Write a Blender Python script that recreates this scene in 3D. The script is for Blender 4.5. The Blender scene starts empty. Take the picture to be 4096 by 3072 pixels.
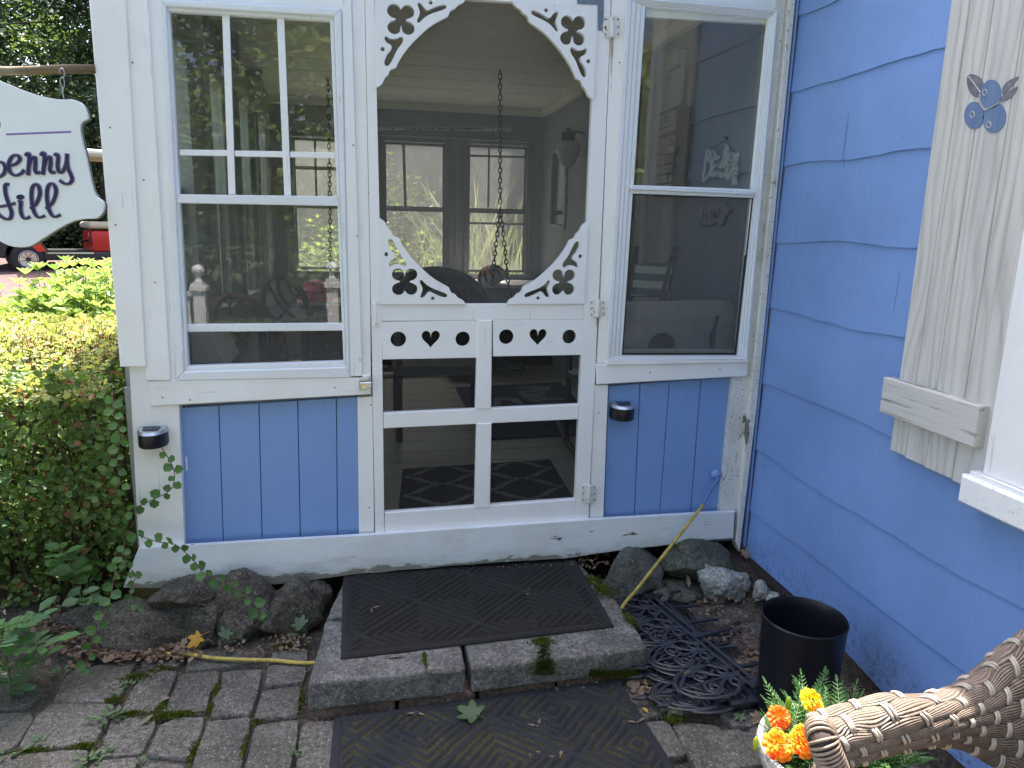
import bpy, bmesh, math, random
from mathutils import Vector, Matrix, noise
random.seed(7)
R = math.radians
C = bpy.context.scene.collection
SC = bpy.context.scene
# ---------------------------------------------------------------- camera
W_, H_ = 4096.0, 3072.0
F_ = 2937.3
YAW, PITCH, ROLL = R(-11.1817), R(12.0511), R(1.4506)
CAM = Vector((-0.0102, -2.7095, 1.1844))
f0 = Vector((-math.sin(YAW), math.cos(YAW), 0)); r0 = Vector((math.cos(YAW), math.sin(YAW), 0)); u0 = Vector((0, 0, 1))
FWD = f0*math.cos(PITCH) - u0*math.sin(PITCH); U1 = u0*math.cos(PITCH) + f0*math.sin(PITCH)
RGT = r0*math.cos(ROLL) + U1*math.sin(ROLL); UPV = U1*math.cos(ROLL) - r0*math.sin(ROLL)
cd = bpy.data.cameras.new('camera'); cam = bpy.data.objects.new('camera', cd); C.objects.link(cam)
cam.matrix_world = Matrix(((RGT.x, UPV.x, -FWD.x, CAM.x), (RGT.y, UPV.y, -FWD.y, CAM.y), (RGT.z, UPV.z, -FWD.z, CAM.z), (0, 0, 0, 1)))
cd.sensor_fit = 'HORIZONTAL'; cd.sensor_width = 36; cd.lens = 36*F_/W_; cd.clip_start = 0.02; cd.clip_end = 400
SC.camera = cam

def P(px, py, axis, val):
    """world point on an axis plane, from a measured point of the photograph"""
    d = FWD + RGT*((px - W_/2)/F_) - UPV*((py - H_/2)/F_)
    return CAM + d*((val - CAM[axis])/d[axis])
def PY(px, py, y=0.0): return P(px, py, 1, y)
def PX(px, py, x): return P(px, py, 0, x)
def PZ(px, py, z): return P(px, py, 2, z)

# ---------------------------------------------------------------- materials
MATS = {}
def nmat(name):
    m = bpy.data.materials.new(name); m.use_nodes = True
    nt = m.node_tree; b = nt.nodes['Principled BSDF']
    MATS[name] = m
    return m, nt, b
def N(nt, t, **kw):
    n = nt.nodes.new('ShaderNode' + t)
    for k, v in kw.items():
        if k.startswith('i_'): n.inputs[k[2:].replace('_', ' ')].default_value = v
        else: setattr(n, k, v)
    return n
def coord(nt, scale=(1, 1, 1), rot=(0, 0, 0), use='Position'):
    if use == 'Position': src = N(nt, 'NewGeometry').outputs['Position']
    else: src = N(nt, 'TexCoord').outputs[use]
    mp = N(nt, 'Mapping'); mp.inputs['Scale'].default_value = scale; mp.inputs['Rotation'].default_value = rot
    nt.links.new(src, mp.inputs['Vector']); return mp.outputs['Vector']
def noisef(nt, vec, scale, detail=4, rough=.55, dist=0):
    n = N(nt, 'TexNoise'); n.inputs['Scale'].default_value = scale; n.inputs['Detail'].default_value = detail
    n.inputs['Roughness'].default_value = rough; n.inputs['Distortion'].default_value = dist
    nt.links.new(vec, n.inputs['Vector']); return n.outputs['Fac']
def ramp(nt, fac, stops):
    r = N(nt, 'ValToRGB'); cr = r.color_ramp
    while len(cr.elements) < len(stops): cr.elements.new(.5)
    for e, (p, c) in zip(cr.elements, stops):
        e.position = p; e.color = (c[0], c[1], c[2], 1) if not isinstance(c, (int, float)) else (c, c, c, 1)
    nt.links.new(fac, r.inputs['Fac']); return r.outputs['Color']
def mix(nt, fac, a, b, mode='MIX'):
    m = N(nt, 'Mix', data_type='RGBA', blend_type=mode)
    for s, v in ((0, fac), (6, a), (7, b)):
        if hasattr(v, 'is_output'): nt.links.new(v, m.inputs[s])
        elif s == 0: m.inputs[0].default_value = v
        else: m.inputs[s].default_value = (v[0], v[1], v[2], 1)
    return m.outputs[2]
def math_(nt, op, a, b=None):
    m = N(nt, 'Math', operation=op)
    for i, v in ((0, a), (1, b)):
        if v is None: continue
        if hasattr(v, 'is_output'): nt.links.new(v, m.inputs[i])
        else: m.inputs[i].default_value = v
    return m.outputs[0]
def bump(nt, b, h, strength=.3, dist=.004, prev=None):
    n = N(nt, 'Bump'); n.inputs['Strength'].default_value = strength; n.inputs['Distance'].default_value = dist
    nt.links.new(h, n.inputs['Height'])
    if prev: nt.links.new(prev, n.inputs['Normal'])
    nt.links.new(n.outputs['Normal'], b.inputs['Normal']); return n.outputs['Normal']
def simple(name, col, rough=.6, metal=0, var=.0, scale=30, bmp=0, bscale=80):
    m, nt, b = nmat(name)
    b.inputs['Base Color'].default_value = (*col, 1); b.inputs['Roughness'].default_value = rough; b.inputs['Metallic'].default_value = metal
    if var:
        v = coord(nt); f = noisef(nt, v, scale)
        c = ramp(nt, f, [(.3, tuple(x*(1-var) for x in col)), (.7, tuple(min(1, x*(1+var)) for x in col))])
        nt.links.new(c, b.inputs['Base Color'])
    if bmp: bump(nt, b, noisef(nt, coord(nt), bscale), bmp, .003)
    return m

def painted(name, col, grain, grime=.3, rough=.45, peel=0.0, wood=(.10, .085, .07), bs=.35):
    """painted old timber: grain = 'v', 'h' or 'y' (direction the grain runs)"""
    m, nt, b = nmat(name)
    sc = {'v': (60, 60, 3.5), 'h': (3.5, 60, 60), 'y': (60, 3.5, 60)}[grain]
    v = coord(nt, sc); g = noisef(nt, v, 1, 5, .6)
    p = coord(nt); big = noisef(nt, p, 5, 4, .6); spk = noisef(nt, p, 130, 2, .5)
    dirt = ramp(nt, big, [(.45, 0), (.75, 1)])
    dk = tuple(x*y for x, y in zip(col, (.80, .78, .72)))
    c = mix(nt, math_(nt, 'MULTIPLY', dirt, grime), col, dk)
    c = mix(nt, math_(nt, 'MULTIPLY', ramp(nt, g, [(.25, 1), (.45, 0)]), .22*grime + .05), c, tuple(x*.6 for x in col))
    sp = ramp(nt, spk, [(.735 - (.075 if grime >= 1 else 0), 0), (.77 - (.075 if grime >= 1 else 0), 1)])
    c = mix(nt, math_(nt, 'MULTIPLY', sp, min(1, grime*1.2)), c, (.10, .09, .07))
    if peel:
        pv = coord(nt, {'v': (14, 14, 4), 'h': (4, 14, 14), 'y': (14, 4, 14)}[grain])
        pl = noisef(nt, pv, 1.6, 6, .65)
        pf = ramp(nt, pl, [(1-peel-.01, 0), (1-peel+.01, 1)])
        c = mix(nt, pf, c, wood)
    # hairline cracks along the grain and a few chips
    ck = noisef(nt, coord(nt, {'v': (75, 75, 5), 'h': (5, 75, 75), 'y': (75, 5, 75)}[grain]), 1.3, 2, .5)
    ckm = ramp(nt, noisef(nt, p, 3.1, 3), [(.46, 0), (.56, 1)])
    c = mix(nt, math_(nt, 'MULTIPLY', math_(nt, 'MULTIPLY', ramp(nt, ck, [(.68, 0), (.70, 1)]), ckm), .25+.35*min(1, grime)), c, tuple(x*.38 for x in col))
    if name == 'white_skirting':
        sz = N(nt, 'SeparateXYZ'); nt.links.new(p, sz.inputs[0])
        zz = math_(nt, 'ADD', sz.outputs['Z'], math_(nt, 'MULTIPLY', noisef(nt, coord(nt, (7, 7, 26)), 1.3, 5, .65), .16))
        lo = ramp(nt, math_(nt, 'ADD', zz, .5), [(.466, 1), (.473, 0)])
        c = mix(nt, lo, c, ramp(nt, noisef(nt, p, 60, 3), [(.35, (.09, .07, .055)), (.65, (.17, .14, .11))]))
        sf = ramp(nt, math_(nt, 'ADD', zz, .5), [(.462, .5), (.52, 0)]); c = mix(nt, sf, c, (.36, .37, .30))
    nt.links.new(c, b.inputs['Base Color']); b.inputs['Roughness'].default_value = rough
    h = math_(nt, 'ADD', g, math_(nt, 'MULTIPLY', noisef(nt, p, 35, 3), .6))
    bump(nt, b, h, bs, .0025)
    return m

WHITE = (.86, .86, .86)
painted('white_vertical', WHITE, 'v', .30, peel=.255)
painted('white_horizontal', WHITE, 'h', .35, peel=.25)
painted('white_clean_vertical', (.84, .84, .85), 'v', .18, bs=.18)
painted('white_clean_horizontal', (.84, .84, .85), 'h', .18, bs=.18)
painted('white_aluminium', (.76, .79, .83), 'v', .30, rough=.38, bs=.12)
painted('white_skirting', (.77, .80, .83), 'h', .55, peel=.325)
painted('white_corner_trim', (.72, .72, .69), 'v', 1.0, peel=.36, wood=(.16, .15, .12))
painted('bracket_white', (.82, .82, .84), 'v', .12, bs=.2)
BLUE = (.200, .335, .655)
painted('blue_panel', BLUE, 'v', .10, rough=.5, bs=.15)
painted('grey_wall_boards', (.36, .37, .38), 'v', .15, rough=.6, bs=.15)
painted('grey_wall_horizontal', (.27, .28, .28), 'h', .15, rough=.6, bs=.15)
painted('ceiling_cream', (.76, .75, .66), 'h', .15, rough=.6, bs=.1)
painted('porch_floor', (.30, .275, .225), 'h', .4, rough=.4, bs=.2)

def siding(name, col, x0=None):
    m, nt, b = nmat(name)
    v = coord(nt, (30, 30, 1)); st = noisef(nt, coord(nt, (1, 95, 1.2)), 1, 3, .6)
    big = noisef(nt, coord(nt), 2.2, 4, .6)
    c = mix(nt, ramp(nt, big, [(.3, 0), (.75, 1)]), tuple(x*.88 for x in col), tuple(min(1, x*1.10) for x in col))
    spk = ramp(nt, noisef(nt, coord(nt), 90, 2), [(.745, 0), (.775, 1)])
    c = mix(nt, math_(nt, 'MULTIPLY', spk, .7), c, tuple(x*.35 for x in col))
    crk = ramp(nt, noisef(nt, coord(nt, (1, 34, 1.2)), 1.4, 2, .5), [(.770, 0), (.778, 1)])
    c = mix(nt, math_(nt, 'MULTIPLY', crk, .55), c, tuple(x*.3 for x in col))
    # splashed soil just above the ground
    z = N(nt, 'SeparateXYZ'); nt.links.new(N(nt, 'NewGeometry').outputs['Position'], z.inputs[0])
    zz = math_(nt, 'ADD', z.outputs['Z'], math_(nt, 'MULTIPLY', noisef(nt, coord(nt), 55, 4, .8), .35))
    sp = ramp(nt, zz, [(.03, 1), (.16, 0)])
    sp = math_(nt, 'MULTIPLY', sp, ramp(nt, noisef(nt, coord(nt), 70, 3, .7), [(.52, 0), (.60, 1)]))
    c = mix(nt, math_(nt, 'MULTIPLY', sp, .45), c, (.03, .035, .05))
    nt.links.new(c, b.inputs['Base Color']); b.inputs['Roughness'].default_value = .5
    bump(nt, b, math_(nt, 'ADD', st, math_(nt, 'MULTIPLY', noisef(nt, coord(nt), 14, 3), .8)), .55, .004)
siding('blue_shingle', BLUE)
siding('grey_shingle', (.31, .33, .345))

def glass(name, refl_tint=(1, 1, 1), tint=(.93, .96, .93), dust=.02, milky=0):
    m, nt, b = nmat(name); nt.nodes.remove(b)
    out = nt.nodes['Material Output']
    tr = N(nt, 'BsdfTransparent'); tr.inputs['Color'].default_value = (*tint, 1)
    gl = N(nt, 'BsdfGlossy'); gl.inputs['Roughness'].default_value = .003; gl.inputs['Color'].default_value = (*refl_tint, 1)
    df = N(nt, 'BsdfDiffuse'); df.inputs['Color'].default_value = (.6, .6, .58, 1)
    lw = N(nt, 'Fresnel'); lw.inputs['IOR'].default_value = 1.72
    bp = N(nt, 'Bump'); bp.inputs['Strength'].default_value = .05; bp.inputs['Distance'].default_value = .002
    nt.links.new(noisef(nt, coord(nt), 7, 2), bp.inputs['Height'])
    nt.links.new(bp.outputs[0], gl.inputs['Normal'])
    m1 = N(nt, 'MixShader'); nt.links.new(lw.outputs[0], m1.inputs[0]); nt.links.new(tr.outputs[0], m1.inputs[1]); nt.links.new(gl.outputs[0], m1.inputs[2])
    m2 = N(nt, 'MixShader')
    d = ramp(nt, noisef(nt, coord(nt), 22, 5, .7), [(.35, dust*.4), (.75, dust*1.8)])
    nt.links.new(d, m2.inputs[0]); nt.links.new(m1.outputs[0], m2.inputs[1]); nt.links.new(df.outputs[0], m2.inputs[2])
    if milky:
        tl = N(nt, 'BsdfTranslucent'); tl.inputs['Color'].default_value = (.75, .73, .68, 1); m3 = N(nt, 'MixShader')
        nt.links.new(ramp(nt, noisef(nt, coord(nt, (6, 1, 3)), 3, 5, .7), [(.3, milky*.6), (.7, milky*1.3)]), m3.inputs[0]); nt.links.new(m2.outputs[0], m3.inputs[1]); nt.links.new(tl.outputs[0], m3.inputs[2]); m2 = m3
    nt.links.new(m2.outputs[0], out.inputs['Surface'])
glass('window_glass', dust=.03)
glass('far_glass', dust=.04, milky=.07)
glass('clear_globe', dust=.35)
def screen(name, fac=.42, col=(.13, .13, .12)):
    m, nt, b = nmat(name); nt.nodes.remove(b); out = nt.nodes['Material Output']
    tr = N(nt, 'BsdfTransparent'); df = N(nt, 'BsdfDiffuse'); df.inputs['Color'].default_value = (*col, 1)
    w = ramp(nt, noisef(nt, coord(nt, (220, 1, 40)), 1, 2), [(.3, fac-.05), (.7, fac+.05)])
    m1 = N(nt, 'MixShader'); nt.links.new(w, m1.inputs[0]); nt.links.new(tr.outputs[0], m1.inputs[1]); nt.links.new(df.outputs[0], m1.inputs[2])
    nt.links.new(m1.outputs[0], out.inputs['Surface'])
screen('insect_screen', .36, (.15, .15, .145)); screen('dark_screen', .50, (.10, .10, .105)); screen('door_low_screen', .34, (.05, .05, .05)); screen('far_screen', .25, (.45, .45, .42))

def leafmat(name, c1, c2, c3=None, tl=.45, scale=9, rough=.5):
    """two or three leaf colours spread leaf by leaf (random per island) with light passing through"""
    m, nt, b = nmat(name); out = nt.nodes['Material Output']
    rnd = N(nt, 'NewGeometry').outputs['Random Per Island']
    st = [(.0, c1), (.6, c2)] + ([(.93, c2), (.97, c3)] if c3 else [(1, c2)])
    c = ramp(nt, rnd, st)
    nt.links.new(c, b.inputs['Base Color']); b.inputs['Roughness'].default_value = rough
    t = N(nt, 'BsdfTranslucent'); tc = mix(nt, .75, c, (1.35, 1.35, .55), 'MULTIPLY'); nt.links.new(mix(nt, .5, tc, tc, 'ADD'), t.inputs['Color'])
    ms = N(nt, 'MixShader'); ms.inputs[0].default_value = tl
    nt.links.new(b.outputs[0], ms.inputs[1]); nt.links.new(t.outputs[0], ms.inputs[2]); nt.links.new(ms.outputs[0], out.inputs['Surface'])
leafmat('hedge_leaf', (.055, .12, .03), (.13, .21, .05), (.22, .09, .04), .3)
leafmat('hedge_sunlit_top_leaf', (.20, .25, .06), (.46, .47, .20), (.30, .15, .08), .3)  # yellow-green new growth; the sunlit brightness of the hedge top is painted in too
leafmat('vine_leaf', (.05, .13, .035), (.09, .19, .05), None, .35)
leafmat('shrub_leaf', (.10, .19, .05), (.30, .38, .14), None, .35)
leafmat('lance_leaf', (.09, .18, .03), (.22, .30, .04), (.45, .40, .05), .5)
leafmat('tomato_leaf', (.07, .17, .07), (.10, .22, .08), None, .4)
leafmat('weed_leaf', (.06, .14, .05), (.13, .20, .10), None, .3)
leafmat('evergreen_leaf', (.012, .03, .012), (.03, .06, .022), (.10, .15, .03), .10, rough=.85)
leafmat('lit_woodland_leaf', (.08, .13, .04), (.20, .27, .08), (.30, .36, .12), .2, rough=.9)
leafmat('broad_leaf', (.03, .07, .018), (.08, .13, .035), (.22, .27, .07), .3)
leafmat('grass_blade', (.14, .17, .10), (.34, .36, .25), (.5, .48, .36), .3)
leafmat('marigold_leaf', (.04, .12, .03), (.07, .17, .05), None, .35)
leafmat('cut_leaf', (.05, .10, .03), (.12, .17, .06), None, .2)
leafmat('orange_petal', (.75, .11, .004), (.85, .20, .004), None, .25)
leafmat('amber_petal', (.85, .19, .005), (.90, .36, .008), (.85, .10, .003), .25)
leafmat('yellow_petal', (.85, .42, .008), (.9, .56, .01), None, .25)
leafmat('dead_leaf', (.10, .055, .035), (.24, .16, .11), (.30, .23, .17), .1)
leafmat('moss', (.03, .05, .006), (.10, .13, .012), (.22, .28, .03), .2)

def stone(name, c1, c2, moss=.3, spk=.5, bs=.8, sc=1.0):
    m, nt, b = nmat(name); p = coord(nt)
    a = noisef(nt, p, 9*sc, 6, .65); f = noisef(nt, p, 70*sc, 4, .7); s = noisef(nt, p, 210*sc, 2)
    c = ramp(nt, a, [(.38, c1), (.62, c2)])
    c = mix(nt, .60, c, ramp(nt, f, [(.36, tuple(x*.30 for x in c1)), (.5, tuple((x+y)/2 for x, y in zip(c1, c2))), (.66, tuple(min(1, x*1.8) for x in c2))]))
    bl = ramp(nt, noisef(nt, p, 4.2*sc, 4, .7), [(.44, 0), (.60, .55)]); c = mix(nt, bl, c, tuple(x*.42 for x in c1))
    c = mix(nt, math_(nt, 'MULTIPLY', ramp(nt, s, [(.63, 0), (.68, 1)]), spk), c, (.60, .58, .55))
    mo = ramp(nt, noisef(nt, p, 4.5*sc, 5, .7), [(.60, 0), (.68, 1)])
    c = mix(nt, math_(nt, 'MULTIPLY', mo, moss), c, (.045, .055, .012))
    nt.links.new(c, b.inputs['Base Color']); b.inputs['Roughness'].default_value = .85
    h = math_(nt, 'ADD', a, math_(nt, 'MULTIPLY', f, .5)); h = math_(nt, 'ADD', h, math_(nt, 'MULTIPLY', s, .18))
    bump(nt, b, h, bs, .012)
stone('paver_stone', (.080, .074, .062), (.140, .130, .112), .45, .55, .6)
stone('step_stone', (.105, .100, .092), (.18, .17, .157), .35, .6, .6)
stone('step_brick', (.11, .07, .055), (.18, .12, .10), .3, .5, .6)
stone('field_stone', (.042, .037, .028), (.145, .128, .10), .8, .45, 1.6, 1.2)
stone('green_stone', (.075, .08, .06), (.17, .17, .14), .7, .4, 1.0)
stone('pale_stone', (.25, .26, .22), (.50, .50, .46), .35, .6, 1.0, 1.6)
stone('soil', (.045, .036, .028), (.10, .08, .062), .4, .25, 1.0)
stone('meadow_soil', (.06, .07, .03), (.11, .12, .05), .8, .1, 1.0)
# ---------------------------------------------------------------- geometry helpers
BASE = {}
def base_of(o):
    while o is not None:
        if o.name in BASE: return BASE[o.name]
        o = o.parent
    return Vector((0, 0, 0))
def tag(o, label=None, cat=None, group=None, kind=None):
    if label: o['label'] = label
    if cat: o['category'] = cat
    if group: o['group'] = group
    if kind: o['kind'] = kind
    return o
def thing(name, label, cat, loc, group=None):
    o = bpy.data.objects.new(name, None); C.objects.link(o); o.location = loc; o.empty_display_size = .1
    BASE[o.name] = Vector(loc)
    return tag(o, label, cat, group)
def link_mesh(name, me, mat, parent=None, base=None):
    o = bpy.data.objects.new(name, me); C.objects.link(o)
    if mat:
        if not isinstance(mat, (list, tuple)): mat = [mat]
        for m in mat: me.materials.append(MATS[m])
    if parent is not None:
        o.parent = parent; b = base_of(parent)
    else:
        if base is None:
            vs = [v.co for v in me.vertices]
            n = max(1, len(vs)); base = (sum(v.x for v in vs)/n, sum(v.y for v in vs)/n, min(v.z for v in vs) if vs else 0)
        b = Vector(base); o.location = b; BASE[o.name] = b
    me.transform(Matrix.Translation(-b))
    return o

class MB:
    def __init__(s): s.v = []; s.f = []; s.m = []; s.mi = 0
    def add(s, vs, fs, mi=None):
        k = len(s.v); s.v.extend(tuple(v) for v in vs); s.f.extend(tuple(i+k for i in f) for f in fs)
        s.m.extend([s.mi if mi is None else mi]*len(fs)); return s
    def box(s, a, b):
        x0, x1 = sorted((a[0], b[0])); y0, y1 = sorted((a[1], b[1])); z0, z1 = sorted((a[2], b[2]))
        return s.add([(x0,y0,z0),(x1,y0,z0),(x1,y1,z0),(x0,y1,z0),(x0,y0,z1),(x1,y0,z1),(x1,y1,z1),(x0,y1,z1)],
              [(0,3,2,1),(4,5,6,7),(0,1,5,4),(1,2,6,5),(2,3,7,6),(3,0,4,7)])
    def prism(s, pts, d, ch=.0):
        """pts: polygon front face (3D, any planar), extruded by vector d; front edge chamfered by ch"""
        pts = [Vector(p) for p in pts]; d = Vector(d); n = len(pts)
        c = sum(pts, Vector())/n
        if ch:
            dn = d.normalized(); fr = []
            for i in range(n):
                a, b_, e = pts[i-1], pts[i], pts[(i+1) % n]
                v1 = (a-b_).normalized(); v2 = (e-b_).normalized(); q = (v1+v2)
                sn = max(.35, v1.cross(v2).length); fr.append(b_ + (v1+v2)*(ch/sn))
            mid = [p + dn*ch for p in pts]; bk = [p + d for p in pts]
            s.add(fr+mid+bk, [tuple(range(n))] + [tuple(reversed(range(2*n, 3*n)))] +
                  [(i, n+i, n+(i+1)%n, (i+1)%n) for i in range(n)] + [(n+i, 2*n+i, 2*n+(i+1)%n, n+(i+1)%n) for i in range(n)])
        else:
            bk = [p+d for p in pts]
            s.add(pts+bk, [tuple(range(n)), tuple(reversed(range(n, 2*n)))] + [(i, n+i, n+(i+1)%n, (i+1)%n) for i in range(n)])
        return s
    def tube(s, pts, r, n=8, cap=True, closed=False, flat=None):
        pts = [Vector(p) for p in pts]; m = len(pts)
        rs = r if isinstance(r, (list, tuple)) else [r]*m
        rings = []; up = None
        for i, p in enumerate(pts):
            if closed: t = (pts[(i+1) % m] - pts[i-1])
            else: t = (pts[min(i+1, m-1)] - pts[max(i-1, 0)])
            if t.length < 1e-9: t = Vector((0, 0, 1))
            t.normalize()
            if flat is not None:
                w = Vector(flat); a = t.cross(w)
                if a.length < 1e-6: a = t.orthogonal()
                a.normalize(); b = w.normalized()
                ring = [p + a*(math.cos(2*math.pi*k/n)*rs[i]) + b*(math.sin(2*math.pi*k/n)*rs[i]*.45) for k in range(n)]
            else:
                if up is None: up = t.orthogonal().normalized()
                a = up - t*up.dot(t)
                if a.length < 1e-6: a = t.orthogonal()
                a.normalize(); up = a; b = t.cross(a)
                ring = [p + a*(math.cos(2*math.pi*k/n)*rs[i]) + b*(math.sin(2*math.pi*k/n)*rs[i]) for k in range(n)]
            rings.append(ring)
        vs = [v for r_ in rings for v in r_]
        fs = [(i*n+k, i*n+(k+1) % n, (i+1)*n+(k+1) % n, (i+1)*n+k) for i in range(m-1) for k in range(n)]
        if closed: fs += [((m-1)*n+k, (m-1)*n+(k+1) % n, (k+1) % n, k) for k in range(n)]
        elif cap: fs += [tuple(reversed(range(n))), tuple((m-1)*n+k for k in range(n))]
        return s.add(vs, fs)
    def lathe(s, prof, c, n=24, ax=None, cap=True):
        """prof: [(r, h)], around axis through c (default z)"""
        c = Vector(c); ax = Vector(ax or (0, 0, 1)).normalized(); a = ax.orthogonal().normalized(); b = ax.cross(a)
        vs = [c + ax*h + (a*math.cos(2*math.pi*k/n) + b*math.sin(2*math.pi*k/n))*r for r, h in prof for k in range(n)]
        m = len(prof)
        fs = [(i*n+k, i*n+(k+1) % n, (i+1)*n+(k+1) % n, (i+1)*n+k) for i in range(m-1) for k in range(n)]
        if cap: fs += [tuple(reversed(range(n))), tuple((m-1)*n+k for k in range(n))]
        return s.add(vs, fs)
    def leaf(s, p, d, nrm, L, Wd, fold=.25, mi=None, shape=(0, .55, .9, .5, 0)):
        """folded leaf of two rows; p base, d direction"""
        d = Vector(d).normalized(); nrm = Vector(nrm); sd = d.cross(nrm)
        if sd.length < 1e-5: sd = d.orthogonal()
        sd.normalize(); up = sd.cross(d); p = Vector(p)
        a = p; e = p + d*L; m1 = p + d*L*.5 - up*L*.06
        l = p + d*L*.32 + sd*Wd*.5 + up*Wd*fold*.5; r = p + d*L*.32 - sd*Wd*.5 + up*Wd*fold*.5
        l2 = p + d*L*.72 + sd*Wd*.40 + up*Wd*fold*.4; r2 = p + d*L*.72 - sd*Wd*.40 + up*Wd*fold*.4
        return s.add([a, l, l2, e, r2, r, m1], [(0, 1, 2, 3, 6), (0, 6, 3, 4, 5)], mi)
    def quad(s, a, b, c, d, mi=None): return s.add([a, b, c, d], [(0, 1, 2, 3)], mi)
    def build(s, name, mat, parent=None, smooth=False, base=None):
        me = bpy.data.meshes.new(name); me.from_pydata(s.v, [], s.f); me.update()
        if isinstance(mat, (list, tuple)) and len(mat) > 1:
            me.polygons.foreach_set('material_index', s.m)
        if smooth: me.polygons.foreach_set('use_smooth', [True]*len(me.polygons))
        o = link_mesh(name, me, mat, parent, base)
        if smooth == 'auto':
            me.set_sharp_from_angle(angle=R(40))
        return o

def curve_fill(loops, ext, mp, bev=0.0, res=6):
    """fill closed 2D loops (first outline, others holes) with a curve, extrude, map to world by mp(u, v, w)"""
    cu = bpy.data.curves.new('c', 'CURVE'); cu.dimensions = '2D'; cu.fill_mode = 'BOTH'; cu.extrude = ext; cu.bevel_depth = bev; cu.bevel_resolution = 1
    for lp in loops:
        sp = cu.splines.new('POLY'); sp.points.add(len(lp)-1); sp.use_cyclic_u = True
        for q, (a, b) in zip(sp.points, lp): q.co = (a, b, 0, 1)
    ob = bpy.data.objects.new('c', cu); C.objects.link(ob)
    dg = bpy.context.evaluated_depsgraph_get(); dg.update()
    me = bpy.data.meshes.new_from_object(ob.evaluated_get(dg)); bpy.data.objects.remove(ob); bpy.data.curves.remove(cu)
    for v in me.vertices: v.co = mp(v.co.x, v.co.y, v.co.z)
    return me
def smoothloop(pts, n=4):
    """Catmull-Rom closed loop"""
    out = []; m = len(pts)
    for i in range(m):
        p0, p1, p2, p3 = [Vector((*pts[(i+k) % m][:2], 0)) for k in (-1, 0, 1, 2)]
        for t in range(n):
            t /= n
            q = .5*((2*p1) + (p2-p0)*t + (2*p0-5*p1+4*p2-p3)*t*t + (3*p1-p0-3*p2+p3)*t**3)
            out.append((q.x, q.y))
    return out
def cr(pts, n=6):
    """Catmull-Rom open path (3D or 2D)"""
    P_ = [Vector(p) for p in pts]; out = []
    for i in range(len(P_)-1):
        p0 = P_[max(i-1, 0)]; p1 = P_[i]; p2 = P_[i+1]; p3 = P_[min(i+2, len(P_)-1)]
        for k in range(n):
            t = k/n; out.append(.5*((2*p1) + (p2-p0)*t + (2*p0-5*p1+4*p2-p3)*t*t + (3*p1-p0-3*p2+p3)*t**3))
    out.append(P_[-1]); return out
def text_mesh(txt, mp, size=1, ext=.0, align='LEFT', shear=0, bold=0):
    cu = bpy.data.curves.new('t', 'FONT'); cu.body = txt; cu.size = size; cu.extrude = ext; cu.align_x = align; cu.shear = shear; cu.offset = bold
    ob = bpy.data.objects.new('t', cu); C.objects.link(ob)
    dg = bpy.context.evaluated_depsgraph_get(); dg.update()
    me = bpy.data.meshes.new_from_object(ob.evaluated_get(dg)); bpy.data.objects.remove(ob); bpy.data.curves.remove(cu)
    xs = [v.co.x for v in me.vertices]; ys = [v.co.y for v in me.vertices]
    x0, x1, y0, y1 = min(xs), max(xs), min(ys), max(ys)
    for v in me.vertices: v.co = mp((v.co.x-x0)/(x1-x0), (v.co.y-y0)/(y1-y0), v.co.z)
    return me
def board(mb, pts, y, th=.022, ch=.0015):
    """board on the front wall: polygon given in photo points, front face at depth y"""
    mb.prism([PY(a, b, y) for a, b in pts], (0, th, 0), ch)
def rock(name, mat, c, r, seed, sq=.6, cuts=4, parent=None, label=None, cat='rock', group=None, rot=0, disp=.35):
    bm = bmesh.new(); bmesh.ops.create_icosphere(bm, subdivisions=cuts, radius=1)
    rd = random.Random(seed)
    pl = [(Vector((rd.gauss(0, 1), rd.gauss(0, 1), rd.gauss(0, .8))).normalized(), rd.uniform(.50, .88)) for _ in range(9)]
    off = Vector((seed*3.1, seed*1.7, seed*.9)); mr = Matrix.Rotation(rot, 3, 'Z')
    for v in bm.verts:
        p = v.co.copy()
        for n_, d in pl:
            q = p.dot(n_)
            if q > d: p -= n_*(q-d)*.93
        p *= 1 + disp*.45*(noise.fractal(p*1.6+off, 1, 2, 4)) + disp*.22*abs(noise.noise(p*4.5+off)) - disp*.30*max(0, .16-abs(noise.noise(p*2.2+off*2))) + disp*.10*noise.noise(p*11+off)
        v.co = mr @ Vector((p.x*r[0], p.y*r[1], p.z*r[2])) + Vector(c)
    me = bpy.data.meshes.new(name); bm.to_mesh(me); bm.free()
    me.polygons.foreach_set('use_smooth', [True]*len(me.polygons))
    o = link_mesh(name, me, mat, parent)
    if label: tag(o, label, cat, group)
    return o
# ================================================================ ENCLOSED PORCH
XC = 1.56
porch = thing('enclosed_porch', 'white and blue enclosed porch with a gingerbread screen door and tall windows', 'porch', (.3, 0, -.25))
def part(name, mb, mat, parent=None, **k): return mb.build(name, mat, parent or porch, **k)

def pboard(name, pts, y, mat, th=.022, ch=.0015, parent=None):
    m = MB(); board(m, pts, y, th, ch); return part(name, m, mat, parent)

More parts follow.
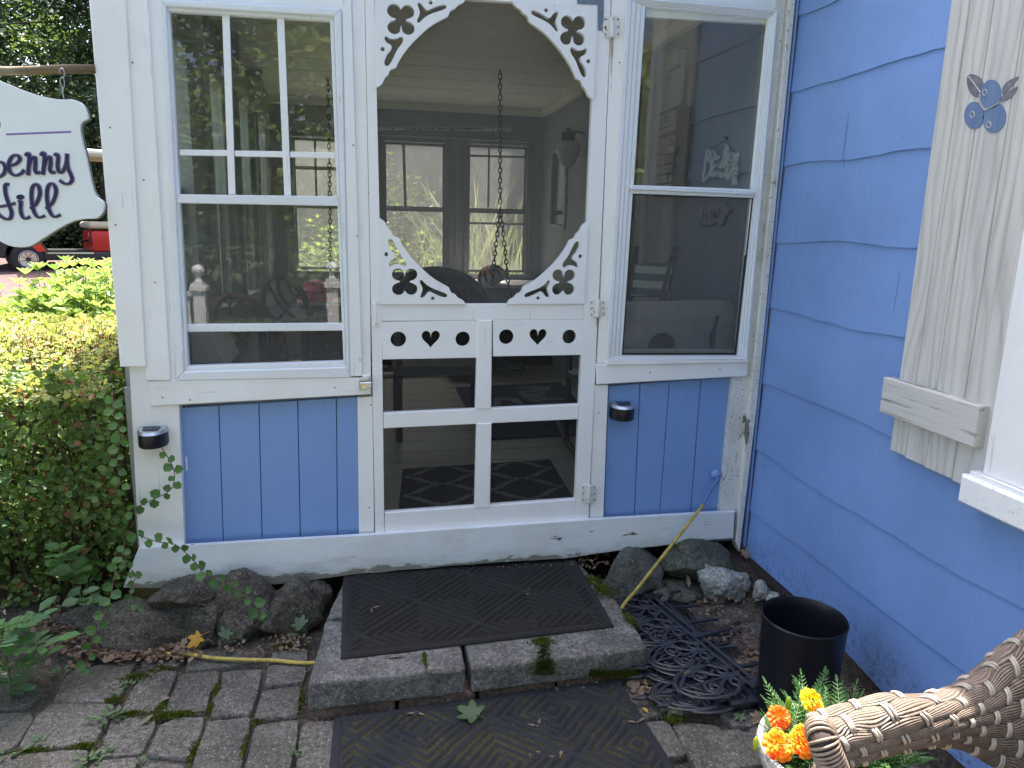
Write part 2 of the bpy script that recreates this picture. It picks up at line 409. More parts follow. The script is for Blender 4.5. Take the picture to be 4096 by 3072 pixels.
# --- left corner and casings
pboard('corner_board', [(350, -60), (500, -60), (584, 1468), (480, 1468)], -.055, 'white_vertical', .03, .003)
pboard('corner_board', [(498, -60), (588, -60), (683, 1523), (583, 1523)], -.046, 'white_vertical', .03, .003)
pboard('corner_post', [(512, 1380), (700, 1380), (716, 1627), (738, 2185), (558, 2195), (552, 2138)], -.030, 'white_vertical', .05, .002)
pboard('window_casing', [(586, -60), (650, -60), (703, 1523), (682, 1523)], -.036, 'white_clean_vertical', .03)
pboard('window_casing', [(1366, -60), (1404, -60), (1450, 1512), (1400, 1512)], -.040, 'white_clean_vertical', .03, .002)
pboard('door_casing', [(1405, -60), (1457, -60), (1480, 1100), (1484, 1512), (1448, 1512)], -.028, 'white_vertical', .03)
pboard('door_casing', [(1430, 1590), (1490, 1586), (1497, 2142), (1436, 2146)], -.020, 'white_vertical', .03)
pboard('window_sill_band', [(590, 1524), (1482, 1500), (1484, 1578), (603, 1626)], -.040, 'white_horizontal', .04, .003)
pboard('header_board', [(580, -100), (1462, -100), (1462, 46), (590, 10)], -.022, 'white_horizontal', .03)
# --- blue planks, each a board of its own run (one panel)
def planks(name, xt, xb, yt, yb, y0):
    m = MB(); rd = random.Random(3)
    n = len(xt)-1
    for i in range(n):
        f = lambda t: (yt[0]+(yt[1]-yt[0])*t)
        g = lambda t: (yb[0]+(yb[1]-yb[0])*t)
        a = (xt[i]-xt[0])/(xt[-1]-xt[0]); b = (xt[i+1]-xt[0])/(xt[-1]-xt[0])
        gp = 2.2
        yy = y0 + rd.uniform(-.002, .002)
        board(m, [(xt[i]+gp, f(a)), (xt[i+1]-gp*.3, f(b)), (xb[i+1]-gp*.3, g(b)), (xb[i]+gp, g(a))], yy, .02, .0018)
        # nails
        for (tx, ty) in ((.25, .06), (.75, .06), (.22, .95), (.8, .95)):
            px = (xt[i]*(1-tx)+xt[i+1]*tx)*(1-ty)+(xb[i]*(1-tx)+xb[i+1]*tx)*ty; py = (f(a))*(1-ty)+g(a)*ty
            c = PY(px, py, yy-.0006); m.lathe([(.0026, 0), (.002, .0006)], c, 6, (0, -1, 0))
    return part(name, m, 'blue_panel')
planks('blue_plank_panel', [714, 874, 1035, 1190, 1345, 1434], [737, 893, 1048, 1201, 1350, 1438], (1632, 1588), (2182, 2142), 0)
planks('blue_plank_panel', [2433, 2560, 2678, 2804, 2934], [2413, 2537, 2638, 2762, 2882], (1545, 1508), (2080, 2048), 0)
m = MB(); m.box((-.86, .022, -.12), (0, .03, .6)); part('sheathing', m, 'grey_wall_boards')
m = MB(); m.box((.86, .022, -.12), (1.55, .03, .6)); part('sheathing', m, 'grey_wall_boards')
# paint drip left of the panel
m = MB(); m.prism([PY(*q, -.003) for q in ((742, 1825), (748, 1830), (750, 1880), (745, 1884))], (0, .002, 0)); part('paint_drip', m, 'white_clean_vertical')
# --- skirting at the bottom
def skirt():
    m = MB(); top = [(556, 2196), (1000, 2168), (1438, 2144), (1900, 2112), (2355, 2081), (2938, 2048)]
    bot = [(492, 2350), (800, 2346), (1172, 2334), (1345, 2306), (1800, 2262), (2300, 2228), (2500, 2200), (2724, 2172), (2932, 2152)]
    rd = random.Random(5)
    bb = []
    for i in range(len(bot)-1):
        for k in range(8):
            t = k/8; bb.append((bot[i][0]*(1-t)+bot[i+1][0]*t, bot[i][1]*(1-t)+bot[i+1][1]*t + rd.uniform(-3, 3)))
    bb.append(bot[-1])
    # front face as strips so that it is not one long ngon
    n = 40
    def interp(L, t):
        x = L[0][0]+(L[-1][0]-L[0][0])*t
        for a, b in zip(L, L[1:]):
            if a[0] <= x <= b[0]+1e-6:
                k = (x-a[0])/(b[0]-a[0]); return (x, a[1]*(1-k)+b[1]*k)
        return L[-1]
    tp = [interp(top, i/n) for i in range(n+1)]; bt = [interp(bb, i/n) for i in range(n+1)]
    T = [PY(*q, -.052) for q in tp]; B = [PY(*q, -.052) for q in bt]
    T2 = [PY(q[0], q[1]-9, -.03) for q in tp]
    vs = []
    for t2, t, b in zip(T2, T, B): vs += [t2, t, b, Vector((b.x, .0, b.z))]
    fs = []
    for i in range(n):
        a = i*4; c = a+4
        fs += [(a, a+1, c+1, c), (a+1, a+2, c+2, c+1), (a+2, a+3, c+3, c+2)]
    fs += [(0, 3, 2, 1), (n*4, n*4+1, n*4+2, n*4+3)]
    m.add(vs, fs); return part('skirting_board', m, 'white_skirting')
skirt()
m = MB(); m.box((-.02, -.030, -.004), (.89, .05, .018)); part('door_threshold', m, 'porch_floor')
# --- right of the door
pboard('door_casing', [(2450, -60), (2512, -60), (2440, 1452), (2388, 1452), (2402, 1175)], -.030, 'white_vertical', .03)
pboard('door_casing', [(2378, 1540), (2433, 1540), (2413, 2084), (2358, 2088)], -.024, 'white_vertical', .03)
pboard('window_casing', [(3108, -60), (3150, -60), (2994, 1500), (2975, 1500), (2988, 1440)], -.03, 'white_corner_trim', .03)
pboard('window_sill_band', [(2385, 1456), (2992, 1444), (2990, 1505), (2389, 1538)], -.040, 'white_horizontal', .035, .003)
pboard('window_sill', [(2427, 1437), (2992, 1432), (2994, 1450), (2428, 1462)], -.05, 'white_horizontal', .03, .003)
pboard('corner_trim', [(3150, -60), (3170, -60), (3012, 1596), (2955, 2052), (2880, 2052), (2934, 1508), (2993, 1503)], -.026, 'white_corner_trim', .03, .002)
pboard('corner_trim', [(3165, -60), (3189, -60), (3030, 1596), (2960, 2210), (2944, 2170)], -.05, 'white_corner_trim', .05, .003)
pboard('header_board', [(2500, -100), (3190, -100), (3120, 48), (2508, -4)], -.022, 'white_horizontal', .03)

# --- windows (storm frames with sashes)
def ring(m, outer, inner, y, th, ch=.0015):
    n = len(outer)
    for i in range(n):
        j = (i+1) % n
        board(m, [outer[i], outer[j], inner[j], inner[i]], y, th, ch)
w = MB()
ring(w, [(640, -2), (1366, 34), (1400, 1512), (703, 1524)], [(664, 25), (1336, 66), (1386, 1468), (738, 1486)], -.044, .03, .004)
ring(w, [(664, 25), (1336, 66), (1386, 1468), (738, 1486)], [(676, 44), (1320, 82), (1374, 1445), (753, 1465)], -.034, .03, .003)
winL = part('window', w, 'white_aluminium')
tag(winL, 'tall storm window with six panes over one, left of the door')
for pts in ([(718, 777), (1346, 785), (1357, 824), (709, 812)],):
    pboard('meeting_rail', pts, -.040, 'white_aluminium', .02, .002, winL)
pboard('sash_rail', [(748, 1297), (1371, 1292), (1372, 1323), (751, 1328)], -.016, 'white_aluminium', .02, .002, winL)
for pts in ([(888, 54), (917, 56), (941, 778), (914, 778)], [(1107, 68), (1136, 70), (1164, 782), (1137, 782)]):
    pboard('muntin', pts, -.026, 'white_clean_vertical', .008, .001, winL)
for a, b in (((718, 598), (913, 600)), ((938, 602), (1131, 605)), ((1160, 606), (1338, 609))):
    pboard('muntin', [a, b, (b[0]+1, b[1]+24), (a[0]+1, a[1]+23)], -.024, 'white_clean_horizontal', .008, .001, winL)
g = MB()
g.quad(*[PY(*q, -.012) for q in ((670, 40), (1326, 74), (1356, 800), (712, 800))]); part('glass_pane', g, 'window_glass', winL)
g = MB(); g.quad(*[PY(*q, -.013) for q in ((712, 805), (1356, 805), (1374, 1310), (748, 1312))]); part('glass_pane', g, 'window_glass', winL)
g = MB(); g.quad(*[PY(*q, -.003) for q in ((712, 805), (1358, 812), (1378, 1450), (753, 1468))]); part('insect_screen', g, 'insect_screen', winL)

w = MB()
def grooved(m, outer, inner, y):
    for k in range(4):
        a, b = k/4, (k+1)/4
        mixp = lambda t: [(o[0]*(1-t)+i[0]*t, o[1]*(1-t)+i[1]*t) for o, i in zip(outer, inner)]
        ring(m, mixp(a), mixp(b), y + k*.004, .02, .0022)
grooved(w, [(2508, -12), (3112, 40), (2992, 1440), (2426, 1440)], [(2583, 26), (3076, 71), (2944, 1418), (2490, 1418)], -.050)
winR = part('window', w, 'white_aluminium')
tag(winR, 'narrow storm window with a dark screen in its lower half, right of the door')
pboard('meeting_rail', [(2536, 740), (3014, 757), (3026, 772), (2522, 748)], -.050, 'white_aluminium', .02, .003, winR)
pboard('meeting_rail', [(2522, 748), (3026, 772), (3024, 779), (2524, 757)], -.058, 'white_aluminium', .02, .002, winR)
pboard('meeting_rail', [(2526, 757), (3018, 779), (3014, 792), (2530, 774)], -.046, 'white_aluminium', .02, .002, winR)
m = MB(); ring(m, [(2532, 772), (3014, 791), (2946, 1420), (2488, 1420)], [(2537, 778), (3008, 796), (2942, 1413), (2493, 1413)], -.040, .012, .001)
part('screen_gasket', m, 'black_rubber' if 'black_rubber' in MATS else simple('black_rubber', (.02, .02, .02), .6).name, winR)
m = MB(); board(m, [(2494, 1395), (2943, 1397), (2942, 1413), (2493, 1413)], -.030, .01, .001); part('screen_frame', m, 'grey_wall_boards', winR)
pboard('blind_roll', [(2584, 26), (3076, 71), (3073, 96), (2581, 68)], -.012, 'white_clean_horizontal', .02, .002, winR)
g = MB(); g.quad(*[PY(*q, -.014) for q in ((2575, 22), (3080, 66), (3008, 765), (2530, 765))]); part('glass_pane', g, 'window_glass', winR)
g = MB(); g.quad(*[PY(*q, -.004) for q in ((2530, 765), (3010, 765), (2944, 1416), (2490, 1418))]); part('glass_pane', g, 'window_glass', winR)
g = MB(); g.quad(*[PY(*q, -.030) for q in ((2532, 774), (3012, 790), (2944, 1416), (2490, 1418))]); part('insect_screen', g, 'dark_screen', winR)

# --- roof, floor, ceiling, side and far walls
EAVE_Y, EAVE_Z = -.13, 2.42
m = MB(); m.prism([(-.91, EAVE_Y, EAVE_Z), (1.70, EAVE_Y, EAVE_Z), (1.70, EAVE_Y, EAVE_Z+.06), (-.91, EAVE_Y, EAVE_Z+.06)], (0, 4.5, .15)); part('porch_roof', m, simple('roof_shingle', (.07, .068, .065), .9, var=.3).name)
m = MB(); m.box((-.88, -.018, 1.985), (1.56, .05, 2.44)); part('header_board', m, 'white_horizontal')
for (px, py, yy) in ((1413, 581, -.0405), (1428, 945, -.0405), (1440, 1440, -.0405), (1470, 330, -.0285), (1475, 770, -.0285), (613, 462, -.0365), (645, 912, -.0365), (440, 510, -.0555), (462, 900, -.0555), (530, 250, -.0465), (575, 720, -.0465), (620, 1130, -.0465), (1483, 1620, -.0205), (1476, 2030, -.0205), (650, 1590, -.0405), (760, 1600, -.0405), (1340, 1550, -.0405), (2478, 250, -.0305), (2468, 700, -.0305), (2455, 1020, -.0305), (2430, 1330, -.0305), (2600, 1490, -.0405), (2880, 1475, -.0405), (2395, 1650, -.0245), (2385, 1980, -.0245)):
    m = MB(); m.lathe([(.0030, 0), (.0022, .0008)], PY(px, py, yy), 8, (0, -1, 0)); part('nail', m, simple('nail_rust', (.16, .09, .06), .6).name if 'nail_rust' not in MATS else 'nail_rust')
m = MB()
for k in range(21):
    y0 = .03 + k*.19; m.prism([(-.80, y0+.003, .030), (XC, y0+.003, .030), (XC, y0+.187, .030), (-.80, y0+.187, .030)], (0, 0, -.03), .001)
part('porch_floor', m, 'porch_floor')
m = MB(); m.box((-.80, .03, -.12), (XC, 4.0, -.03)); part('floor_joists', m, 'grey_wall_horizontal')
m = MB()
for k in range(10):
    y0 = .03 + k*.40; m.prism([(-.80, y0+.007, 2.20), (-.80, y0+.393, 2.20), (XC, y0+.393, 2.20), (XC, y0+.007, 2.20)], (0, 0, .03), .006)
part('porch_ceiling', m, 'ceiling_cream')
m = MB(); m.box((-.80, 3.93, 2.14), (XC-.03, 3.985, 2.197)); m.box((XC-.06, .05, 2.14), (XC-.015, 3.92, 2.197)); part('ceiling_moulding', m, 'ceiling_cream')
# far wall: boards around three windows, all seen from inside
YF = 4.0
FW = [  # upper glass quad, lower glass quad (photo points), muntins
  ([(1538, 565), (1765, 573), (1769, 830), (1549, 826)], [(1546, 848), (1774, 851), (1777, 1084), (1552, 1080)], [((1608, 566), (1620, 566), (1627, 829), (1616, 829))]),
  ([(1882, 574), (2099, 584), (2097, 830), (1876, 828)], [(1879, 842), (2097, 845), (2096, 1091), (1874, 1086)],
   [((1953, 576), (1961, 576), (1957, 829), (1949, 829)), ((1881, 618), (2099, 624), (2099, 633), (1881, 627)), ((1878, 888), (2097, 892), (2097, 901), (1878, 897))]),
]
fx = []
for up, lo, mu in FW:
    a = [PY(*q, YF) for q in up]; b = [PY(*q, YF) for q in lo]
    fx.append((min(p.x for p in a+b), max(p.x for p in a+b), min(p.z for p in b), max(p.z for p in a)))
fx.insert(0, (-.62, -.10, fx[0][2], fx[0][3]))
fx[1] = (fx[1][0], fx[1][1], fx[1][2], fx[1][3])
m = MB(); zb, zt = min(q[2] for q in fx)-.02, max(q[3] for q in fx)+.02
m.box((-.86, YF, -.1), (XC, YF+.10, zb)); m.box((-.86, YF, zt), (XC, YF+.10, 2.44))
xs = [-.86] + [v for q in fx for v in (q[0]-.012, q[1]+.012)] + [XC]
for i in range(0, len(xs), 2): m.box((xs[i], YF, zb), (xs[i+1], YF+.10, zt))
part('far_wall', m, 'grey_wall_boards')
for i, (a, b, c, d) in enumerate(fx):
    w = MB(); mid = None
    e = .045
    w.box((a-e, YF-.02, c-e), (a, YF-.001, d+e)); w.box((b, YF-.02, c-e), (b+e, YF-.001, d+e))
    w.box((a+.0005, YF-.02, d), (b-.0005, YF-.001, d+e)); w.box((a-e-.02, YF-.045, c-e), (b+e+.02, YF-.0205, c-.012))
    # sash frames
    zm = c+(d-c)*.49
    for (z0, z1, yy) in ((c, zm, YF+.03), (zm, d, YF+.055)):
        t = .022
        w.box((a-.01, yy, z0), (a+t*.6, yy+.022, z1)); w.box((b-t*.6, yy, z0), (b+.01, yy+.022, z1))
        w.box((a+t*.6+.001, yy+.001, z1-t), (b-t*.6-.001, yy+.021, z1)); w.box((a+t*.6+.001, yy+.001, z0), (b-t*.6-.001, yy+.021, z0+t))
    fr = part('window', w, 'grey_wall_horizontal'); tag(fr, ('far window seen through the left storm window', 'far window behind the round wicker chair', 'far window behind the hanging chain')[i])
    mm = MB()
    if i > 0:
        for q in FW[i-1][2]: mm.prism([PY(*p, YF+.03) for p in q], (0, .012, 0))
    else:
        mm.box((a+.17, YF+.035, zm), (a+.19, YF+.05, d)); mm.box((a, YF+.034, zm+.3), (b, YF+.049, zm+.33))
    part('muntin', mm, 'grey_wall_boards', fr)
    g = MB(); g.quad((a, YF+.075, c), (b, YF+.075, c), (b, YF+.075, d), (a, YF+.075, d)); part('glass_pane', g, 'far_glass', fr)
    g = MB(); g.quad((a, YF+.092, c), (b, YF+.092, c), (b, YF+.092, d), (a, YF+.092, d)); part('insect_screen', g, 'far_screen', fr)
# line between the far windows, and the two old shelf boards over them
m = MB(); v = PY(1828, 800, YF-.01); m.box((v.x-.012, YF-.014, .9), (v.x+.012, YF-.0005, 1.93)); part('wall_batten', m, 'grey_wall_boards')
m = MB(); a = PY(1512, 530, YF-.08); b = PY(2165, 548, YF-.08); m.box((a.x, YF-.09, a.z-.022), (b.x, YF-.002, a.z)); part('wall_shelf', m, 'grey_wall_horizontal')
# left side wall with four windows, seen at a glancing angle
m = MB(); ys = [(.62, .88), (1.42, 1.72), (2.30, 2.62), (3.15, 3.45)]
zb, zt = .72, 1.90
m.box((-.86, .05, -.1), (-.80, 4.0, zb)); m.box((-.86, .05, zt), (-.80, 4.0, 2.44))
cur = .05
for a, b in ys: m.box((-.86, cur, zb), (-.80, a, zt)); cur = b
m.box((-.86, cur, zb), (-.80, 4.0, zt)); part('side_wall', m, 'grey_wall_boards')
for i, (a, b) in enumerate(ys):
    w = MB(); e = .05
    w.box((-.799, a-e, zb-e), (-.775, a, zt+e)); w.box((-.799, b, zb-e), (-.775, b+e, zt+e)); w.box((-.799, a+.001, zt), (-.775, b-.001, zt+e)); w.box((-.799, a-e-.01, zb-.07), (-.75, b+e+.01, zb-.0005-e*.0))
    w.box((-.84, a, zb+.56), (-.815, b, zb+.60)); w.box((-.84, a, zb), (-.815, a+.03, zb+.559)); w.box((-.84, b-.03, zb), (-.815, b, zb+.559))
    fr = part('window', w, 'grey_wall_boards'); tag(fr, 'side wall window with grey casing, %s from the front' % ('first', 'second', 'third', 'fourth')[i])
    g = MB(); g.quad((-.83, a, zb), (-.83, b, zb), (-.83, b, zt), (-.83, a, zt)); part('glass_pane', g, 'far_glass', fr)
m = MB()
for y in (.92, 1.9, 2.88): m.box((-.80, y-.02, 1.95), (-.70, y+.02, 2.19)); m.box((-.7995, y-.045, .0305), (-.765, y+.045, 1.9))
part('wall_batten', m, 'grey_wall_boards')

# ================================================================ SCREEN DOOR
Y_D = -.030
def db(m, pts, y=Y_D, th=.028, ch=.0025): board(m, pts, y, th, ch)
m = MB()
db(m, [(1459, -40), (1498, -40), (1506, 349), (1526, 1214), (1531, 1600), (1538, 2142), (1501, 2144), (1482, 1100)])
db(m, [(2391, -40), (2445, -40), (2440, 133), (2396, 1175), (2390, 1273), (2355, 2078), (2302, 2082), (2301, 1998), (2334, 1214), (2384, 31)])
db(m, [(1500, -60), (2391, -40), (2384, 30), (1499, -26)], -.0305)
db(m, [(1526, 1217), (2333, 1214), (2331, 1279), (1527, 1285)])
db(m, [(1534, 1653), (2316, 1618), (2314, 1677), (1534, 1714)])
db(m, [(1539, 2051), (2301, 1998), (2302, 2081), (1539, 2141)])
door = part('screen_door', m, 'white_clean_vertical')
for q in ([(1911, 1280), (1969, 1280), (1965, 1637), (1902, 1638)], [(1907, 1694), (1967, 1692), (1960, 2031), (1899, 2034)]):
    pboard('mullion', q, Y_D-.004, 'white_clean_vertical', .028, .003, door)
g = MB(); g.quad(*[PY(*q, -.008) for q in ((1495, -40), (2395, -40), (2336, 1240), (1522, 1240))]); part('insect_screen', g, 'insect_screen', door)
g = MB(); g.quad(*[PY(*q, -.008) for q in ((1522, 1240), (2336, 1240), (2302, 2040), (1536, 2070))]); part('insect_screen', g, 'door_low_screen', door)
def at2(p0, pu, pv, y):
    O = PY(*p0, y); U = PY(*pu, y)-O; V = PY(*pv, y)-O
    return O, U, V
# gingerbread corner bracket drawn in its own square (u along the rail, v up the stile)
BO = [(47, 672), (62, 674), (75, 680), (95, 694), (110, 710), (120, 728), (128, 750), (142, 772), (160, 785), (170, 798), (175, 815), (184, 834), (200, 845), (222, 850), (238, 860), (245, 875), (250, 890), (290, 960), (340, 1030), (400, 1100), (470, 1170), (530, 1225), (590, 1270), (650, 1305), (700, 1332), (718, 1345), (726, 1362), (730, 1380), (740, 1395), (757, 1405), (775, 1410), (788, 1424), (800, 1440), (813, 1453), (832, 1460), (850, 1470), (866, 1486), (885, 1515), (65, 1515), (52, 1100)]
H1 = [(135, 885), (147, 872), (165, 872), (185, 890), (205, 925), (222, 960), (240, 1000), (265, 1040), (290, 1070), (305, 1100), (308, 1122), (295, 1140), (275, 1136), (250, 1122), (215, 1116), (180, 1122), (152, 1140), (141, 1122), (146, 1095), (165, 1075), (192, 1062), (202, 1040), (192, 1012), (168, 985), (150, 955), (136, 920)]
H2 = [(434, 1284), (442, 1273), (458, 1274), (475, 1294), (505, 1322), (550, 1350), (600, 1372), (655, 1392), (695, 1412), (704, 1430), (695, 1445), (672, 1447), (625, 1432), (580, 1412), (548, 1394), (525, 1390), (505, 1405), (485, 1432), (462, 1448), (443, 1446), (440, 1428), (450, 1400), (460, 1370), (456, 1340), (442, 1312)]
QC = []
for k in range(64):
    a = 2*math.pi*k/64; best = 48
    for cx, cy, rr in ((228-290, 1218-1290, 60), (352-290, 1218-1290, 60), (230-290, 1363-1290, 62), (352-290, 1363-1290, 60)):
        dx, dy = math.cos(a), math.sin(a); bb = dx*cx+dy*cy; dd = bb*bb-(cx*cx+cy*cy-rr*rr)
        if dd > 0: best = max(best, bb+math.sqrt(dd))
    QC.append((290+best*math.cos(a), 1290+best*math.sin(a)))
circ = lambda cx, cy, r_, n=14: [(cx+r_*math.cos(2*math.pi*k/n), cy+r_*math.sin(2*math.pi*k/n)) for k in range(n)]
loops = [BO, smoothloop(H1, 2), smoothloop(H2, 2), QC, circ(120, 1020, 20), circ(560, 1455, 18)]
loops = [[((x-65)/820, (1515-y)/843) for x, y in lp] for lp in loops]
for p0, pu, pv in (((1500, -28), (1864, -4), (1509, 352)), ((2384, 30), (2048, 8), (2365, 398)), ((1526, 1216), (1862, 1216), (1520, 872)), ((2333, 1214), (2026, 1214), (2343, 888))):
    O, U, V = at2(p0, pu, pv, -.030)
    me = curve_fill(loops, .010, lambda a, b, c: O+U*a+V*b+Vector((0, -c if True else 0, 0))*1.0, .0)
    link_mesh('corner_bracket', me, 'bracket_white', door)
# heart panels
def heart(cx, cy, w, h, n=36):
    o = []
    for k in range(n):
        t = 2*math.pi*k/n; x = 16*math.sin(t)**3; y = 13*math.cos(t)-5*math.cos(2*t)-2*math.cos(3*t)-math.cos(4*t)
        o.append((cx+x/16*w/2, cy+(y+2.5)/29*h))
    return o
for q, ho in (([(1528, 1288), (1910, 1282), (1906, 1428), (1531, 1435)], ((.165, .47), (.505, .5), (.845, .49))), ([(1972, 1282), (2329, 1279), (2323, 1417), (1972, 1423)], ((.145, .46), (.50, .5), (.855, .48)))):
    TL, TR, BR, BL = [PY(*a, -.022) for a in q]
    W0 = (TR-TL).length; H0 = (TL-BL).length
    lp = [[(0, 0), (W0, 0), (W0, H0), (0, H0)], circ(ho[0][0]*W0, (1-ho[0][1])*H0, .0295, 28), heart(ho[1][0]*W0, (1-ho[1][1])*H0, .070, .070), circ(ho[2][0]*W0, (1-ho[2][1])*H0, .0285, 28)]
    def mp(a, b, c, TL=TL, TR=TR, BR=BR, BL=BL, W0=W0, H0=H0):
        s, t = a/W0, b/H0
        return (BL*(1-s)+BR*s)*(1-t)+(TL*(1-s)+TR*s)*t + Vector((0, -c, 0))
    link_mesh('heart_panel', curve_fill(lp, .007, mp, .0012), 'white_clean_horizontal', door)
# hinges
m_, nt, b = nmat('rusty_white_metal')
p = coord(nt); rs = ramp(nt, noisef(nt, p, 60, 4, .7), [(.60, (.74, .74, .72)), (.66, (.22, .08, .04))])
nt.links.new(rs, b.inputs['Base Color']); b.inputs['Roughness'].default_value = .4
simple('steel', (.45, .47, .50), .3, 1.0, .15); simple('galvanised', (.20, .25, .31), .45, .8, .2); simple('brass', (.62, .52, .30), .3, 1.0)
simple('screw', (.10, .06, .045), .5, .5)
m_, nt, b = nmat('rust_stain'); out = nt.nodes['Material Output']
b.inputs['Base Color'].default_value = (.42, .20, .10, 1); b.inputs['Roughness'].default_value = .7
tr = N(nt, 'BsdfTransparent'); ms = N(nt, 'MixShader'); nt.links.new(ramp(nt, noisef(nt, coord(nt, (90, 1, 9)), 1, 4, .7), [(.42, 0), (.62, .75)]), ms.inputs[0])
nt.links.new(tr.outputs[0], ms.inputs[1]); nt.links.new(b.outputs[0], ms.inputs[2]); nt.links.new(ms.outputs[0], out.inputs['Surface'])
for (x0, x1, y0, y1, yy) in ((2413, 2482, 62, 152, -.034), (2358, 2423, 1198, 1270, -.034), (2325, 2386, 1938, 2012, -.034)):
    m = MB(); cx, cy = (x0+x1)/2, (y0+y1)/2
    lp = []
    for k in range(48):
        a = 2*math.pi*k/48; r_ = 1+.07*math.cos(8*a)
        sx = math.copysign(abs(math.cos(a))**.55, math.cos(a)); sy = math.copysign(abs(math.sin(a))**.55, math.sin(a))
        lp.append(PY(cx+sx*(x1-x0)/2*r_, cy+sy*(y1-y0)/2*r_, yy))
    m.prism(lp, (0, .003, 0), .0008)
    a = PY(cx+2, y0+4, yy-.006); b = PY(cx-1, y1-4, yy-.006); m.tube([a, b], .0095, 12)
    h = m.build('hinge', 'rusty_white_metal', door, smooth='auto')
    s = MB()
    for dx in (-.36, .36):
        for dy in (-.33, 0, .33):
            s.lathe([(.0032, 0), (.0026, .0014)], PY(cx+dx*(x1-x0), cy+dy*(y1-y0), yy-.0005), 8, (0, -1, 0))
    s.build('hinge_screw', 'screw', door)
    r_ = MB(); q = [PY(cx-7, y1, -.0345), PY(cx+8, y1, -.0345), PY(cx-4, y1+ (230 if y0 < 100 else 40), -.0345)]
    if y0 < 1900: r_.add(q, [(0, 1, 2)]); r_.build('rust_stain', 'rust_stain', door)
# handle, latch, corner brace
m = MB()
for yy_ in (1210, 1299): m.prism([PY(1486, yy_-9, -.033), PY(1517, yy_-9, -.033), PY(1517, yy_+9, -.033), PY(1486, yy_+9, -.033)], (0, .004, 0), .001)
m.tube([PY(1499, 1212, -.036), PY(1499, 1222, -.052), PY(1502, 1255, -.056), PY(1504, 1288, -.052), PY(1504, 1297, -.036)], .0045, 8)
m.build('door_handle', 'white_clean_vertical', door, smooth='auto')
m = MB(); m.prism([PY(*q, -.046) for q in ((1436, 1516), (1476, 1504), (1480, 1556), (1438, 1562))], (0, .004, 0), .001)
m.prism([PY(*q, -.062) for q in ((1438, 1530), (1486, 1528), (1490, 1550), (1440, 1556))], (0, .014, 0), .003)
m.build('door_latch', 'steel', porch)
m = MB(); m.prism([PY(*q, -.062-.0005) for q in ((1446, 1540), (1462, 1539), (1463, 1552), (1447, 1554))], (0, -.001, 0)); m.build('latch_plate', 'brass', porch)
m = MB(); m.prism([PY(*q, -.0335) for q in ((2309, -8), (2416, -8), (2414, 121), (2393, 121), (2393, 17), (2309, 15))], (0, .003, 0), .0005)
cb = m.build('corner_brace', 'galvanised', door)
s = MB()
for q in ((2325, 4), (2374, 6), (2403, 38), (2403, 108)): s.lathe([(.0035, 0), (.003, .0012)], PY(*q, -.0338), 8, (0, -1, 0))
s.build('brace_screw', 'steel', door)
# ================================================================ BLUE HOUSE (wall on the right)
house = thing('shingled_house', 'blue house wall of wavy shingles with a weathered shutter, at the right of the porch', 'house', (XC+.5, -1.5, -.2))
rows = [-.42, .045, .30, .592, .892, 1.162, 1.430, 1.697, 1.967, 2.235, 2.503, 2.771, 3.04]
def course(name, z0, z1, ya, yb, mat, seed, out, parent):
    """one course: bottom edge wavy and kicked out, top under the next course"""
    m = MB(); n = max(8, int((yb-ya)/.02)); vs = []
    rd = random.Random(seed); ph = rd.uniform(0, 9)
    for i in range(n+1):
        y = ya+(yb-ya)*i/n
        wv = .018*noise.noise(Vector((y*2.6, seed*7.3, 0))) + .004*noise.noise(Vector((y*11, seed*2.1, 4)))
        zb = z0 + wv
        vs += [(XC-.001, y, zb), (XC-out, y, zb), (XC-out, y, zb+.004), (XC-.003, y, z1+.03)]
    fs = []
    for i in range(n):
        a = i*4; b = a+4
        fs += [(a, b, b+1, a+1), (a+1, b+1, b+2, a+2), (a+2, b+2, b+3, a+3)]
    m.add(vs, fs); return m.build(name, mat, parent)
for i in range(len(rows)-1):
    z0 = rows[i] if i else -.155
    if i == 0:
        # bottom course follows the sloping ground line
        m = MB(); n = 220; vs = []
        for k in range(n+1):
            y = -4.2+4.15*k/n
            zb = -.148 - .06*min(1, max(0, (-y-.43)/.5)) + .006*noise.noise(Vector((y*4, 1, 1)))
            vs += [(XC-.001, y, zb), (XC-.013, y, zb), (XC-.013, y, zb+.004), (XC-.003, y, rows[1]+.03)]
        m.add(vs, [f for k in range(n) for f in ((k*4, k*4+4, k*4+5, k*4+1), (k*4+1, k*4+5, k*4+6, k*4+2), (k*4+2, k*4+6, k*4+7, k*4+3))])
        m.build('siding_course', 'blue_shingle', house)
    else:
        course('siding_course', z0, rows[i+1], -4.2, -.045, 'blue_shingle', i+3, .010, house)
    if z0 < 2.3: course('interior_siding', max(z0, .03), rows[i+1], .05, 4.0, 'grey_shingle', i+3, .012, porch)
m = MB(); m.box((XC, -4.2, -.45), (XC+.15, 4.1, 3.1)); m.build('house_wall', 'grey_wall_boards', house)
m = MB(); m.box((XC-.01, -4.2, -.45), (XC-.0005, -.05, -.16)); m.build('foundation', 'soil', house)
m = MB(); m.box((XC-.022, -.046, -.2), (XC-.0135, -.030, 2.9)); m.build('corner_batten', 'blue_panel', house)
m = MB(); m.prism([(XC-.16, -4.5, 2.95), (XC-.16, 5.0, 2.95), (XC+3, 5.0, 4.6), (XC+3, -4.5, 4.6)], (0, 0, .1)); m.build('house_roof', 'roof_shingle', house)
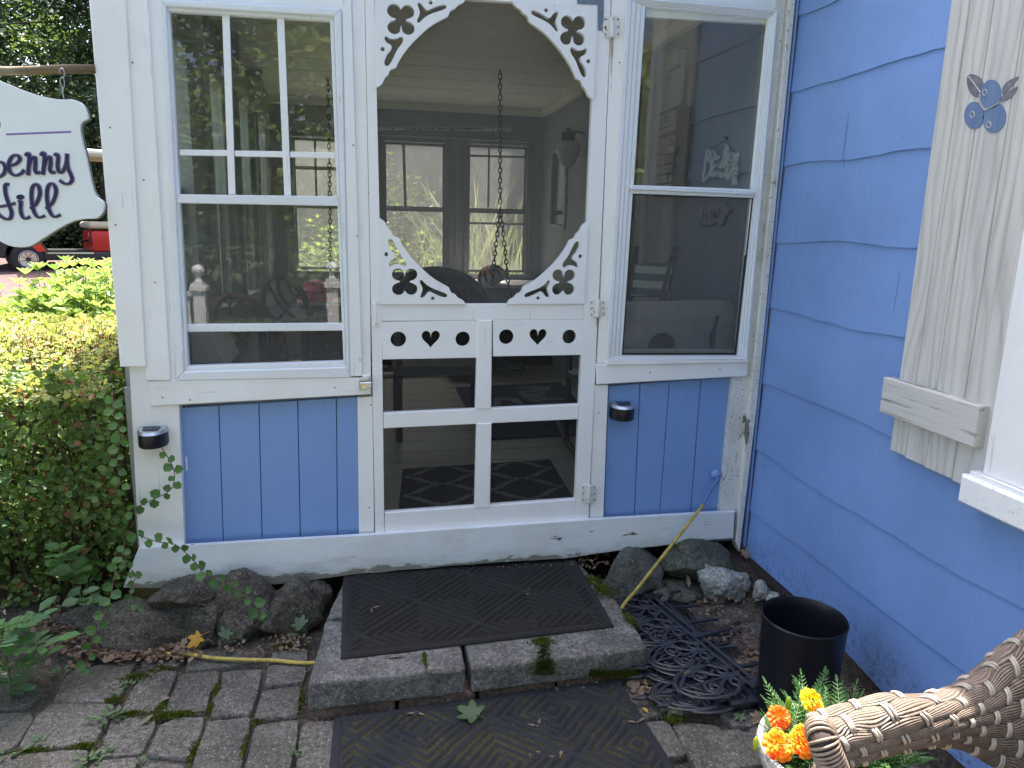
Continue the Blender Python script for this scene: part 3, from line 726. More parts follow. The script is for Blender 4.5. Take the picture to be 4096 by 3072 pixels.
# --- shutter: four grey weathered boards with battens and a painted berry emblem
m_, nt, b = nmat('weathered_wood')
wv = N(nt, 'TexWave', wave_type='BANDS', bands_direction='Y'); wv.inputs['Scale'].default_value = 9; wv.inputs['Distortion'].default_value = 14; wv.inputs['Detail'].default_value = 2; wv.inputs['Detail Scale'].default_value = .9
nt.links.new(coord(nt, (1, 1, .20)), wv.inputs['Vector'])
fi = noisef(nt, coord(nt, (60, 120, 3)), 1, 5, .65); big = noisef(nt, coord(nt, (3, 5, 1.2)), 1.6, 4)
c = ramp(nt, wv.outputs['Fac'], [(.0, (.42, .41, .38)), (.22, (.55, .535, .50)), (1, (.62, .605, .57))])
c = mix(nt, .40, c, ramp(nt, fi, [(.32, (.30, .29, .27)), (.48, (.62, .60, .57))]))
c = mix(nt, math_(nt, 'MULTIPLY', ramp(nt, big, [(.5, 0), (.75, 1)]), .4), c, (.33, .32, .32))
nt.links.new(c, b.inputs['Base Color']); b.inputs['Roughness'].default_value = .8
bump(nt, b, math_(nt, 'ADD', wv.outputs['Fac'], fi), .35, .003)
SX = XC-.034
y_l, y_r = -.838, -1.190
def sboard(m, ya, yb, za, zb, x=SX, th=.02): m.prism([(x, ya, za), (x, ya, zb), (x, yb, zb), (x, yb, za)], (th, 0, 0), .002)
m = MB(); e = [y_l, -.905, -.985, -1.085, y_r]; bt = [.556, .552, .549, .546]
for i in range(4): sboard(m, e[i]-.001, e[i+1]+.001, bt[i], 2.45)
sh = m.build('shutter', 'weathered_wood', house)
m_, nt, b = nmat('batten_wood')
gn = noisef(nt, coord(nt, (30, 3, 110)), 1, 5, .7)
c = ramp(nt, gn, [(.33, (.16, .155, .15)), (.43, (.55, .54, .51)), (.8, (.62, .60, .57))]); nt.links.new(c, b.inputs['Base Color']); b.inputs['Roughness'].default_value = .8; bump(nt, b, gn, .5, .003)
m = MB(); a = PX(3570, 1520, SX-.03); 
m.prism([(SX-.032, -.812, .668), (SX-.032, -.812, .775), (SX-.032, -1.170, .772), (SX-.032, -1.170, .665)], (.0315, 0, 0), .002); m.build('shutter_batten', 'batten_wood', sh)
m_, nt, b = nmat('stencil_blue'); c = mix(nt, .5, (.12, .19, .34), ramp(nt, noisef(nt, coord(nt, (30, 60, 3)), 1), [(.3, (.10, .16, .30)), (.7, (.20, .27, .40))])); nt.links.new(c, b.inputs['Base Color']); b.inputs['Roughness'].default_value = .8
simple('stencil_grey', (.17, .17, .20), .8, 0, .25, 60)
# emblem: photo points on the shutter face, laid on as thin stencil paint
Z4 = lambda x, y: PX(3000+x*.7834, y*.7834, SX-.0005)
def ell(cx, cy, rx, ry, rot=0, n=32): return [Z4(cx+rx*math.cos(t)*math.cos(rot)-ry*math.sin(t)*math.sin(rot), cy+rx*math.cos(t)*math.sin(rot)+ry*math.sin(t)*math.cos(rot)) for t in [2*math.pi*k/n for k in range(n)]]
m = MB()
for q in ((1230, 482, 53, 76, .12), (1146, 589, 51, 70, .05), (1249, 602, 58, 77, .22)): m = MB(); m.prism(ell(*q), (-.0012, 0, 0)); m.build('painted_berry', 'stencil_blue', sh)
m = MB()
for q in ((1202, 473, 11, 15), (1138, 585, 11, 15), (1222, 638, 12, 16)):
    pts = ell(*q); pts = [p+Vector((-.0018, 0, 0)) for p in pts]; m.tube(pts, .0011, 5, closed=True)
for pl in ([(1176, 480), (1174, 515), (1186, 545), (1200, 560), (1215, 558), (1250, 540), (1280, 520)], [(1120, 390), (1150, 430), (1180, 472)]):
    m.tube([Z4(*p)+Vector((-.002, 0, 0)) for p in pl], .0014, 5)
m.build('emblem_line', 'weathered_wood', sh)
m = MB()
m.prism([Z4(*p) for p in smoothloop([(1116, 383), (1145, 380), (1180, 400), (1195, 440), (1178, 475), (1165, 498), (1135, 485), (1114, 450), (1108, 410)], 3)], (-.0010, 0, 0)); m.build('painted_leaf', 'stencil_grey', sh); m = MB()
m.prism([Z4(*p) for p in smoothloop([(1290, 455), (1305, 425), (1340, 402), (1372, 392), (1350, 425), (1325, 455), (1292, 480)], 3)], (-.0010, 0, 0)); m.build('painted_leaf', 'stencil_grey', sh); m = MB()
m.prism([Z4(*p) for p in smoothloop([(1278, 512), (1300, 478), (1335, 458), (1368, 442), (1350, 480), (1320, 508), (1290, 518)], 3)], (-.0010, 0, 0))
m.build('painted_leaf', 'stencil_grey', sh)
# --- white window trim right of the shutter
m = MB(); m.prism([(XC-.05, -1.195, .603), (XC-.05, -1.195, 2.9), (XC-.05, -1.33, 2.9), (XC-.05, -1.33, .603)], (.048, 0, 0), .003); m.prism([(XC-.035, -1.3305, .603), (XC-.035, -1.3305, 2.9), (XC-.035, -1.40, 2.9), (XC-.035, -1.40, .603)], (.03, 0, 0), .002); tw = m.build('window_trim', 'white_vertical', house)
m = MB(); m.prism([(XC-.075, -1.155, .515), (XC-.075, -1.155, .590), (XC-.075, -2.4, .590), (XC-.075, -2.4, .515)], (.073, 0, 0), .006); m.box((XC-.062, -1.17, .590), (XC-.004, -2.4, .6025)); m.build('window_sill', 'white_horizontal', house)
m = MB(); m.quad((XC-.03, -1.40, .6), (XC-.03, -1.40, 2.2), (XC-.03, -2.3, 2.2), (XC-.03, -2.3, .6)); m.build('glass_pane', 'window_glass', house)
m = MB(); m.box((XC-.05, -2.3, .603), (XC-.005, -2.42, 2.9)); m.build('window_trim', 'white_vertical', house)
# ================================================================ GROUND
GZ = -.275
def S(a, b, t):
    t = max(0, min(1, (t-a)/(b-a))); return t*t*(3-2*t)
def gh(x, y):
    h = -.315
    left = S(.95, 2.6, -x)
    h += .50*S(.6, 5.6, y)*left + .15*S(6, 10, y)*left
    h += .45*S(4.25, 6.5, y)*(1-left)
    h += .25*S(8, 14, y)
    return h
n = 120; xs = [-40 + 80*(i/n) if False else math.copysign(abs(i/n*2-1)**2.2, i/n*2-1)*45 for i in range(n+1)]
vs = []; 
for j in range(n+1):
    for i in range(n+1):
        x, y = xs[i], xs[j]; vs.append((x, y, gh(x, y) + (.012*noise.noise(Vector((x*2, y*2, 0))) if abs(x) < 6 else 0)))
fs = [(j*(n+1)+i, j*(n+1)+i+1, (j+1)*(n+1)+i+1, (j+1)*(n+1)+i) for j in range(n) for i in range(n)]
m = MB(); m.add(vs, fs); o = m.build('ground', 'meadow_soil', smooth=True, base=(0, 0, 0)); tag(o, kind='structure')
# bare earth bed under and round the paving
m = MB(); vs = []; nx, ny = 90, 110
for j in range(ny+1):
    for i in range(nx+1):
        x = -2.4 + 3.97*i/nx; y = -4.5+4.7*j/ny
        z = -.296 + .006*noise.noise(Vector((x*9, y*9, 1))) + .010*noise.noise(Vector((x*2.5, y*2.5, 5)))
        z += .09*S(.93, 1.5, x)*S(-.30, -.02, y) + .05*S(1.30, 1.56, x)*S(-1.3, -.2, y) + .05*S(-.25, .1, y)*S(.9, 1.4, -x) + .02*S(.8, 1.6, -x)
        vs.append((x, y, z))
m.add(vs, [(j*(nx+1)+i, j*(nx+1)+i+1, (j+1)*(nx+1)+i+1, (j+1)*(nx+1)+i) for j in range(ny) for i in range(nx)])
o = m.build('soil_bed', 'soil', smooth=True, base=(0, 0, 0)); tag(o, kind='structure')
def chaikin(p, k=2, t=.22):
    for _ in range(k):
        q = []
        for i in range(len(p)):
            a, b = p[i], p[(i+1) % len(p)]; q += [a*(1-t)+b*t, a*t+b*(1-t)]
        p = q
    return p
def paver(m, pts, z=GZ, th=.05, rd=random, shrink=.004):
    pts = [Vector((p[0], p[1], 0)) for p in pts]; c = sum(pts, Vector())/len(pts)
    # subdivide edges a little and wobble, then round the corners
    q = []
    for i in range(len(pts)):
        a, b = pts[i], pts[(i+1) % len(pts)]
        for t in (0, .33, .66): q.append(a*(1-t)+b*t)
    q = [p + (c-p).normalized()*(shrink-.0025+rd.uniform(-.002, .002)) for p in q]
    q = chaikin(q, 2, .25)
    tx, ty, dz = rd.uniform(-.012, .012), rd.uniform(-.012, .012), rd.uniform(-.004, .004)
    n = len(q); vs = []
    H = lambda p: z+dz+(p.x-c.x)*tx+(p.y-c.y)*ty
    rings = [(1.0, -.05), (1.0, -.014), (.985, -.004), (.955, -.0005), (.6, .0015)]
    for s_, dz_ in rings:
        for p in q:
            v = c+(p-c)*s_; vs.append((v.x, v.y, H(v)+dz_+.0016*noise.noise(Vector((v.x*25, v.y*25, 3)))))
    fs = [(k*n+i, k*n+(i+1) % n, (k+1)*n+(i+1) % n, (k+1)*n+i) for k in range(len(rings)-1) for i in range(n)]
    vs.append((c.x, c.y, H(c)+.0015)); fs += [((len(rings)-1)*n+i, (len(rings)-1)*n+(i+1) % n, len(vs)-1) for i in range(n)]
    m.add(vs, fs)
Z3 = lambda x, y: PZ(x*.6329, 2200+y*.6329, GZ)
pv = [
 [(440,752),(650,712),(868,680),(800,840),(735,960),(320,962),(370,850)],
 [(905,762),(1000,745),(1128,752),(1090,850),(1050,945),(960,1022),(758,1010),(830,870)],
 [(1150,772),(1390,748),(1385,840),(1330,900),(1308,1028),(990,1022),(1075,930),(1110,850)],
 [(1405,765),(1665,740),(1640,880),(1590,1035),(1322,1056),(1335,950),(1395,850)],
 [(1685,732),(1945,722),(1925,842),(1668,868)],
 [(1655,884),(1912,856),(1890,1045),(1600,1078),(1630,960)],
 [(1215,640),(1460,620),(1690,635),(1660,690),(1400,740),(1160,760),(1180,700)],
 [(1720,640),(1950,625),(1945,705),(1690,715)],
 [(880,700),(1160,690),(1130,735),(900,748)],
 [(-300,1040),(205,1012),(218,1070),(80,1265),(-260,1310)],
 [(225,1045),(330,970),(738,970),(690,1085),(590,1240),(100,1265)],
 [(705,1055),(990,1035),(985,1110),(900,1292),(608,1312),(650,1200)],
 [(1005,1100),(1120,1048),(1295,1042),(1285,1130),(1195,1325),(915,1296),(985,1150)],
 [(1315,1075),(1590,1045),(1578,1150),(1515,1420),(1195,1420),(1225,1290)],
 [(1602,1100),(1890,1055),(1885,1180),(1835,1400),(1535,1400)],
 [(1905,1085),(2300,1060),(2300,1400),(1860,1400)],
 [(-400,1330),(300,1270),(560,1258),(570,1300),(440,1480),(-500,1520)],
 [(590,1335),(870,1310),(880,1350),(800,1480),(470,1490)],
 [(905,1330),(1180,1350),(1160,1500),(830,1500)],
 [(-300,780),(60,760),(300,880),(180,990),(-200,1020)],
]
m = MB(); rd = random.Random(11)
for q in pv: paver(m, [Z3(*a) for a in q], rd=rd)
# right of the step, from the photograph
ZR = lambda x, y: PZ(2300+x*.6631, 1900+y*.6631, GZ)
for q in ([(640,790),(1130,720),(1180,800),(930,905),(700,850)], [(945,915),(1190,850),(1240,1000),(1130,1060),(880,1040)], [(570,1480),(860,1500),(1000,1700),(700,1720)],
          [(860,1440),(1140,1400),(1200,1520),(960,1520)], [(330,1500),(560,1480),(690,1700),(440,1720)], [(980,1540),(1220,1520),(1500,1700),(1040,1700)], [(560,1180),(1100,1080),(1140,1370),(880,1400),(640,1440),(420,1300)],
          [(-200,1300),(300,1250),(560,1440),(330,1480),(-200,1500)]):
    paver(m, [ZR(*a) for a in q], rd=rd)
# the rest of the terrace, laid the same way out of frame and behind the camera
for j in range(14):
    y1 = -1.10 - j*.27; y0 = y1-.27; x = -2.2 + (j % 3)*.07
    while x < 1.50:
        w_ = rd.choice((.20, .27, .36)); x1 = min(x+w_, 1.54)
        if x1-x > .1: paver(m, [(x+rd.uniform(-.01,.01), y0), (x1, y0+rd.uniform(-.01,.01)), (x1, y1), (x, y1+rd.uniform(-.012,.004))], rd=rd)
        x = x1
for (xa, xb, ya, yb) in ((1.10, 1.34, -1.09, -.86), (1.36, 1.55, -1.09, -.90), (.86, 1.08, -1.09, -.93)): paver(m, [(xa, ya), (xb, ya), (xb, yb), (xa, yb)], rd=rd)
o = m.build('paving', 'paver_stone', smooth='auto', base=(0, -.9, -.3)); tag(o, kind='structure')

# ================================================================ STEP
def slab(parent, name, pts, zt, zb, mat, seed, rough=.004, bev=.012):
    bm = bmesh.new(); T = [bm.verts.new((x, y, zt)) for x, y in pts]; B = [bm.verts.new((x, y, zb)) for x, y in pts]
    n = len(pts); bm.faces.new(T); bm.faces.new(list(reversed(B)))
    for i in range(n): bm.faces.new((T[i-1], T[i], B[i], B[i-1]) if False else (T[i], T[i-1], B[i-1], B[i]))
    bmesh.ops.recalc_face_normals(bm, faces=bm.faces)
    bmesh.ops.bevel(bm, geom=[e for e in bm.edges], offset=bev, segments=3, affect='EDGES', profile=.6)
    bmesh.ops.triangulate(bm, faces=[f for f in bm.faces if len(f.verts) > 4])
    for _ in range(4):
        es = [e for e in bm.edges if e.calc_length() > .022]
        if not es: break
        bmesh.ops.subdivide_edges(bm, edges=es, cuts=1)
        bmesh.ops.triangulate(bm, faces=[f for f in bm.faces if len(f.verts) > 4])
    bm.normal_update()
    for v in bm.verts:
        k = rough*(noise.noise(v.co*14+Vector((seed, 0, 0)))+.7*noise.noise(v.co*40+Vector((seed, 5, 0)))); v.co += v.normal*k
    me = bpy.data.meshes.new(name); bm.to_mesh(me); bm.free(); me.polygons.foreach_set('use_smooth', [True]*len(me.polygons))
    return link_mesh(name, me, mat, parent)
step = thing('stone_step', 'low grey stone doorstep with mossy edges below the screen door', 'step', (.33, -.35, -.3))
ST = -.15
slab(step, 'step_block', [(-.206, -.70), (.268, -.688), (.262, -.34), (-.172, -.345)], ST, -.243, 'step_stone', 1)
slab(step, 'step_block', [(.283, -.692), (.872, -.665), (.868, -.33), (.276, -.34)], ST, -.241, 'step_stone', 2)
slab(step, 'step_block', [(-.172, -.335), (.30, -.33), (.30, -.03), (-.118, -.03)], ST, -.243, 'step_stone', 3)
slab(step, 'step_block', [(.31, -.33), (.866, -.32), (.82, -.03), (.31, -.03)], ST-.003, -.243, 'step_stone', 4)
for i, (a, b) in enumerate(((-.188, .05), (.062, .30), (.312, .56), (.572, .845))):
    slab(step, 'footing_brick', [(a, -.690+i*.01), (b, -.684+i*.01), (b, -.50), (a, -.50)], -.246, -.31, 'step_brick', 10+i, .003, .006)
slab(step, 'footing_brick', [(-.188, -.49), (-.06, -.49), (-.06, -.06), (-.14, -.06)], -.246, -.31, 'step_brick', 20, .003, .006)
slab(step, 'footing_brick', [(.72, -.49), (.845, -.49), (.80, -.06), (.68, -.06)], -.246, -.31, 'step_brick', 21, .003, .006)

# ================================================================ MATS
def matmat(name, base, groove, gamt, fib):
    m_, nt, b = nmat(name); at = N(nt, 'Attribute', attribute_name='groove'); p = coord(nt)
    f = noisef(nt, p, 380, 3, .8); c = mix(nt, ramp(nt, f, [(.3, 0), (.75, 1)]), tuple(x*.6 for x in base), tuple(x*1.7 for x in base))
    pt = ramp(nt, noisef(nt, p, 7, 4, .6), [(.42, 0), (.60, 1)])
    g = math_(nt, 'MULTIPLY', at.outputs['Fac'], math_(nt, 'MULTIPLY', pt, gamt))
    gc = ramp(nt, noisef(nt, p, 160, 3, .7), [(.35, tuple(x*.4 for x in groove)), (.65, groove)])
    c = mix(nt, g, c, gc)
    li = ramp(nt, noisef(nt, p, 240, 2, .6), [(.70, 0), (.73, 1)]); c = mix(nt, math_(nt, 'MULTIPLY', li, fib), c, (.25, .23, .19))
    nt.links.new(c, b.inputs['Base Color']); b.inputs['Roughness'].default_value = .95; bump(nt, b, f, .7, .003)
matmat('mat_charcoal', (.018, .017, .016), (.05, .045, .03), .25, .35)
matmat('mat_mossy', (.018, .019, .024), (.10, .10, .03), 1.1, .8)
def ridged_mat(name, TL, BL, BR, TR, z, mat, label, base):
    L, Wd = .93, .62; nx, ny = 300, 200; vs = []; att = []
    for j in range(ny+1):
        for i in range(nx+1):
            s, t = i/nx, j/ny
            p = (TL*(1-s)+TR*s)*(1-t)+(BL*(1-s)+BR*s)*t
            u, v = s*L, t*Wd
            e = min(u, L-u, v, Wd-v); gr = 0
            if e < .028: h = .006 + (.0025 if e < .022 else 0)
            else:
                a = ((u-L/2+.20) % .40)/.40; b_ = ((v-Wd/2+.20) % .40)/.40
                d = abs(a-.5)+abs(b_-.5)
                d = d if d < .5 else 1-d
                ph = (d*11.0 + .15) % 1.0; k = .5-.5*math.cos(2*math.pi*ph)
                h = .001+.013*k**.45; gr = max(0, 1-k*1.6)
            if e < .004: h *= .4
            h += .0008*noise.noise(Vector((u*60, v*60, z*9)))
            wv = .003*noise.noise(Vector((u*3, v*3, z*50)))
            vs.append((p.x, p.y, z+h+wv)); att.append(gr)
    m = MB(); m.add(vs, [(j*(nx+1)+i, (j+1)*(nx+1)+i, (j+1)*(nx+1)+i+1, j*(nx+1)+i+1) for j in range(ny) for i in range(nx)])
    # underside skirt
    k0 = len(m.v); edge = [(0, 0), (0, ny), (nx, ny), (nx, 0)]
    bd = [j*(nx+1) for j in range(ny+1)] + [ny*(nx+1)+i for i in range(1, nx+1)] + [j*(nx+1)+nx for j in range(ny-1, -1, -1)] + [i for i in range(nx-1, 0, -1)]
    low = []
    for q in bd: v = m.v[q]; low.append(len(m.v)); m.v.append((v[0], v[1], z-.002)); att.append(0)
    for a in range(len(bd)):
        b2 = (a+1) % len(bd); m.f.append((bd[a], low[a], low[b2], bd[b2])); m.m.append(0)
    o = m.build(name, mat, smooth=True, base=base)
    at_ = o.data.attributes.new('groove', 'FLOAT', 'POINT'); at_.data.foreach_set('value', att)
    return tag(o, label, 'doormat', 'ribbed doormats at the step')
q = [PZ(1373, 2296, ST), PZ(1363, 2642, ST), PZ(2455, 2512, ST), PZ(2288, 2222, ST)]
ridged_mat('doormat', *q, ST+.004, 'mat_charcoal', 'dark ribbed doormat with a diamond pattern lying on the stone doorstep', (.3, -.3, ST))
a, b = PZ(1336, 2882, GZ), PZ(2475, 2726, GZ); dn = Vector((a.y-b.y, b.x-a.x, 0)).normalized()*-.61
dr = (PZ(1322, 3072, GZ)-a).normalized(); 
q = [a, a+Vector((-.01, -.61, 0)), b+Vector((.03, -.61, 0)), b]
ridged_mat('doormat', *q, GZ+.004, 'mat_mossy', 'old doormat with moss growing in its grooves, on the paving below the step', (.3, -1, GZ))

# ================================================================ ROCKS
def RK(px, py, y, r, seed, mat, label, name='foundation_rock', disp=.35, rot=0, cuts=5, sq=1):
    c = PY(px, py, y)
    return rock(name, mat, c, r, seed, cuts=cuts, label=label, cat='rock', group='foundation rocks along the porch', rot=rot, disp=disp)
RK(735, 2375, -.10, (.125, .10, .075), 21, 'field_stone', 'rounded boulder on top of the pile under the left skirting board')
RK(610, 2500, -.12, (.20, .13, .145), 22, 'field_stone', 'big low rock at the left end of the foundation, below the rounded boulder')
RK(790, 2520, -.13, (.14, .12, .13), 23, 'field_stone', 'dark mossy rock in the middle of the left foundation pile, behind the orange leaf')
RK(960, 2465, -.12, (.135, .11, .175), 24, 'field_stone', 'tall cracked rock with a flat top, third from the stone doorstep')
RK(1140, 2455, -.13, (.13, .10, .15), 25, 'field_stone', 'slanting wedge of rock just left of the stone doorstep')
RK(1270, 2400, -.08, (.06, .07, .10), 26, 'field_stone', 'small dark rock wedged behind the doorstep corner under the skirting')
RK(400, 2520, -.05, (.16, .12, .10), 27, 'field_stone', 'shaded rock half hidden under the hedge')
RK(2530, 2300, -.11, (.175, .14, .105), 28, 'green_stone', 'large flat greenish rock between the doorstep and the yellow cord', disp=.15, rot=.2)
RK(2790, 2240, -.08, (.155, .11, .085), 29, 'green_stone', 'broad green rock under the right end of the skirting board', disp=.25)
RK(2690, 2360, -.10, (.12, .10, .055), 30, 'green_stone', 'low rock behind the pale quartz lump')
RK(2888, 2325, -.17, (.100, .08, .088), 31, 'pale_stone', 'pale crusty lump of rock in the corner by the blue wall', disp=.55)
RK(3045, 2360, -.28, (.045, .04, .04), 32, 'pale_stone', 'small grey stone against the foot of the blue wall', 'small_stone', cuts=4)
RK(3098, 2405, -.36, (.033, .04, .035), 33, 'pale_stone', 'smallest grey stone, nearest the black bucket by the blue wall', 'small_stone', cuts=4)
RK(2640, 2385, -.20, (.05, .05, .035), 34, 'green_stone', 'little stone at the upper end of the scrolled edging stack', 'small_stone', cuts=4)
RK(2960, 2210, .0, (.05, .06, .08), 35, 'soil', 'dark earthy rock in the inside corner of the two walls', cuts=4)
# moss cushions (one mass of tiny tufts, in joints and along the step edge)
m = MB(); rd = random.Random(4)
def mossy(c, r, nn, sc=1.0, hz=.006):
    for _ in range(nn):
        a = rd.uniform(0, 6.283); q = abs(rd.gauss(0, .5)); x = c.x+math.cos(a)*r[0]*q; y = c.y+math.sin(a)*r[1]*q
        z = c.z + hz*max(0, 1-q)*rd.uniform(.3, 1.3); d = Vector((rd.gauss(0, .5), rd.gauss(0, .5), 1)); s_ = rd.uniform(.004, .008)*sc
        m.leaf((x, y, z-.001), d, (rd.gauss(0, 1), rd.gauss(0, 1), .2), s_*1.5, s_*.55, mi=0)
for q, r, nn in (((1040,1050),(.065,.022),900), ((1150,1035),(.05,.015),500), ((830,1035),(.05,.015),450), ((1030,990),(.022,.03),350), ((860,800),(.05,.02),500), ((1370,880),(.012,.05),250), ((1330,1000),(.01,.05),220),
                 ((1220,1280),(.012,.06),280), ((1540,1250),(.01,.08),220), ((1610,1090),(.02,.02),200), ((200,1270),(.08,.015),350), ((530,1240),(.05,.02),350), ((1800,610),(.07,.02),400), ((1900,950),(.008,.08),250), ((1010,750),(.05,.02),300), ((590,1290),(.015,.03),200), ((720,950),(.04,.02),350)):
    mossy(Z3(*q)+Vector((0, 0, -.004)), r, nn)
for q, r, nn in (((600,1480),(.035,.03),700), ((500,1240),(.03,.03),300), ((250,1190),(.12,.03),900), ((60,1200),(.10,.02),500)): mossy(ZR(*q)+Vector((0, 0, .004)), r, nn)
Zs = lambda x, y: PZ(1200+x*.678, 2100+y*.678, ST+.001)
for q, r, nn in (((1430,690),(.04,.022),700), ((1790,390),(.05,.07),900), ((1720,330),(.05,.05),500), ((1940,560),(.016,.05),300), ((735,800),(.006,.06),150)): mossy(Zs(*q), r, nn)
Zf = lambda x, y, yy: PY(1200+x*.678, 2100+y*.678, yy)
for _ in range(1500):
    x, y = rd.gauss(1440, 55), rd.uniform(700, 890); w_ = 25+((y-700)/190)*60
    x = 1440+rd.gauss(0, 1)*w_*.5; c = Zf(x, y, -.69); d = Vector((rd.gauss(0, .5), -1, .3)); s_ = rd.uniform(.004, .008)
    m.leaf(c+Vector((0, .006, 0)), d, (rd.gauss(0, 1), .2, 1), s_*1.4, s_*.6)
for _ in range(1300):
    x = rd.uniform(1700, 1990); y = 880+rd.gauss(0, 12); c = Zf(x, y, -.68); s_ = rd.uniform(.004, .009)
    m.leaf(c, (rd.gauss(0, .5), -.7, .8), (rd.gauss(0, 1), .2, 1), s_*1.6, s_*.6)
for _ in range(420):
    x = rd.uniform(0, 1); c = PY(2485+x*50, 2510-60+x*60+rd.gauss(0, 5), -.42-.1*x); s_ = rd.uniform(.006, .011)
    m.leaf(c, (.5+rd.gauss(0, .5), -.4, .6), (rd.gauss(0, 1), .2, 1), s_*1.8, s_*.6)
o = m.build('moss', 'moss', base=(0, -.8, GZ)); tag(o, kind='stuff')

# ================================================================ SCROLLED EDGING PANELS
simple('edging_plastic', (.027, .030, .040), .42, 0, .25, 40, .2, 200)
def edging_mesh():
    m = MB(); rr = .0054
    def T(pts, r=rr): m.tube([(a, b, .004) for a, b in pts], r, 6, flat=(0, 0, 1))
    L = .62; T([(0, 0), (L, 0)], .007); T([(0, .03), (L, .03)], .006)
    mod = .155
    def spiral(cx, cy, a0, turns, r0_, r1, n=22): return [(cx+(r0_+(r1-r0_)*k/n)*math.cos(a0+turns*2*math.pi*k/n), cy+(r0_+(r1-r0_)*k/n)*math.sin(a0+turns*2*math.pi*k/n)) for k in range(n+1)]
    for i in range(4):
        c = .078+i*mod
        # hoop
        hp = [(c-.03, .045)] + [(c+.082*math.cos(t), .135+.125*math.sin(t)) for t in [math.pi*1.12-k*(math.pi*1.24)/26 for k in range(27)]] + [(c+.03, .045)]
        T(hp, .007)
        for sx in (-1, 1):
            sp = [(c+sx*x, y) for x, y in spiral(.030, .062, -math.pi/2, 1.25, .026, .007)]; T(sp)
            sp = [(c+sx*x, y) for x, y in spiral(.034, .150, math.pi*.9, -1.3, .030, .007)]; T(sp)
            T([(c+sx*x, y) for x, y in ((.004, .03), (.010, .09), (.030, .118), (.056, .13), (.066, .16), (.05, .2), (.02, .235), (0, .245))])
        T([(c, .03), (c, .29)], .004)
        m.prism([(c-.013, .285, .009), (c+.013, .285, .009), (c, .33, .009)] if False else [(c, .275, .008), (c-.013, .292, .008), (c, .33, .008), (c+.013, .292, .008)], (0, 0, -.007), .001)
    for s in (.01, L/2, L-.01):
        m.prism([(s-.011, .01, .009), (s-.003, -.13, .006), (s+.003, -.13, .006), (s+.011, .01, .009)], (0, 0, -.008), .001)
        m.prism([(s-.016, .035, .011), (s-.016, -.004, .011), (s+.016, -.004, .011), (s+.016, .035, .011)], (0, 0, -.010), .001)
    me = bpy.data.meshes.new('edging'); me.from_pydata(m.v, [], m.f); me.update(); me.polygons.foreach_set('use_smooth', [True]*len(me.polygons)); me.materials.append(MATS['edging_plastic']); me.set_sharp_from_angle(angle=R(45))
    return me
em = edging_mesh()
# local x runs toward the camera (-y), local y (hoops) toward -x
lab = ['bottom scrolled edging panel lying flat, hoops showing nearest the mossy doormat', 'scrolled edging panel second from the bottom of the stack', 'scrolled edging panel in the middle of the stack by the step', 'scrolled edging panel second from the top, turned askew',
       'topmost scrolled edging panel with its long rail clear of the others', 'scrolled edging panel whose spikes reach toward the black bucket']
for i, (x, y, a, dz, fl) in enumerate(((1.19, -.80, 98, 0, 1), (1.21, -.76, 92, .011, 1), (1.17, -.86, 101, .022, 1), (1.10, -.88, 88, .033, 1), (1.19, -.83, 102, .055, 1), (1.16, -.72, 96, .044, 1))):
    o = bpy.data.objects.new('garden_edging', em); C.objects.link(o); o.location = (x, y, GZ+.004+dz); o.rotation_euler = (R(180 if fl < 0 else 1.2*(i % 3-1)), R(1.0*(i % 2)), R(a))
    o.scale = (1, -1, 1) if False else (1, 1, 1)
    BASE[o.name] = Vector(o.location); tag(o, lab[i], 'garden edging', 'scrolled edging panels stacked beside the step')

# ================================================================ BUCKET, CORD
m_, nt, b = nmat('black_plastic'); b.inputs['Base Color'].default_value = (.008, .009, .014, 1); b.inputs['Roughness'].default_value = .38
bump(nt, b, noisef(nt, coord(nt), 160, 2), .15, .001)
spk = ramp(nt, noisef(nt, coord(nt), 120, 2), [(.74, 0), (.76, 1)]); nt.links.new(mix(nt, math_(nt, 'MULTIPLY', spk, .35), (.008, .009, .014), (.2, .18, .15)), b.inputs['Base Color'])
bk = thing('black_bucket', 'tall open black plastic bucket standing by the blue wall', 'bucket', (1.264, -.90, GZ))
m = MB(); m.lathe([(.108, 0), (.111, .02), (.122, .325), (.1245, .332), (.122, .337), (.119, .332), (.116, .30), (.104, .012), (0.001, .010)], (1.264, -.90, GZ), 56); m.build('bucket_body', 'black_plastic', bk, smooth='auto')
m = MB(); m.lathe([(.1165, 0), (.1150, .003), (.1165, .006)], (1.264, -.90, GZ+.262), 56, cap=False); m.build('rim_line', 'black_plastic', bk, smooth=True)
simple('yellow_cord', (.42, .33, .07), .5, 0, .3, 40); simple('grey_blue_cord', (.10, .19, .42), .5, 0, .2, 40); 
cord = thing('cord', 'yellow electric cord from the blue panel, passing under the step to the hedge', 'cord', (.9, -.35, -.25))
a = PY(2868, 1900, -.02); 
pts = [a+Vector((0, -.02, -.005)), PY(2840, 1965, -.05), PY(2812, 2020, -.075)]
m = MB(); m.tube(cr(pts, 5), .0068, 8); m.build('painted_end', 'grey_blue_cord', cord, smooth=True)
pts = [PY(2812, 2020, -.075), PY(2710, 2150, -.14), PY(2620, 2265, -.21), PY(2545, 2360, -.27), PZ(2489, 2428, -.17), Vector((.86, -.38, -.24)), Vector((.6, -.42, -.278)), Vector((0, -.40, -.280))] + [PZ(x, y, -.262) for x, y in ((1232, 2652), (1100, 2642), (960, 2638), (850, 2632), (760, 2618), (690, 2616), (588, 2612), (500, 2600), (400, 2590))]
m = MB(); m.tube(cr(pts, 6), .0066, 10); m.build('cord_run', 'yellow_cord', cord, smooth=True)
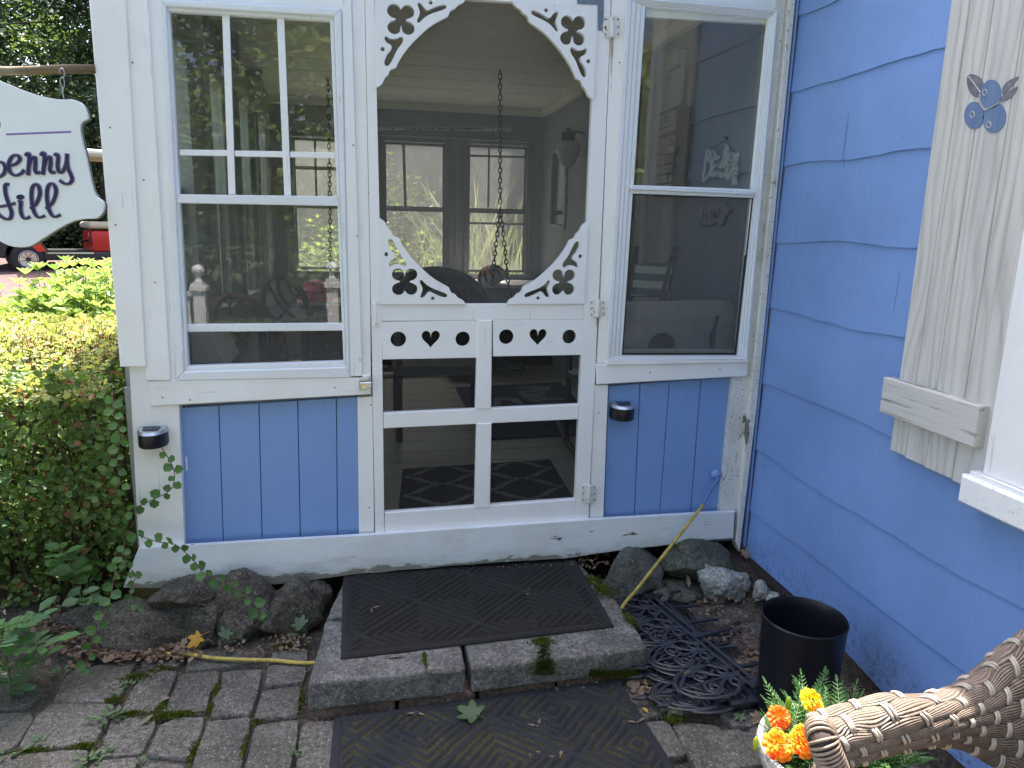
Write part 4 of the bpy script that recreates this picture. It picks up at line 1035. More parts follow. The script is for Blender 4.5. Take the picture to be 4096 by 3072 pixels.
m = MB(); m.lathe([(.021, 0), (.021, .006), (.015, .014), (.009, .017)], a+Vector((0, .012, 0)), 20, (0, -1, 0)); m.build('outlet_plate', 'blue_panel', cord, smooth='auto')

# ================================================================ SOLAR WALL LIGHTS
simple('light_silver', (.55, .57, .60), .3, .85); simple('solar_cell', (.03, .035, .05), .15, .2); 
def solar(cx, cy, yb, label):
    c = PY(cx, cy, yb); t = thing('solar_light', label, 'wall light', c, 'solar lights on the porch front')
    def D(r_, z, k=1.0, n=20): return [c+Vector((r_*math.cos(math.pi*i/n), -.068*k*math.sin(math.pi*i/n)-.004, z)) for i in range(n+1)]
    m = MB(); m.prism(D(.0485, -.034), (0, 0, .048), .004); m.build('light_body', 'black_plastic', t, smooth='auto')
    m = MB(); d1, d2 = D(.0505, .0145, 1.03), D(.047, .026, .93)
    for p in d2: p.z += (p.y-c.y)*.12 + .006
    n = len(d1); m.add(d1+d2, [tuple(range(n)), tuple(reversed(range(n, 2*n)))] + [(i, i+1, n+i+1, n+i) for i in range(n-1)] + [(n-1, 0, n, 2*n-1)]); m.build('light_top', 'light_silver', t, smooth='auto')
    q = [c+Vector((x, y, .034+y*.12)) for x, y in ((-.028, -.012), (.028, -.012), (.024, -.046), (-.024, -.046))]
    m = MB(); m.prism(q, (0, 0, .001)); m.build('solar_cell', 'solar_cell', t)
    m = MB(); m.prism([c+Vector((x, -.0005, z)) for x, z in ((-.047, -.03), (.047, -.03), (.047, .03), (-.047, .03))], (0, -.004, 0)); m.build('back_plate', 'light_silver', t)
solar(616, 1738, -.032, 'black and silver solar light on the white corner post by the hedge')
solar(2484, 1636, -.004, 'black and silver solar light on the blue planks right of the door')
# ================================================================ PLANTS
simple('bark', (.07, .055, .04), .85, 0, .4, 30, .6, 60); simple('green_stem', (.09, .14, .04), .6, 0, .2, 30); simple('red_stem', (.12, .05, .035), .6, 0, .2, 30)
def leaves_in(m, rd, n, pf, L=(.018, .028), up=.5, wr=.75):
    for _ in range(n):
        p, nr = pf(rd)
        d = Vector((rd.gauss(0, 1), rd.gauss(0, 1), rd.gauss(0, .6)))+nr*.6; l = rd.uniform(*L)
        m.leaf(p, d, nr+Vector((rd.gauss(0, .5), rd.gauss(0, .5), up+rd.gauss(0, .4))), l, l*wr)
# --- hedge left of the porch
rd = random.Random(31)
hg = thing('clipped_hedge', 'clipped small-leaved hedge against the left corner of the porch, bright on top', 'hedge', (-1.6, .6, -.3))
def hz(x, y): return .70 + .05*noise.noise(Vector((x*2.3, y*2.3, 2))) - .08*S(.5, -.15, y)*1 + .10*S(-1.2, -2.4, x)*0 - .10*S(-1.9, -2.6, x)
def hfront(x, z): return -.10 + .06*noise.noise(Vector((x*3, z*3, 7))) + .16*S(.35, -.25, z) + .05*S(-1.3, -2.2, x)
m = MB(); mt_ = MB()
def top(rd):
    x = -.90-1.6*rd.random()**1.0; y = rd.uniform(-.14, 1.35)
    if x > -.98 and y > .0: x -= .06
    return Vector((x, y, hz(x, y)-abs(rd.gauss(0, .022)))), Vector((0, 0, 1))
def front(rd):
    while True:
        x = -.88-1.45*rd.random(); z = -.30+.98*rd.random()**.85; q = noise.noise(Vector((x*9, z*9, 3)))+.5*noise.noise(Vector((x*24, z*24, 1)))
        if q > -.10+.25*S(.5, -.1, z)-.15 or rd.random() < .22: break
    y = hfront(x, z)+abs(rd.gauss(0, .05))-.05*q
    return Vector((x, y, z)), Vector((0, -1, .3))
def inner(rd):
    x = -.92-1.4*rd.random(); z = -.2+.85*rd.random(); return Vector((x, hfront(x, z)+rd.uniform(.05, .35), z)), Vector((0, -1, .3))
def sidef(rd):
    z = rd.uniform(-.1, .68); return Vector((-.90-abs(rd.gauss(0, .02)), rd.uniform(-.12, 1.2), z)), Vector((1, 0, .2))
leaves_in(mt_, rd, 11500, top, (.015, .028), .7); mt_.build('top_foliage', 'hedge_sunlit_top_leaf', hg); leaves_in(m, rd, 4900, front, (.018, .034), .5, .82); leaves_in(m, rd, 4200, inner, (.016, .030), .3, .85); leaves_in(m, rd, 700, sidef, (.014, .022), .3)
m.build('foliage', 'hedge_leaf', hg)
m = MB()
for _ in range(75):
    x = rd.uniform(-2.3, -.95); y = rd.uniform(.08, .45); p = [Vector((x, y+.05, -.32))]
    for k in range(6): p.append(p[-1]+Vector((rd.gauss(0, .035), rd.gauss(-.015, .03), .16)))
    m.tube(cr(p, 3), [.009-.0004*i for i in range(len(cr(p, 3)))], 6)
for _ in range(260):
    x = rd.uniform(-2.3, -.92); z = rd.uniform(-.2, .6); a = Vector((x, hfront(x, z)+rd.uniform(.02, .2), z)); b = a+Vector((rd.gauss(0, .08), -rd.uniform(0, .08), rd.gauss(.04, .06))); m.tube([a, (a+b)/2+Vector((rd.gauss(0, .01), 0, rd.gauss(0, .01))), b], [.0025, .002, .001], 4)
m.build('branch', 'bark', hg, smooth=True)
# dark leafy body of the hedge (the mass of inner twigs that stops the light)
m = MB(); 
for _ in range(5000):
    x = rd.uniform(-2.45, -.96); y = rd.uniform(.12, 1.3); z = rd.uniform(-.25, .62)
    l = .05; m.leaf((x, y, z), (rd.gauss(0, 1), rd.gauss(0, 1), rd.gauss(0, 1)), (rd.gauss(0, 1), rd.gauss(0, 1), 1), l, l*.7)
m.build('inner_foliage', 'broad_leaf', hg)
# brown clipped twigs on the top
m = MB()
for _ in range(900):
    x = rd.gauss(-1.15, .25); y = rd.gauss(.5, .25)
    if x > -.93: continue
    a = Vector((x, y, hz(x, y)-.03)); m.tube([a, a+Vector((rd.gauss(0, .012), rd.gauss(0, .012), .045))], [.0016, .0008], 4)
m.build('twig', 'red_stem', hg)

# --- light green shrub behind the hedge and the strap-leaved clump
def shrub(name, label, c, stems, H, L, mat, cat, spread, wr=.5, nl=9, seed=1, lean=.3, leafrep=1):
    rd = random.Random(seed); t = thing(name, label, cat, c); ms, ml = MB(), MB(); c = Vector(c)
    for _ in range(stems):
        a = rd.uniform(0, 6.283); q = rd.random()**.5; b = c+Vector((math.cos(a)*q*spread[0], math.sin(a)*q*spread[1], 0)); h = H*rd.uniform(.72, 1.0)*(1-.25*q)
        d = Vector((math.cos(a)*lean*q+rd.gauss(0, .08), math.sin(a)*lean*q+rd.gauss(0, .08), 1)); p = [b+d*h*k/5+Vector((rd.gauss(0, .01), rd.gauss(0, .01), 0)) for k in range(6)]
        ms.tube(p, [.005, .0045, .004, .003, .0025, .0015], 5)
        for k in range(nl):
            f = .25+.75*(k+rd.random()*.6)/nl; i = min(4, int(f*5)); pt = p[i].lerp(p[i+1], f*5-i) if f*5-i <= 1 else p[5]
            for r_ in range(2*leafrep):
                aa = rd.uniform(0, 6.283); l = rd.uniform(*L)*(1.15-.4*f); m_d = Vector((math.cos(aa), math.sin(aa), rd.uniform(-.1, .5)))
                ml.leaf(pt, m_d, (rd.gauss(0, .3), rd.gauss(0, .3), 1), l, l*wr, .3)
        for r_ in range(4): aa = r_*1.6; l = L[0]; ml.leaf(p[5], (math.cos(aa), math.sin(aa), .8), (0, 0, 1), l, l*wr, .3)
    ms.build('stem', 'green_stem', t, smooth=True); ml.build('foliage', mat, t)
    return t
shrub('leafy_shrub', 'bright green pointed-leaf shrub between the hedge and the golf cart', (PY(330, 1300, 1.9).x, 1.9, -.1), 260, PY(350, 1040, 1.9).z+.16, (.06, .10), 'shrub_leaf', 'shrub', (.26, .35), .5, 10, 5, .2)
shrub('leafy_shrub', 'light green shrub hugging the porch side behind the hedge', (PY(470, 1300, 1.7).x, 1.7, -.15), 170, PY(430, 1030, 1.7).z+.18, (.055, .09), 'shrub_leaf', 'shrub', (.22, .35), .5, 10, 6, .15)
shrub('strap_leaf_clump', 'low clump of narrow yellow-green leaves by the brick drive', (PY(110, 1300, 2.0).x, 2.0, -.1), 170, PY(100, 1200, 2.0).z+.10, (.07, .13), 'lance_leaf', 'plant', (.30, .40), .26, 8, 7, .6)

# --- small tomato-like plant at the lower left
def pinnate(ml, ms, p, d, L, rd, nleaf=5, lw=.5):
    d = Vector(d).normalized(); pts = [p+d*L*k/4+Vector((0, 0, -.14*L*(k/4)**2)) for k in range(5)]; ms.tube(pts, [.0022, .002, .0018, .0015, .001], 5)
    sd = d.cross(Vector((0, 0, 1))).normalized()
    for k in range(1, nleaf):
        q = pts[0].lerp(pts[-1], k/nleaf)+Vector((0, 0, -.14*L*(k/nleaf)**2)); l = L*rd.uniform(.42, .55)*(1-.25*k/nleaf)
        for s_ in (-1, 1): ml.leaf(q, d*.5+sd*s_+Vector((0, 0, .05)), (rd.gauss(0, .15), rd.gauss(0, .15), 1), l, l*lw, .3)
    ml.leaf(pts[-1], d, (0, 0, 1), L*.55, L*.3, .3)
rd = random.Random(12); tp = thing('tomato_seedling', 'young tomato-like plant with cut leaves at the left edge, in front of the hedge', 'plant', (-1.29, -.56, -.3))
ml, ms = MB(), MB(); b = PZ(45, 2820, -.30); st_ = cr([b, b+Vector((.005, 0, .1)), b+Vector((-.005, .01, .19)), b+Vector((.0, .0, .26))], 5); ms.tube(st_, .0045, 6)
for k, (f, a, L) in enumerate(((.3, 200, .10), (.4, 20, .13), (.5, 250, .12), (.6, 120, .14), (.72, -15, .21), (.72, 185, .18), (.84, 60, .16), (.88, 290, .15), (.95, 150, .13), (1, 10, .13), (1, 230, .12), (.2, 330, .09), (.25, 80, .1))):
    q = st_[min(len(st_)-1, int(f*(len(st_)-1)))]; pinnate(ml, ms, q, (math.cos(R(a)), math.sin(R(a)), .35), L*.82, rd)
ms.build('stem', 'green_stem', tp, smooth=True); ml.build('foliage', 'tomato_leaf', tp)

# --- rambling stems in front of the post and rocks
rd = random.Random(9)
def vine(label, pts, ys, lf=.034, seedn=1, r=.0016):
    rd = random.Random(seedn); P3 = cr([PY(x, y, yy) for (x, y), yy in zip(pts, ys)], 8); t = thing('trailing_stem', label, 'trailing stem', P3[0], 'trailing stems from the hedge')
    m = MB(); m.tube(P3, r, 5); m.build('stem', 'red_stem', t, smooth=True); m = MB(); s = 0; side = 1
    for a, b in zip(P3, P3[1:]):
        s += (b-a).length
        if s > lf*.62:
            s = 0; d = (b-a).normalized(); sd = d.cross(Vector((0, -1, 0))).normalized()*side; side = -side
            q = b; l = lf*rd.uniform(.75, 1.15); m.leaf(q, d*.5+sd+Vector((0, -.3+rd.gauss(0, .3), rd.gauss(0, .2))), (rd.gauss(0, .35), -1, .5+rd.gauss(0, .3)), l, l*.95, .15)
    d = (P3[-1]-P3[-2]).normalized(); m.leaf(P3[-1], d, (0, -1, .4), lf*.7, lf*.6); m.build('foliage', 'vine_leaf', t)
vine('leafy stem arching over the white post below the solar light', [(640, 1780), (690, 1864), (697, 1919), (674, 1966), (580, 2013), (520, 2040), (480, 2080)], [-.075, -.09, -.09, -.09, -.08, -.10, -.05], seedn=1)
vine('long leafy stem crossing the skirting board and the rocks', [(500, 2120), (622, 2165), (692, 2175), (742, 2210), (785, 2253), (812, 2290), (883, 2324), (975, 2366), (1010, 2408), (1040, 2460)], [-.08, -.12, -.14, -.16, -.20, -.24, -.27, -.30, -.31, -.32], seedn=2)
vine('leafy stem hanging straight down in front of the leftmost rock', [(500, 2160), (487, 2239), (459, 2296), (438, 2409), (396, 2500), (367, 2578), (346, 2670)], [-.13, -.2, -.26, -.32, -.38, -.42, -.45], .034, 3, .0016)
vine('short drooping stem at the corner of the skirting board', [(480, 2240), (540, 2300), (520, 2370), (560, 2430)], [-.10, -.16, -.2, -.24], .028, 4)
vine('pale drooping stem in front of the middle of the hedge', [(450, 1560), (455, 1650), (480, 1740), (470, 1850), (490, 1960)], [-.2, -.24, -.26, -.26, -.24], .03, 5)
# broad-leaved seedlings at the hedge foot
def seedling(label, px, py, y, n, L, mat, seed, wr=.6, name='weed', z=None):
    rd = random.Random(seed); c = PZ(px, py, z) if z is not None else PY(px, py, y); t = thing(name, label, 'weed', c); m = MB(); ms = MB()
    for k in range(n):
        a = k*2.4+rd.random(); l = L*rd.uniform(.7, 1.1); h = rd.uniform(.2, 1)*L*.9; q = c+Vector((math.cos(a)*L*.2, math.sin(a)*L*.2, h)); ms.tube([c, c.lerp(q, .6)+Vector((0, 0, .2*h)), q], .0013, 4)
        m.leaf(q, (math.cos(a), math.sin(a), rd.uniform(-.1, .3)), (rd.gauss(0, .2), -.3+rd.gauss(0, .2), 1), l, l*wr, .2)
    ms.build('stem', 'green_stem', t); m.build('foliage', mat, t)
seedling('maple seedling with broad leaves under the hedge', 300, 2330, -.16, 12, .062, 'vine_leaf', 41, .8)
seedling('broad-leaved seedling low in the hedge near the rocks', 250, 2250, -.20, 9, .058, 'vine_leaf', 42, .7)
seedling('pale-leaved seedling beside the leftmost rock', 330, 2420, -.24, 8, .055, 'weed_leaf', 43, .8)
for i, (x, y, n, L) in enumerate(((650, 1075, 12, .030), (730, 1050, 10, .025), (560, 1340, 14, .022), (660, 1300, 14, .018), (60, 1300, 9, .025), (800, 860, 22, .014), (740, 910, 18, .013), (380, 780, 12, .02), (240, 1230, 8, .02), (1880, 1280, 9, .018), (900, 1340, 12, .012), (1900, 560, 10, .03), (1500, 575, 12, .02))):
    p = Z3(x, y); seedling('tiny weed in the paving joints, %s' % ('grey-green rosette in front of the moss', 'rosette beside the reddish moss', 'rosette at the bottom edge', 'feathery tuft at the bottom edge', 'sprig at the lower left corner', 'creeping clover patch by the second paver', 'clover patch lower down the same joint', 'sprig by the hanging stem', 'thin grass sprig near the left edge', 'sprig left of the mossy doormat', 'small sprig between the lower pavers', 'leafy tuft against the step', 'small tuft at the foot of the rocks')[i], 0, 0, 0, n, L, 'weed_leaf', 50+i, .55, 'weed') if False else None
    rd = random.Random(50+i); lbl = ('grey-green rosette weed in the joint in front of the moss', 'rosette weed beside the reddish moss', 'rosette weed at the bottom edge of the paving', 'feathery tuft of weed at the bottom edge', 'weed sprig at the lower left corner', 'creeping clover patch beside the second paver', 'clover patch lower down the same joint', 'weed sprig by the hanging stem', 'thin grass sprig near the left edge', 'weed sprig just left of the mossy doormat', 'small weed between the lowest pavers', 'leafy weed tuft against the stone doorstep', 'small weed tuft at the foot of the rocks')[i]
    t = thing('weed', lbl, 'weed', p); m = MB()
    for k in range(n):
        a = rd.uniform(0, 6.28); q = p+Vector((math.cos(a), math.sin(a), 0))*L*rd.uniform(0, 1.2)+Vector((0, 0, rd.uniform(0, L*.5))); m.leaf(q, (math.cos(a), math.sin(a), rd.uniform(.1, .6)), (rd.gauss(0, .2), rd.gauss(0, .2), 1), L, L*.55, .2)
    m.build('foliage', 'weed_leaf', t)
p = PY(1040, 2560, -.34)
# --- fallen leaves
def maple(name, label, c, size, rot, mat, tilt=(0, 0), curl=.15, lobes=5, group=None):
    """five-lobed leaf with toothed edge, slightly curled"""
    out = []; K = 70
    for k in range(K):
        a = 2*math.pi*k/K-math.pi/2; th = (a+math.pi/2)
        lob = 0
        for ang, ln, w_ in ((180, 1.0, 26), (128, .92, 24), (232, .92, 24), (75, .62, 22), (285, .62, 22)):
            dd = (math.degrees(th)-ang+180) % 360-180; lob = max(lob, ln*math.exp(-(dd/w_)**2*1.1))
        r_ = .30+.62*lob; r_ *= 1+.06*math.sin(k*2.9)*(1 if lob > .3 else 0)
        if abs((math.degrees(th)+180) % 360-180) < 14: r_ = .12
        out.append((r_*math.cos(a), r_*math.sin(a)))
    vs = []; c = Vector(c); cr_, sr = math.cos(rot), math.sin(rot)
    def pt(x, y):
        z = curl*(x*x*.6+abs(x)*.12-y*y*.25)+.05*math.sin(x*7)*curl*3; X, Y = (x*cr_-y*sr)*size, (x*sr+y*cr_)*size
        return c+Vector((X, Y, z*size+X*tilt[0]+Y*tilt[1]))
    n = len(out)
    for f in (0, .5, 1): 
        for x, y in out: vs.append(pt(x*f, y*f))
    fs = [(k*n+i, k*n+(i+1) % n, (k+1)*n+(i+1) % n, (k+1)*n+i) for k in (0, 1) for i in range(n)]
    m = MB(); m.add(vs, fs); m.tube([pt(0, -.1), pt(.05, -.5), pt(-.05, -1.0)], .0012, 4)
    m.tube([pt(0, -.1)+Vector((0, 0, .0008)), pt(0, .75)+Vector((0, 0, .0008))], .0006, 4)
    zb = min(v[2] for v in m.v); m.v = [(v[0], v[1], v[2]-zb+c.z) for v in m.v]
    o = m.build(name, mat); return tag(o, label, 'leaf', group)
leafmat('leaf_green_fallen', (.055, .10, .05), (.07, .12, .055), None, .15); leafmat('leaf_orange', (.50, .25, .02), (.55, .30, .03), None, .3); leafmat('leaf_yellow', (.50, .36, .05), (.5, .36, .05), None, .3); leafmat('leaf_grey', (.16, .155, .10), (.18, .17, .11), None, .1); leafmat('leaf_brown', (.17, .115, .08), (.22, .15, .10), None, .1)
maple('maple_leaf', 'large dark green maple leaf lying on the mossy doormat', PZ(1895, 2885, GZ)+Vector((0, 0, .016)), .062, .9, 'leaf_green_fallen', (.0, .15))
maple('maple_leaf', 'bright orange leaf on the ground below the left rocks', PZ(795, 2575, -.245), .042, 2.2, 'leaf_orange', (.1, .5), .4)
maple('maple_leaf', 'green leaf standing between the step and the mossy doormat', PZ(1757, 2795, GZ)+Vector((0, 0, .012)), .036, .2, 'leaf_green_fallen', (0, .6), .4)
maple('maple_leaf', 'green leaf on the right part of the mossy doormat, under the step edge', PZ(2285, 2735, GZ)+Vector((0, 0, .016)), .034, 1.6, 'leaf_green_fallen', (.0, .4), .3)
maple('maple_leaf', 'greyish dry leaf on the paving left of the edging stack', PZ(2690, 2850, GZ)+Vector((0, 0, .006)), .050, 2.6, 'leaf_grey', (.1, .2), .3)
maple('maple_leaf', 'fresh green leaf against the rocks left of the doorstep', PZ(850, 2210, GZ) if False else PZ(900+0, 2560, -.25), .034, -.5, 'leaf_green_fallen', (0, .5), .3)
maple('maple_leaf', 'green leaf by the corner of the doorstep and the slanting rock', PZ(1205, 2520, -.25), .040, .7, 'leaf_green_fallen', (.1, .6), .3)
maple('maple_leaf', 'brown curled leaf beside the right corner of the mossy doormat', PZ(2545, 2755, GZ)+Vector((0, 0, .006)), .036, 1.0, 'leaf_brown', (.2, .3), .6)
maple('maple_leaf', 'tan leaf stuck upright in the corner above the pale rock', PY(2985, 2245, -.08), .032, .5, 'leaf_brown', (.2, .8), .6)
maple('maple_leaf', 'brown dry leaf at the foot of the black bucket', PZ(3035, 2890, GZ)+Vector((0, 0, .006)), .032, 1.9, 'leaf_brown', (.1, .3), .6)
maple('maple_leaf', 'small green leaf just left of the black bucket', PZ(2955, 2880, GZ)+Vector((0, 0, .006)), .026, 2.9, 'leaf_green_fallen', (.1, .3), .3)
maple('maple_leaf', 'brown leaf curled on the yellow cord', PZ(735, 2600, -.25), .022, .4, 'leaf_brown', (.2, .8), .9)
def ovalleaf(label, c, L, rot, mat, wr=.45, lift=.1):
    m = MB(); d = Vector((math.cos(rot), math.sin(rot), lift)); m.leaf(c, d, (0, 0, 1), L, L*wr, .35); return tag(m.build('fallen_leaf', mat), label, 'leaf')
ovalleaf('small yellow leaf on the paving right of the mossy doormat', PZ(2590, 2858, GZ)+Vector((0, 0, .006)), .026, 1.9, 'leaf_yellow', .6)
ovalleaf('narrow yellow leaf between the step and the edging stack', PZ(2612, 2720, GZ)+Vector((0, 0, .004)), .052, 1.9, 'leaf_yellow', .35, .5)
ovalleaf('tan leaf in the middle of the third paver', PZ(640, 2810, GZ)+Vector((0, 0, .006)), .03, .3, 'leaf_brown', .5)
ovalleaf('narrow dry leaf lying on the paving below the reddish paver', PZ(560, 2910, GZ)+Vector((0, 0, .006)), .05, 1.0, 'leaf_grey', .3)
ovalleaf('thin olive leaf on the front edge of the stone doorstep', PZ(1550, 2636, ST)+Vector((0, 0, .004)), .06, .1, 'leaf_grey', .2, .02)
ovalleaf('dark green leaf on the left edge of the stone doorstep', PZ(1322, 2480, ST)+Vector((0, 0, .005)), .036, .3, 'leaf_green_fallen', .55, .1)
ovalleaf('long dry leaf propped against the green rocks', PY(2755, 2350, -.16), .05, 1.5, 'leaf_brown', .4, 1.5)
ovalleaf('yellow-green leaf caught in the scrolled edging', PZ(2735, 2695, GZ+.06), .03, .5, 'leaf_yellow', .8, .1)
rd = random.Random(77)
def samara(label, c, rot, L=.028):
    m = MB(); 
    for k in (0, 1):
        a = rot+k*rd.uniform(1.6, 2.5); d = Vector((math.cos(a), math.sin(a), .12)); m.leaf(c+d*.004, d, (0, 0, 1), L, L*.32, .2); 
    m.lathe([(.001, 0), (.0035, .002), (.001, .004)], c, 6); return tag(m.build('maple_seed', 'leaf_brown'), label, 'seed', 'winged maple seeds')
for (x, y, z, lb) in ((1485, 2435, ST+.014, 'pale winged seed at the left end of the upper doormat'), (2100, 2368, ST+.014, 'brown winged seed right of the diamond on the upper doormat'), (1700, 2265, ST+.012, 'winged seed at the back edge of the upper doormat, left of the middle'), (2210, 2232, ST+.012, 'winged seed among others at the back right corner of the upper doormat'),
                      (2250, 2242, ST+.012, 'rightmost winged seed along the skirting board'), (2440, 2420, ST+.005, 'greenish winged seed on the doorstep right of the mat'), (2150, 2905, GZ+.014, 'winged seed in the middle of the mossy doormat'), (2120, 3020, GZ+.014, 'flat winged seed low on the mossy doormat'), (2240, 3030, GZ+.014, 'long upright winged seed low on the mossy doormat'),
                      (1665, 2850, GZ+.014, 'pinkish winged seed at the back edge of the mossy doormat'), (2550, 2890, GZ+.014, 'white winged seed at the right edge of the mossy doormat'), (1545, 2275, ST+.012, 'winged seed at the back left corner of the upper doormat')):
    samara(lb, PZ(x, y, z), rd.uniform(0, 6))
# leaf litter as one loose mass
m = MB()
def litter(px, py, z, sx, sy, n, L=(.012, .03)):
    for _ in range(n):
        p = PZ(px+rd.gauss(0, sx), py+rd.gauss(0, sy), z)+Vector((0, 0, rd.uniform(.001, .012))); l = rd.uniform(*L); m.leaf(p, (rd.gauss(0, 1), rd.gauss(0, 1), rd.gauss(0, .3)), (rd.gauss(0, .5), rd.gauss(0, .5), 1), l, l*rd.uniform(.5, .9), rd.uniform(-.6, .8))
litter(420, 2600, -.262, 110, 22, 420); litter(620, 2615, -.262, 80, 16, 240); litter(300, 2500, -.255, 90, 40, 260); litter(1000, 2600, -.266, 90, 12, 60, (.008, .02)); litter(2580, 2770, GZ+.002, 30, 18, 60); litter(2050, 2760, GZ+.003, 160, 10, 90, (.01, .024))
litter(3010, 2640, GZ, 40, 60, 130, (.01, .024)); litter(2950, 2560, GZ+.01, 60, 30, 70, (.01, .022)); litter(2330, 2235, ST+.004, 60, 18, 120, (.01, .022)); litter(3020, 2300, -.2, 40, 60, 90, (.01, .025)); litter(2860, 2440, -.25, 60, 30, 90, (.01, .025)); litter(1850, 2262, ST+.012, 260, 8, 90, (.006, .014)); litter(3450, 2790, -.26, 50, 30, 80, (.01, .02)); litter(1150, 2560, -.262, 60, 14, 60, (.008, .02))
for _ in range(260):
    q = rd.choice(((3010, 2560), (2900, 2480), (420, 2600), (1300, 2800), (3400, 2780), (620, 2640))); p = PZ(q[0]+rd.gauss(0, 70), q[1]+rd.gauss(0, 40), GZ+.002); a = rd.uniform(0, 6.28); l = rd.uniform(.02, .07); d = Vector((math.cos(a), math.sin(a), .05))
    m.tube([p, p+d*l*.5+Vector((rd.gauss(0, .004), rd.gauss(0, .004), .003)), p+d*l], .0009, 4)
for _ in range(500):   # crumbs of dry matter on both doormats and the step
    x, y = rd.uniform(1400, 2500), rd.uniform(2270, 2700)
    p = PZ(x, y, ST+.0125) if y < 2560 else PZ(x, y+300, GZ+.0135); l = rd.uniform(.003, .008); m.leaf(p, (rd.gauss(0, 1), rd.gauss(0, 1), 0), (0, 0, 1), l, l*.35)
o = m.build('leaf_litter', 'dead_leaf', base=(0, -.5, GZ)); tag(o, kind='stuff')

# --- grass tuft strip at the left edge of the paving
m = MB()
for _ in range(1500):
    x, y = rd.uniform(-2.1, -1.22), rd.uniform(-.95, -.2)
    p = Vector((x, y, -.315)); l = rd.uniform(.03, .08); m.leaf(p, (rd.gauss(0, .4), rd.gauss(0, .4), 1), (rd.gauss(0, 1), -1, 0), l, l*.18, .3)
o = m.build('ground_cover', 'hedge_leaf', base=(-1.5, -.6, -.3)); tag(o, kind='stuff')

# ================================================================ FLOWER POT AND MARIGOLDS
stone('pot_clay', (.42, .40, .36), (.56, .54, .50), 0, .1, .3)
PC = Vector((1.045, -1.375, GZ)); PRZ = .01
fp = thing('flower_pot', 'pale round flower pot below the wicker armrest', 'flower pot', PC)
m = MB(); m.lathe([(.10, 0), (.105, .01), (.150, .20), (.165, .245), (.172, .262), (.168, .280), (.158, .282), (.150, .268), (.140, .235), (.05, .23), (.001, .23)], PC, 48); m.build('pot_body', 'pot_clay', fp, smooth='auto')
m = MB(); m.lathe([(.001, 0), (.144, 0), (.144, -.01), (.001, -.01)], PC+Vector((0, 0, .245)), 24); m.build('potting_soil', 'soil', fp, smooth='auto')
mg = thing('marigold_plant', 'orange and yellow marigolds in full flower in the pale pot', 'marigold', PC+Vector((0, 0, .245)))
rd = random.Random(5); ml, ms = MB(), MB()
top0 = PC+Vector((0, 0, .24))
def sprig(p, d, L):
    d = Vector(d).normalized(); sd = d.cross(Vector((0, 0, 1)));
    if sd.length < .1: sd = Vector((1, 0, 0))
    sd.normalize(); e = p+d*L; ms.tube([p, e], .0008, 3)
    for k in range(1, 7):
        q = p.lerp(e, k/6.5)
        for s_ in (-1, 1): l = L*.38*(1-.08*k); ml.leaf(q, d*.8+sd*s_, (rd.gauss(0, .3), rd.gauss(0, .3), 1), l, l*.28, .2)
    ml.leaf(e, d, (0, 0, 1), L*.35, L*.1)
for _ in range(105):
    a = rd.uniform(0, 6.283); q = rd.random()**.5*.105; b = top0+Vector((math.cos(a)*q, math.sin(a)*q, 0)); d = Vector((math.cos(a)*.75*q/.12+rd.gauss(0, .2), math.sin(a)*.75*q/.12+rd.gauss(0, .2), 1)).normalized(); h = rd.uniform(.04, .115)*(1.1-q*3)
    e = b+d*h; ms.tube([b, e], .0016, 4)
    for k in range(3): sprig(b.lerp(e, .4+.3*k), (math.cos(a+rd.gauss(0, 1.2)), math.sin(a+rd.gauss(0, 1.2)), .5+rd.random()*.7), rd.uniform(.045, .075))
ms.build('stem', 'green_stem', mg); ml.build('foliage', 'marigold_leaf', mg)
def flower(px, py, y, r_, mat, tiltn, sd_=1, half=False):
    rd = random.Random(sd_); c = PY(px, py, y); ax = Vector(tiltn).normalized(); a = ax.orthogonal().normalized(); b = ax.cross(a); m = MB()
    for ring_, (k, rr, el, l) in enumerate(((13, .55, 8, .62), (13, .42, 26, .52), (12, .28, 45, .42), (10, .15, 62, .34), (6, .05, 80, .26))):
        for i in range(k):
            t = 2*math.pi*(i+ring_*.5+rd.gauss(0, .15))/k; rad = a*math.cos(t)+b*math.sin(t); d = rad*math.cos(R(el))+ax*math.sin(R(el)); p = c+rad*r_*rr*.55+ax*r_*.12*ring_
            sd2 = d.cross(ax).normalized(); L = r_*l*rd.uniform(.9, 1.15); w_ = L*.62; upn = sd2.cross(d)
            P_ = [p, p+d*L*.5+sd2*w_*.42+upn*L*.02, p+d*L*.88+sd2*w_*.5-upn*L*.10, p+d*L*1.0+sd2*w_*.15-upn*L*.06, p+d*L*1.0-sd2*w_*.15-upn*L*.06, p+d*L*.88-sd2*w_*.5-upn*L*.10, p+d*L*.5-sd2*w_*.42+upn*L*.02, p+d*L*.6+upn*L*.1]
            m.add(P_, [(0, 1, 7), (1, 2, 7), (2, 3, 7), (3, 4, 7), (4, 5, 7), (5, 6, 7), (6, 0, 7)])
    if half: pass
    o = m.build('flower_head', mat, mg)
    m = MB(); m.tube([c-ax*r_*.35, c-ax*r_*.1], [.004, .009], 8); m.tube(cr([c-ax*r_*.3, (c+top0)/2+Vector((0, 0, .01)), top0+Vector((0, 0, 0))], 4), .0018, 5); m.build('stem', 'green_stem', mg, smooth=True)
MQ = lambda x, y: (3000+x*.27125, 2650+y*.27125)
flower(*MQ(905, 575), -1.36, .033, 'yellow_petal', (.25, -.75, .9), 1)
flower(*MQ(425, 808), -1.42, .029, 'orange_petal', (-.1, -.8, .8), 2)
flower(*MQ(412, 1225), -1.50, .035, 'amber_petal', (-.1, -.8, .9), 3)
flower(*MQ(765, 1190), -1.50, .032, 'amber_petal', (.1, -.8, .9), 4)
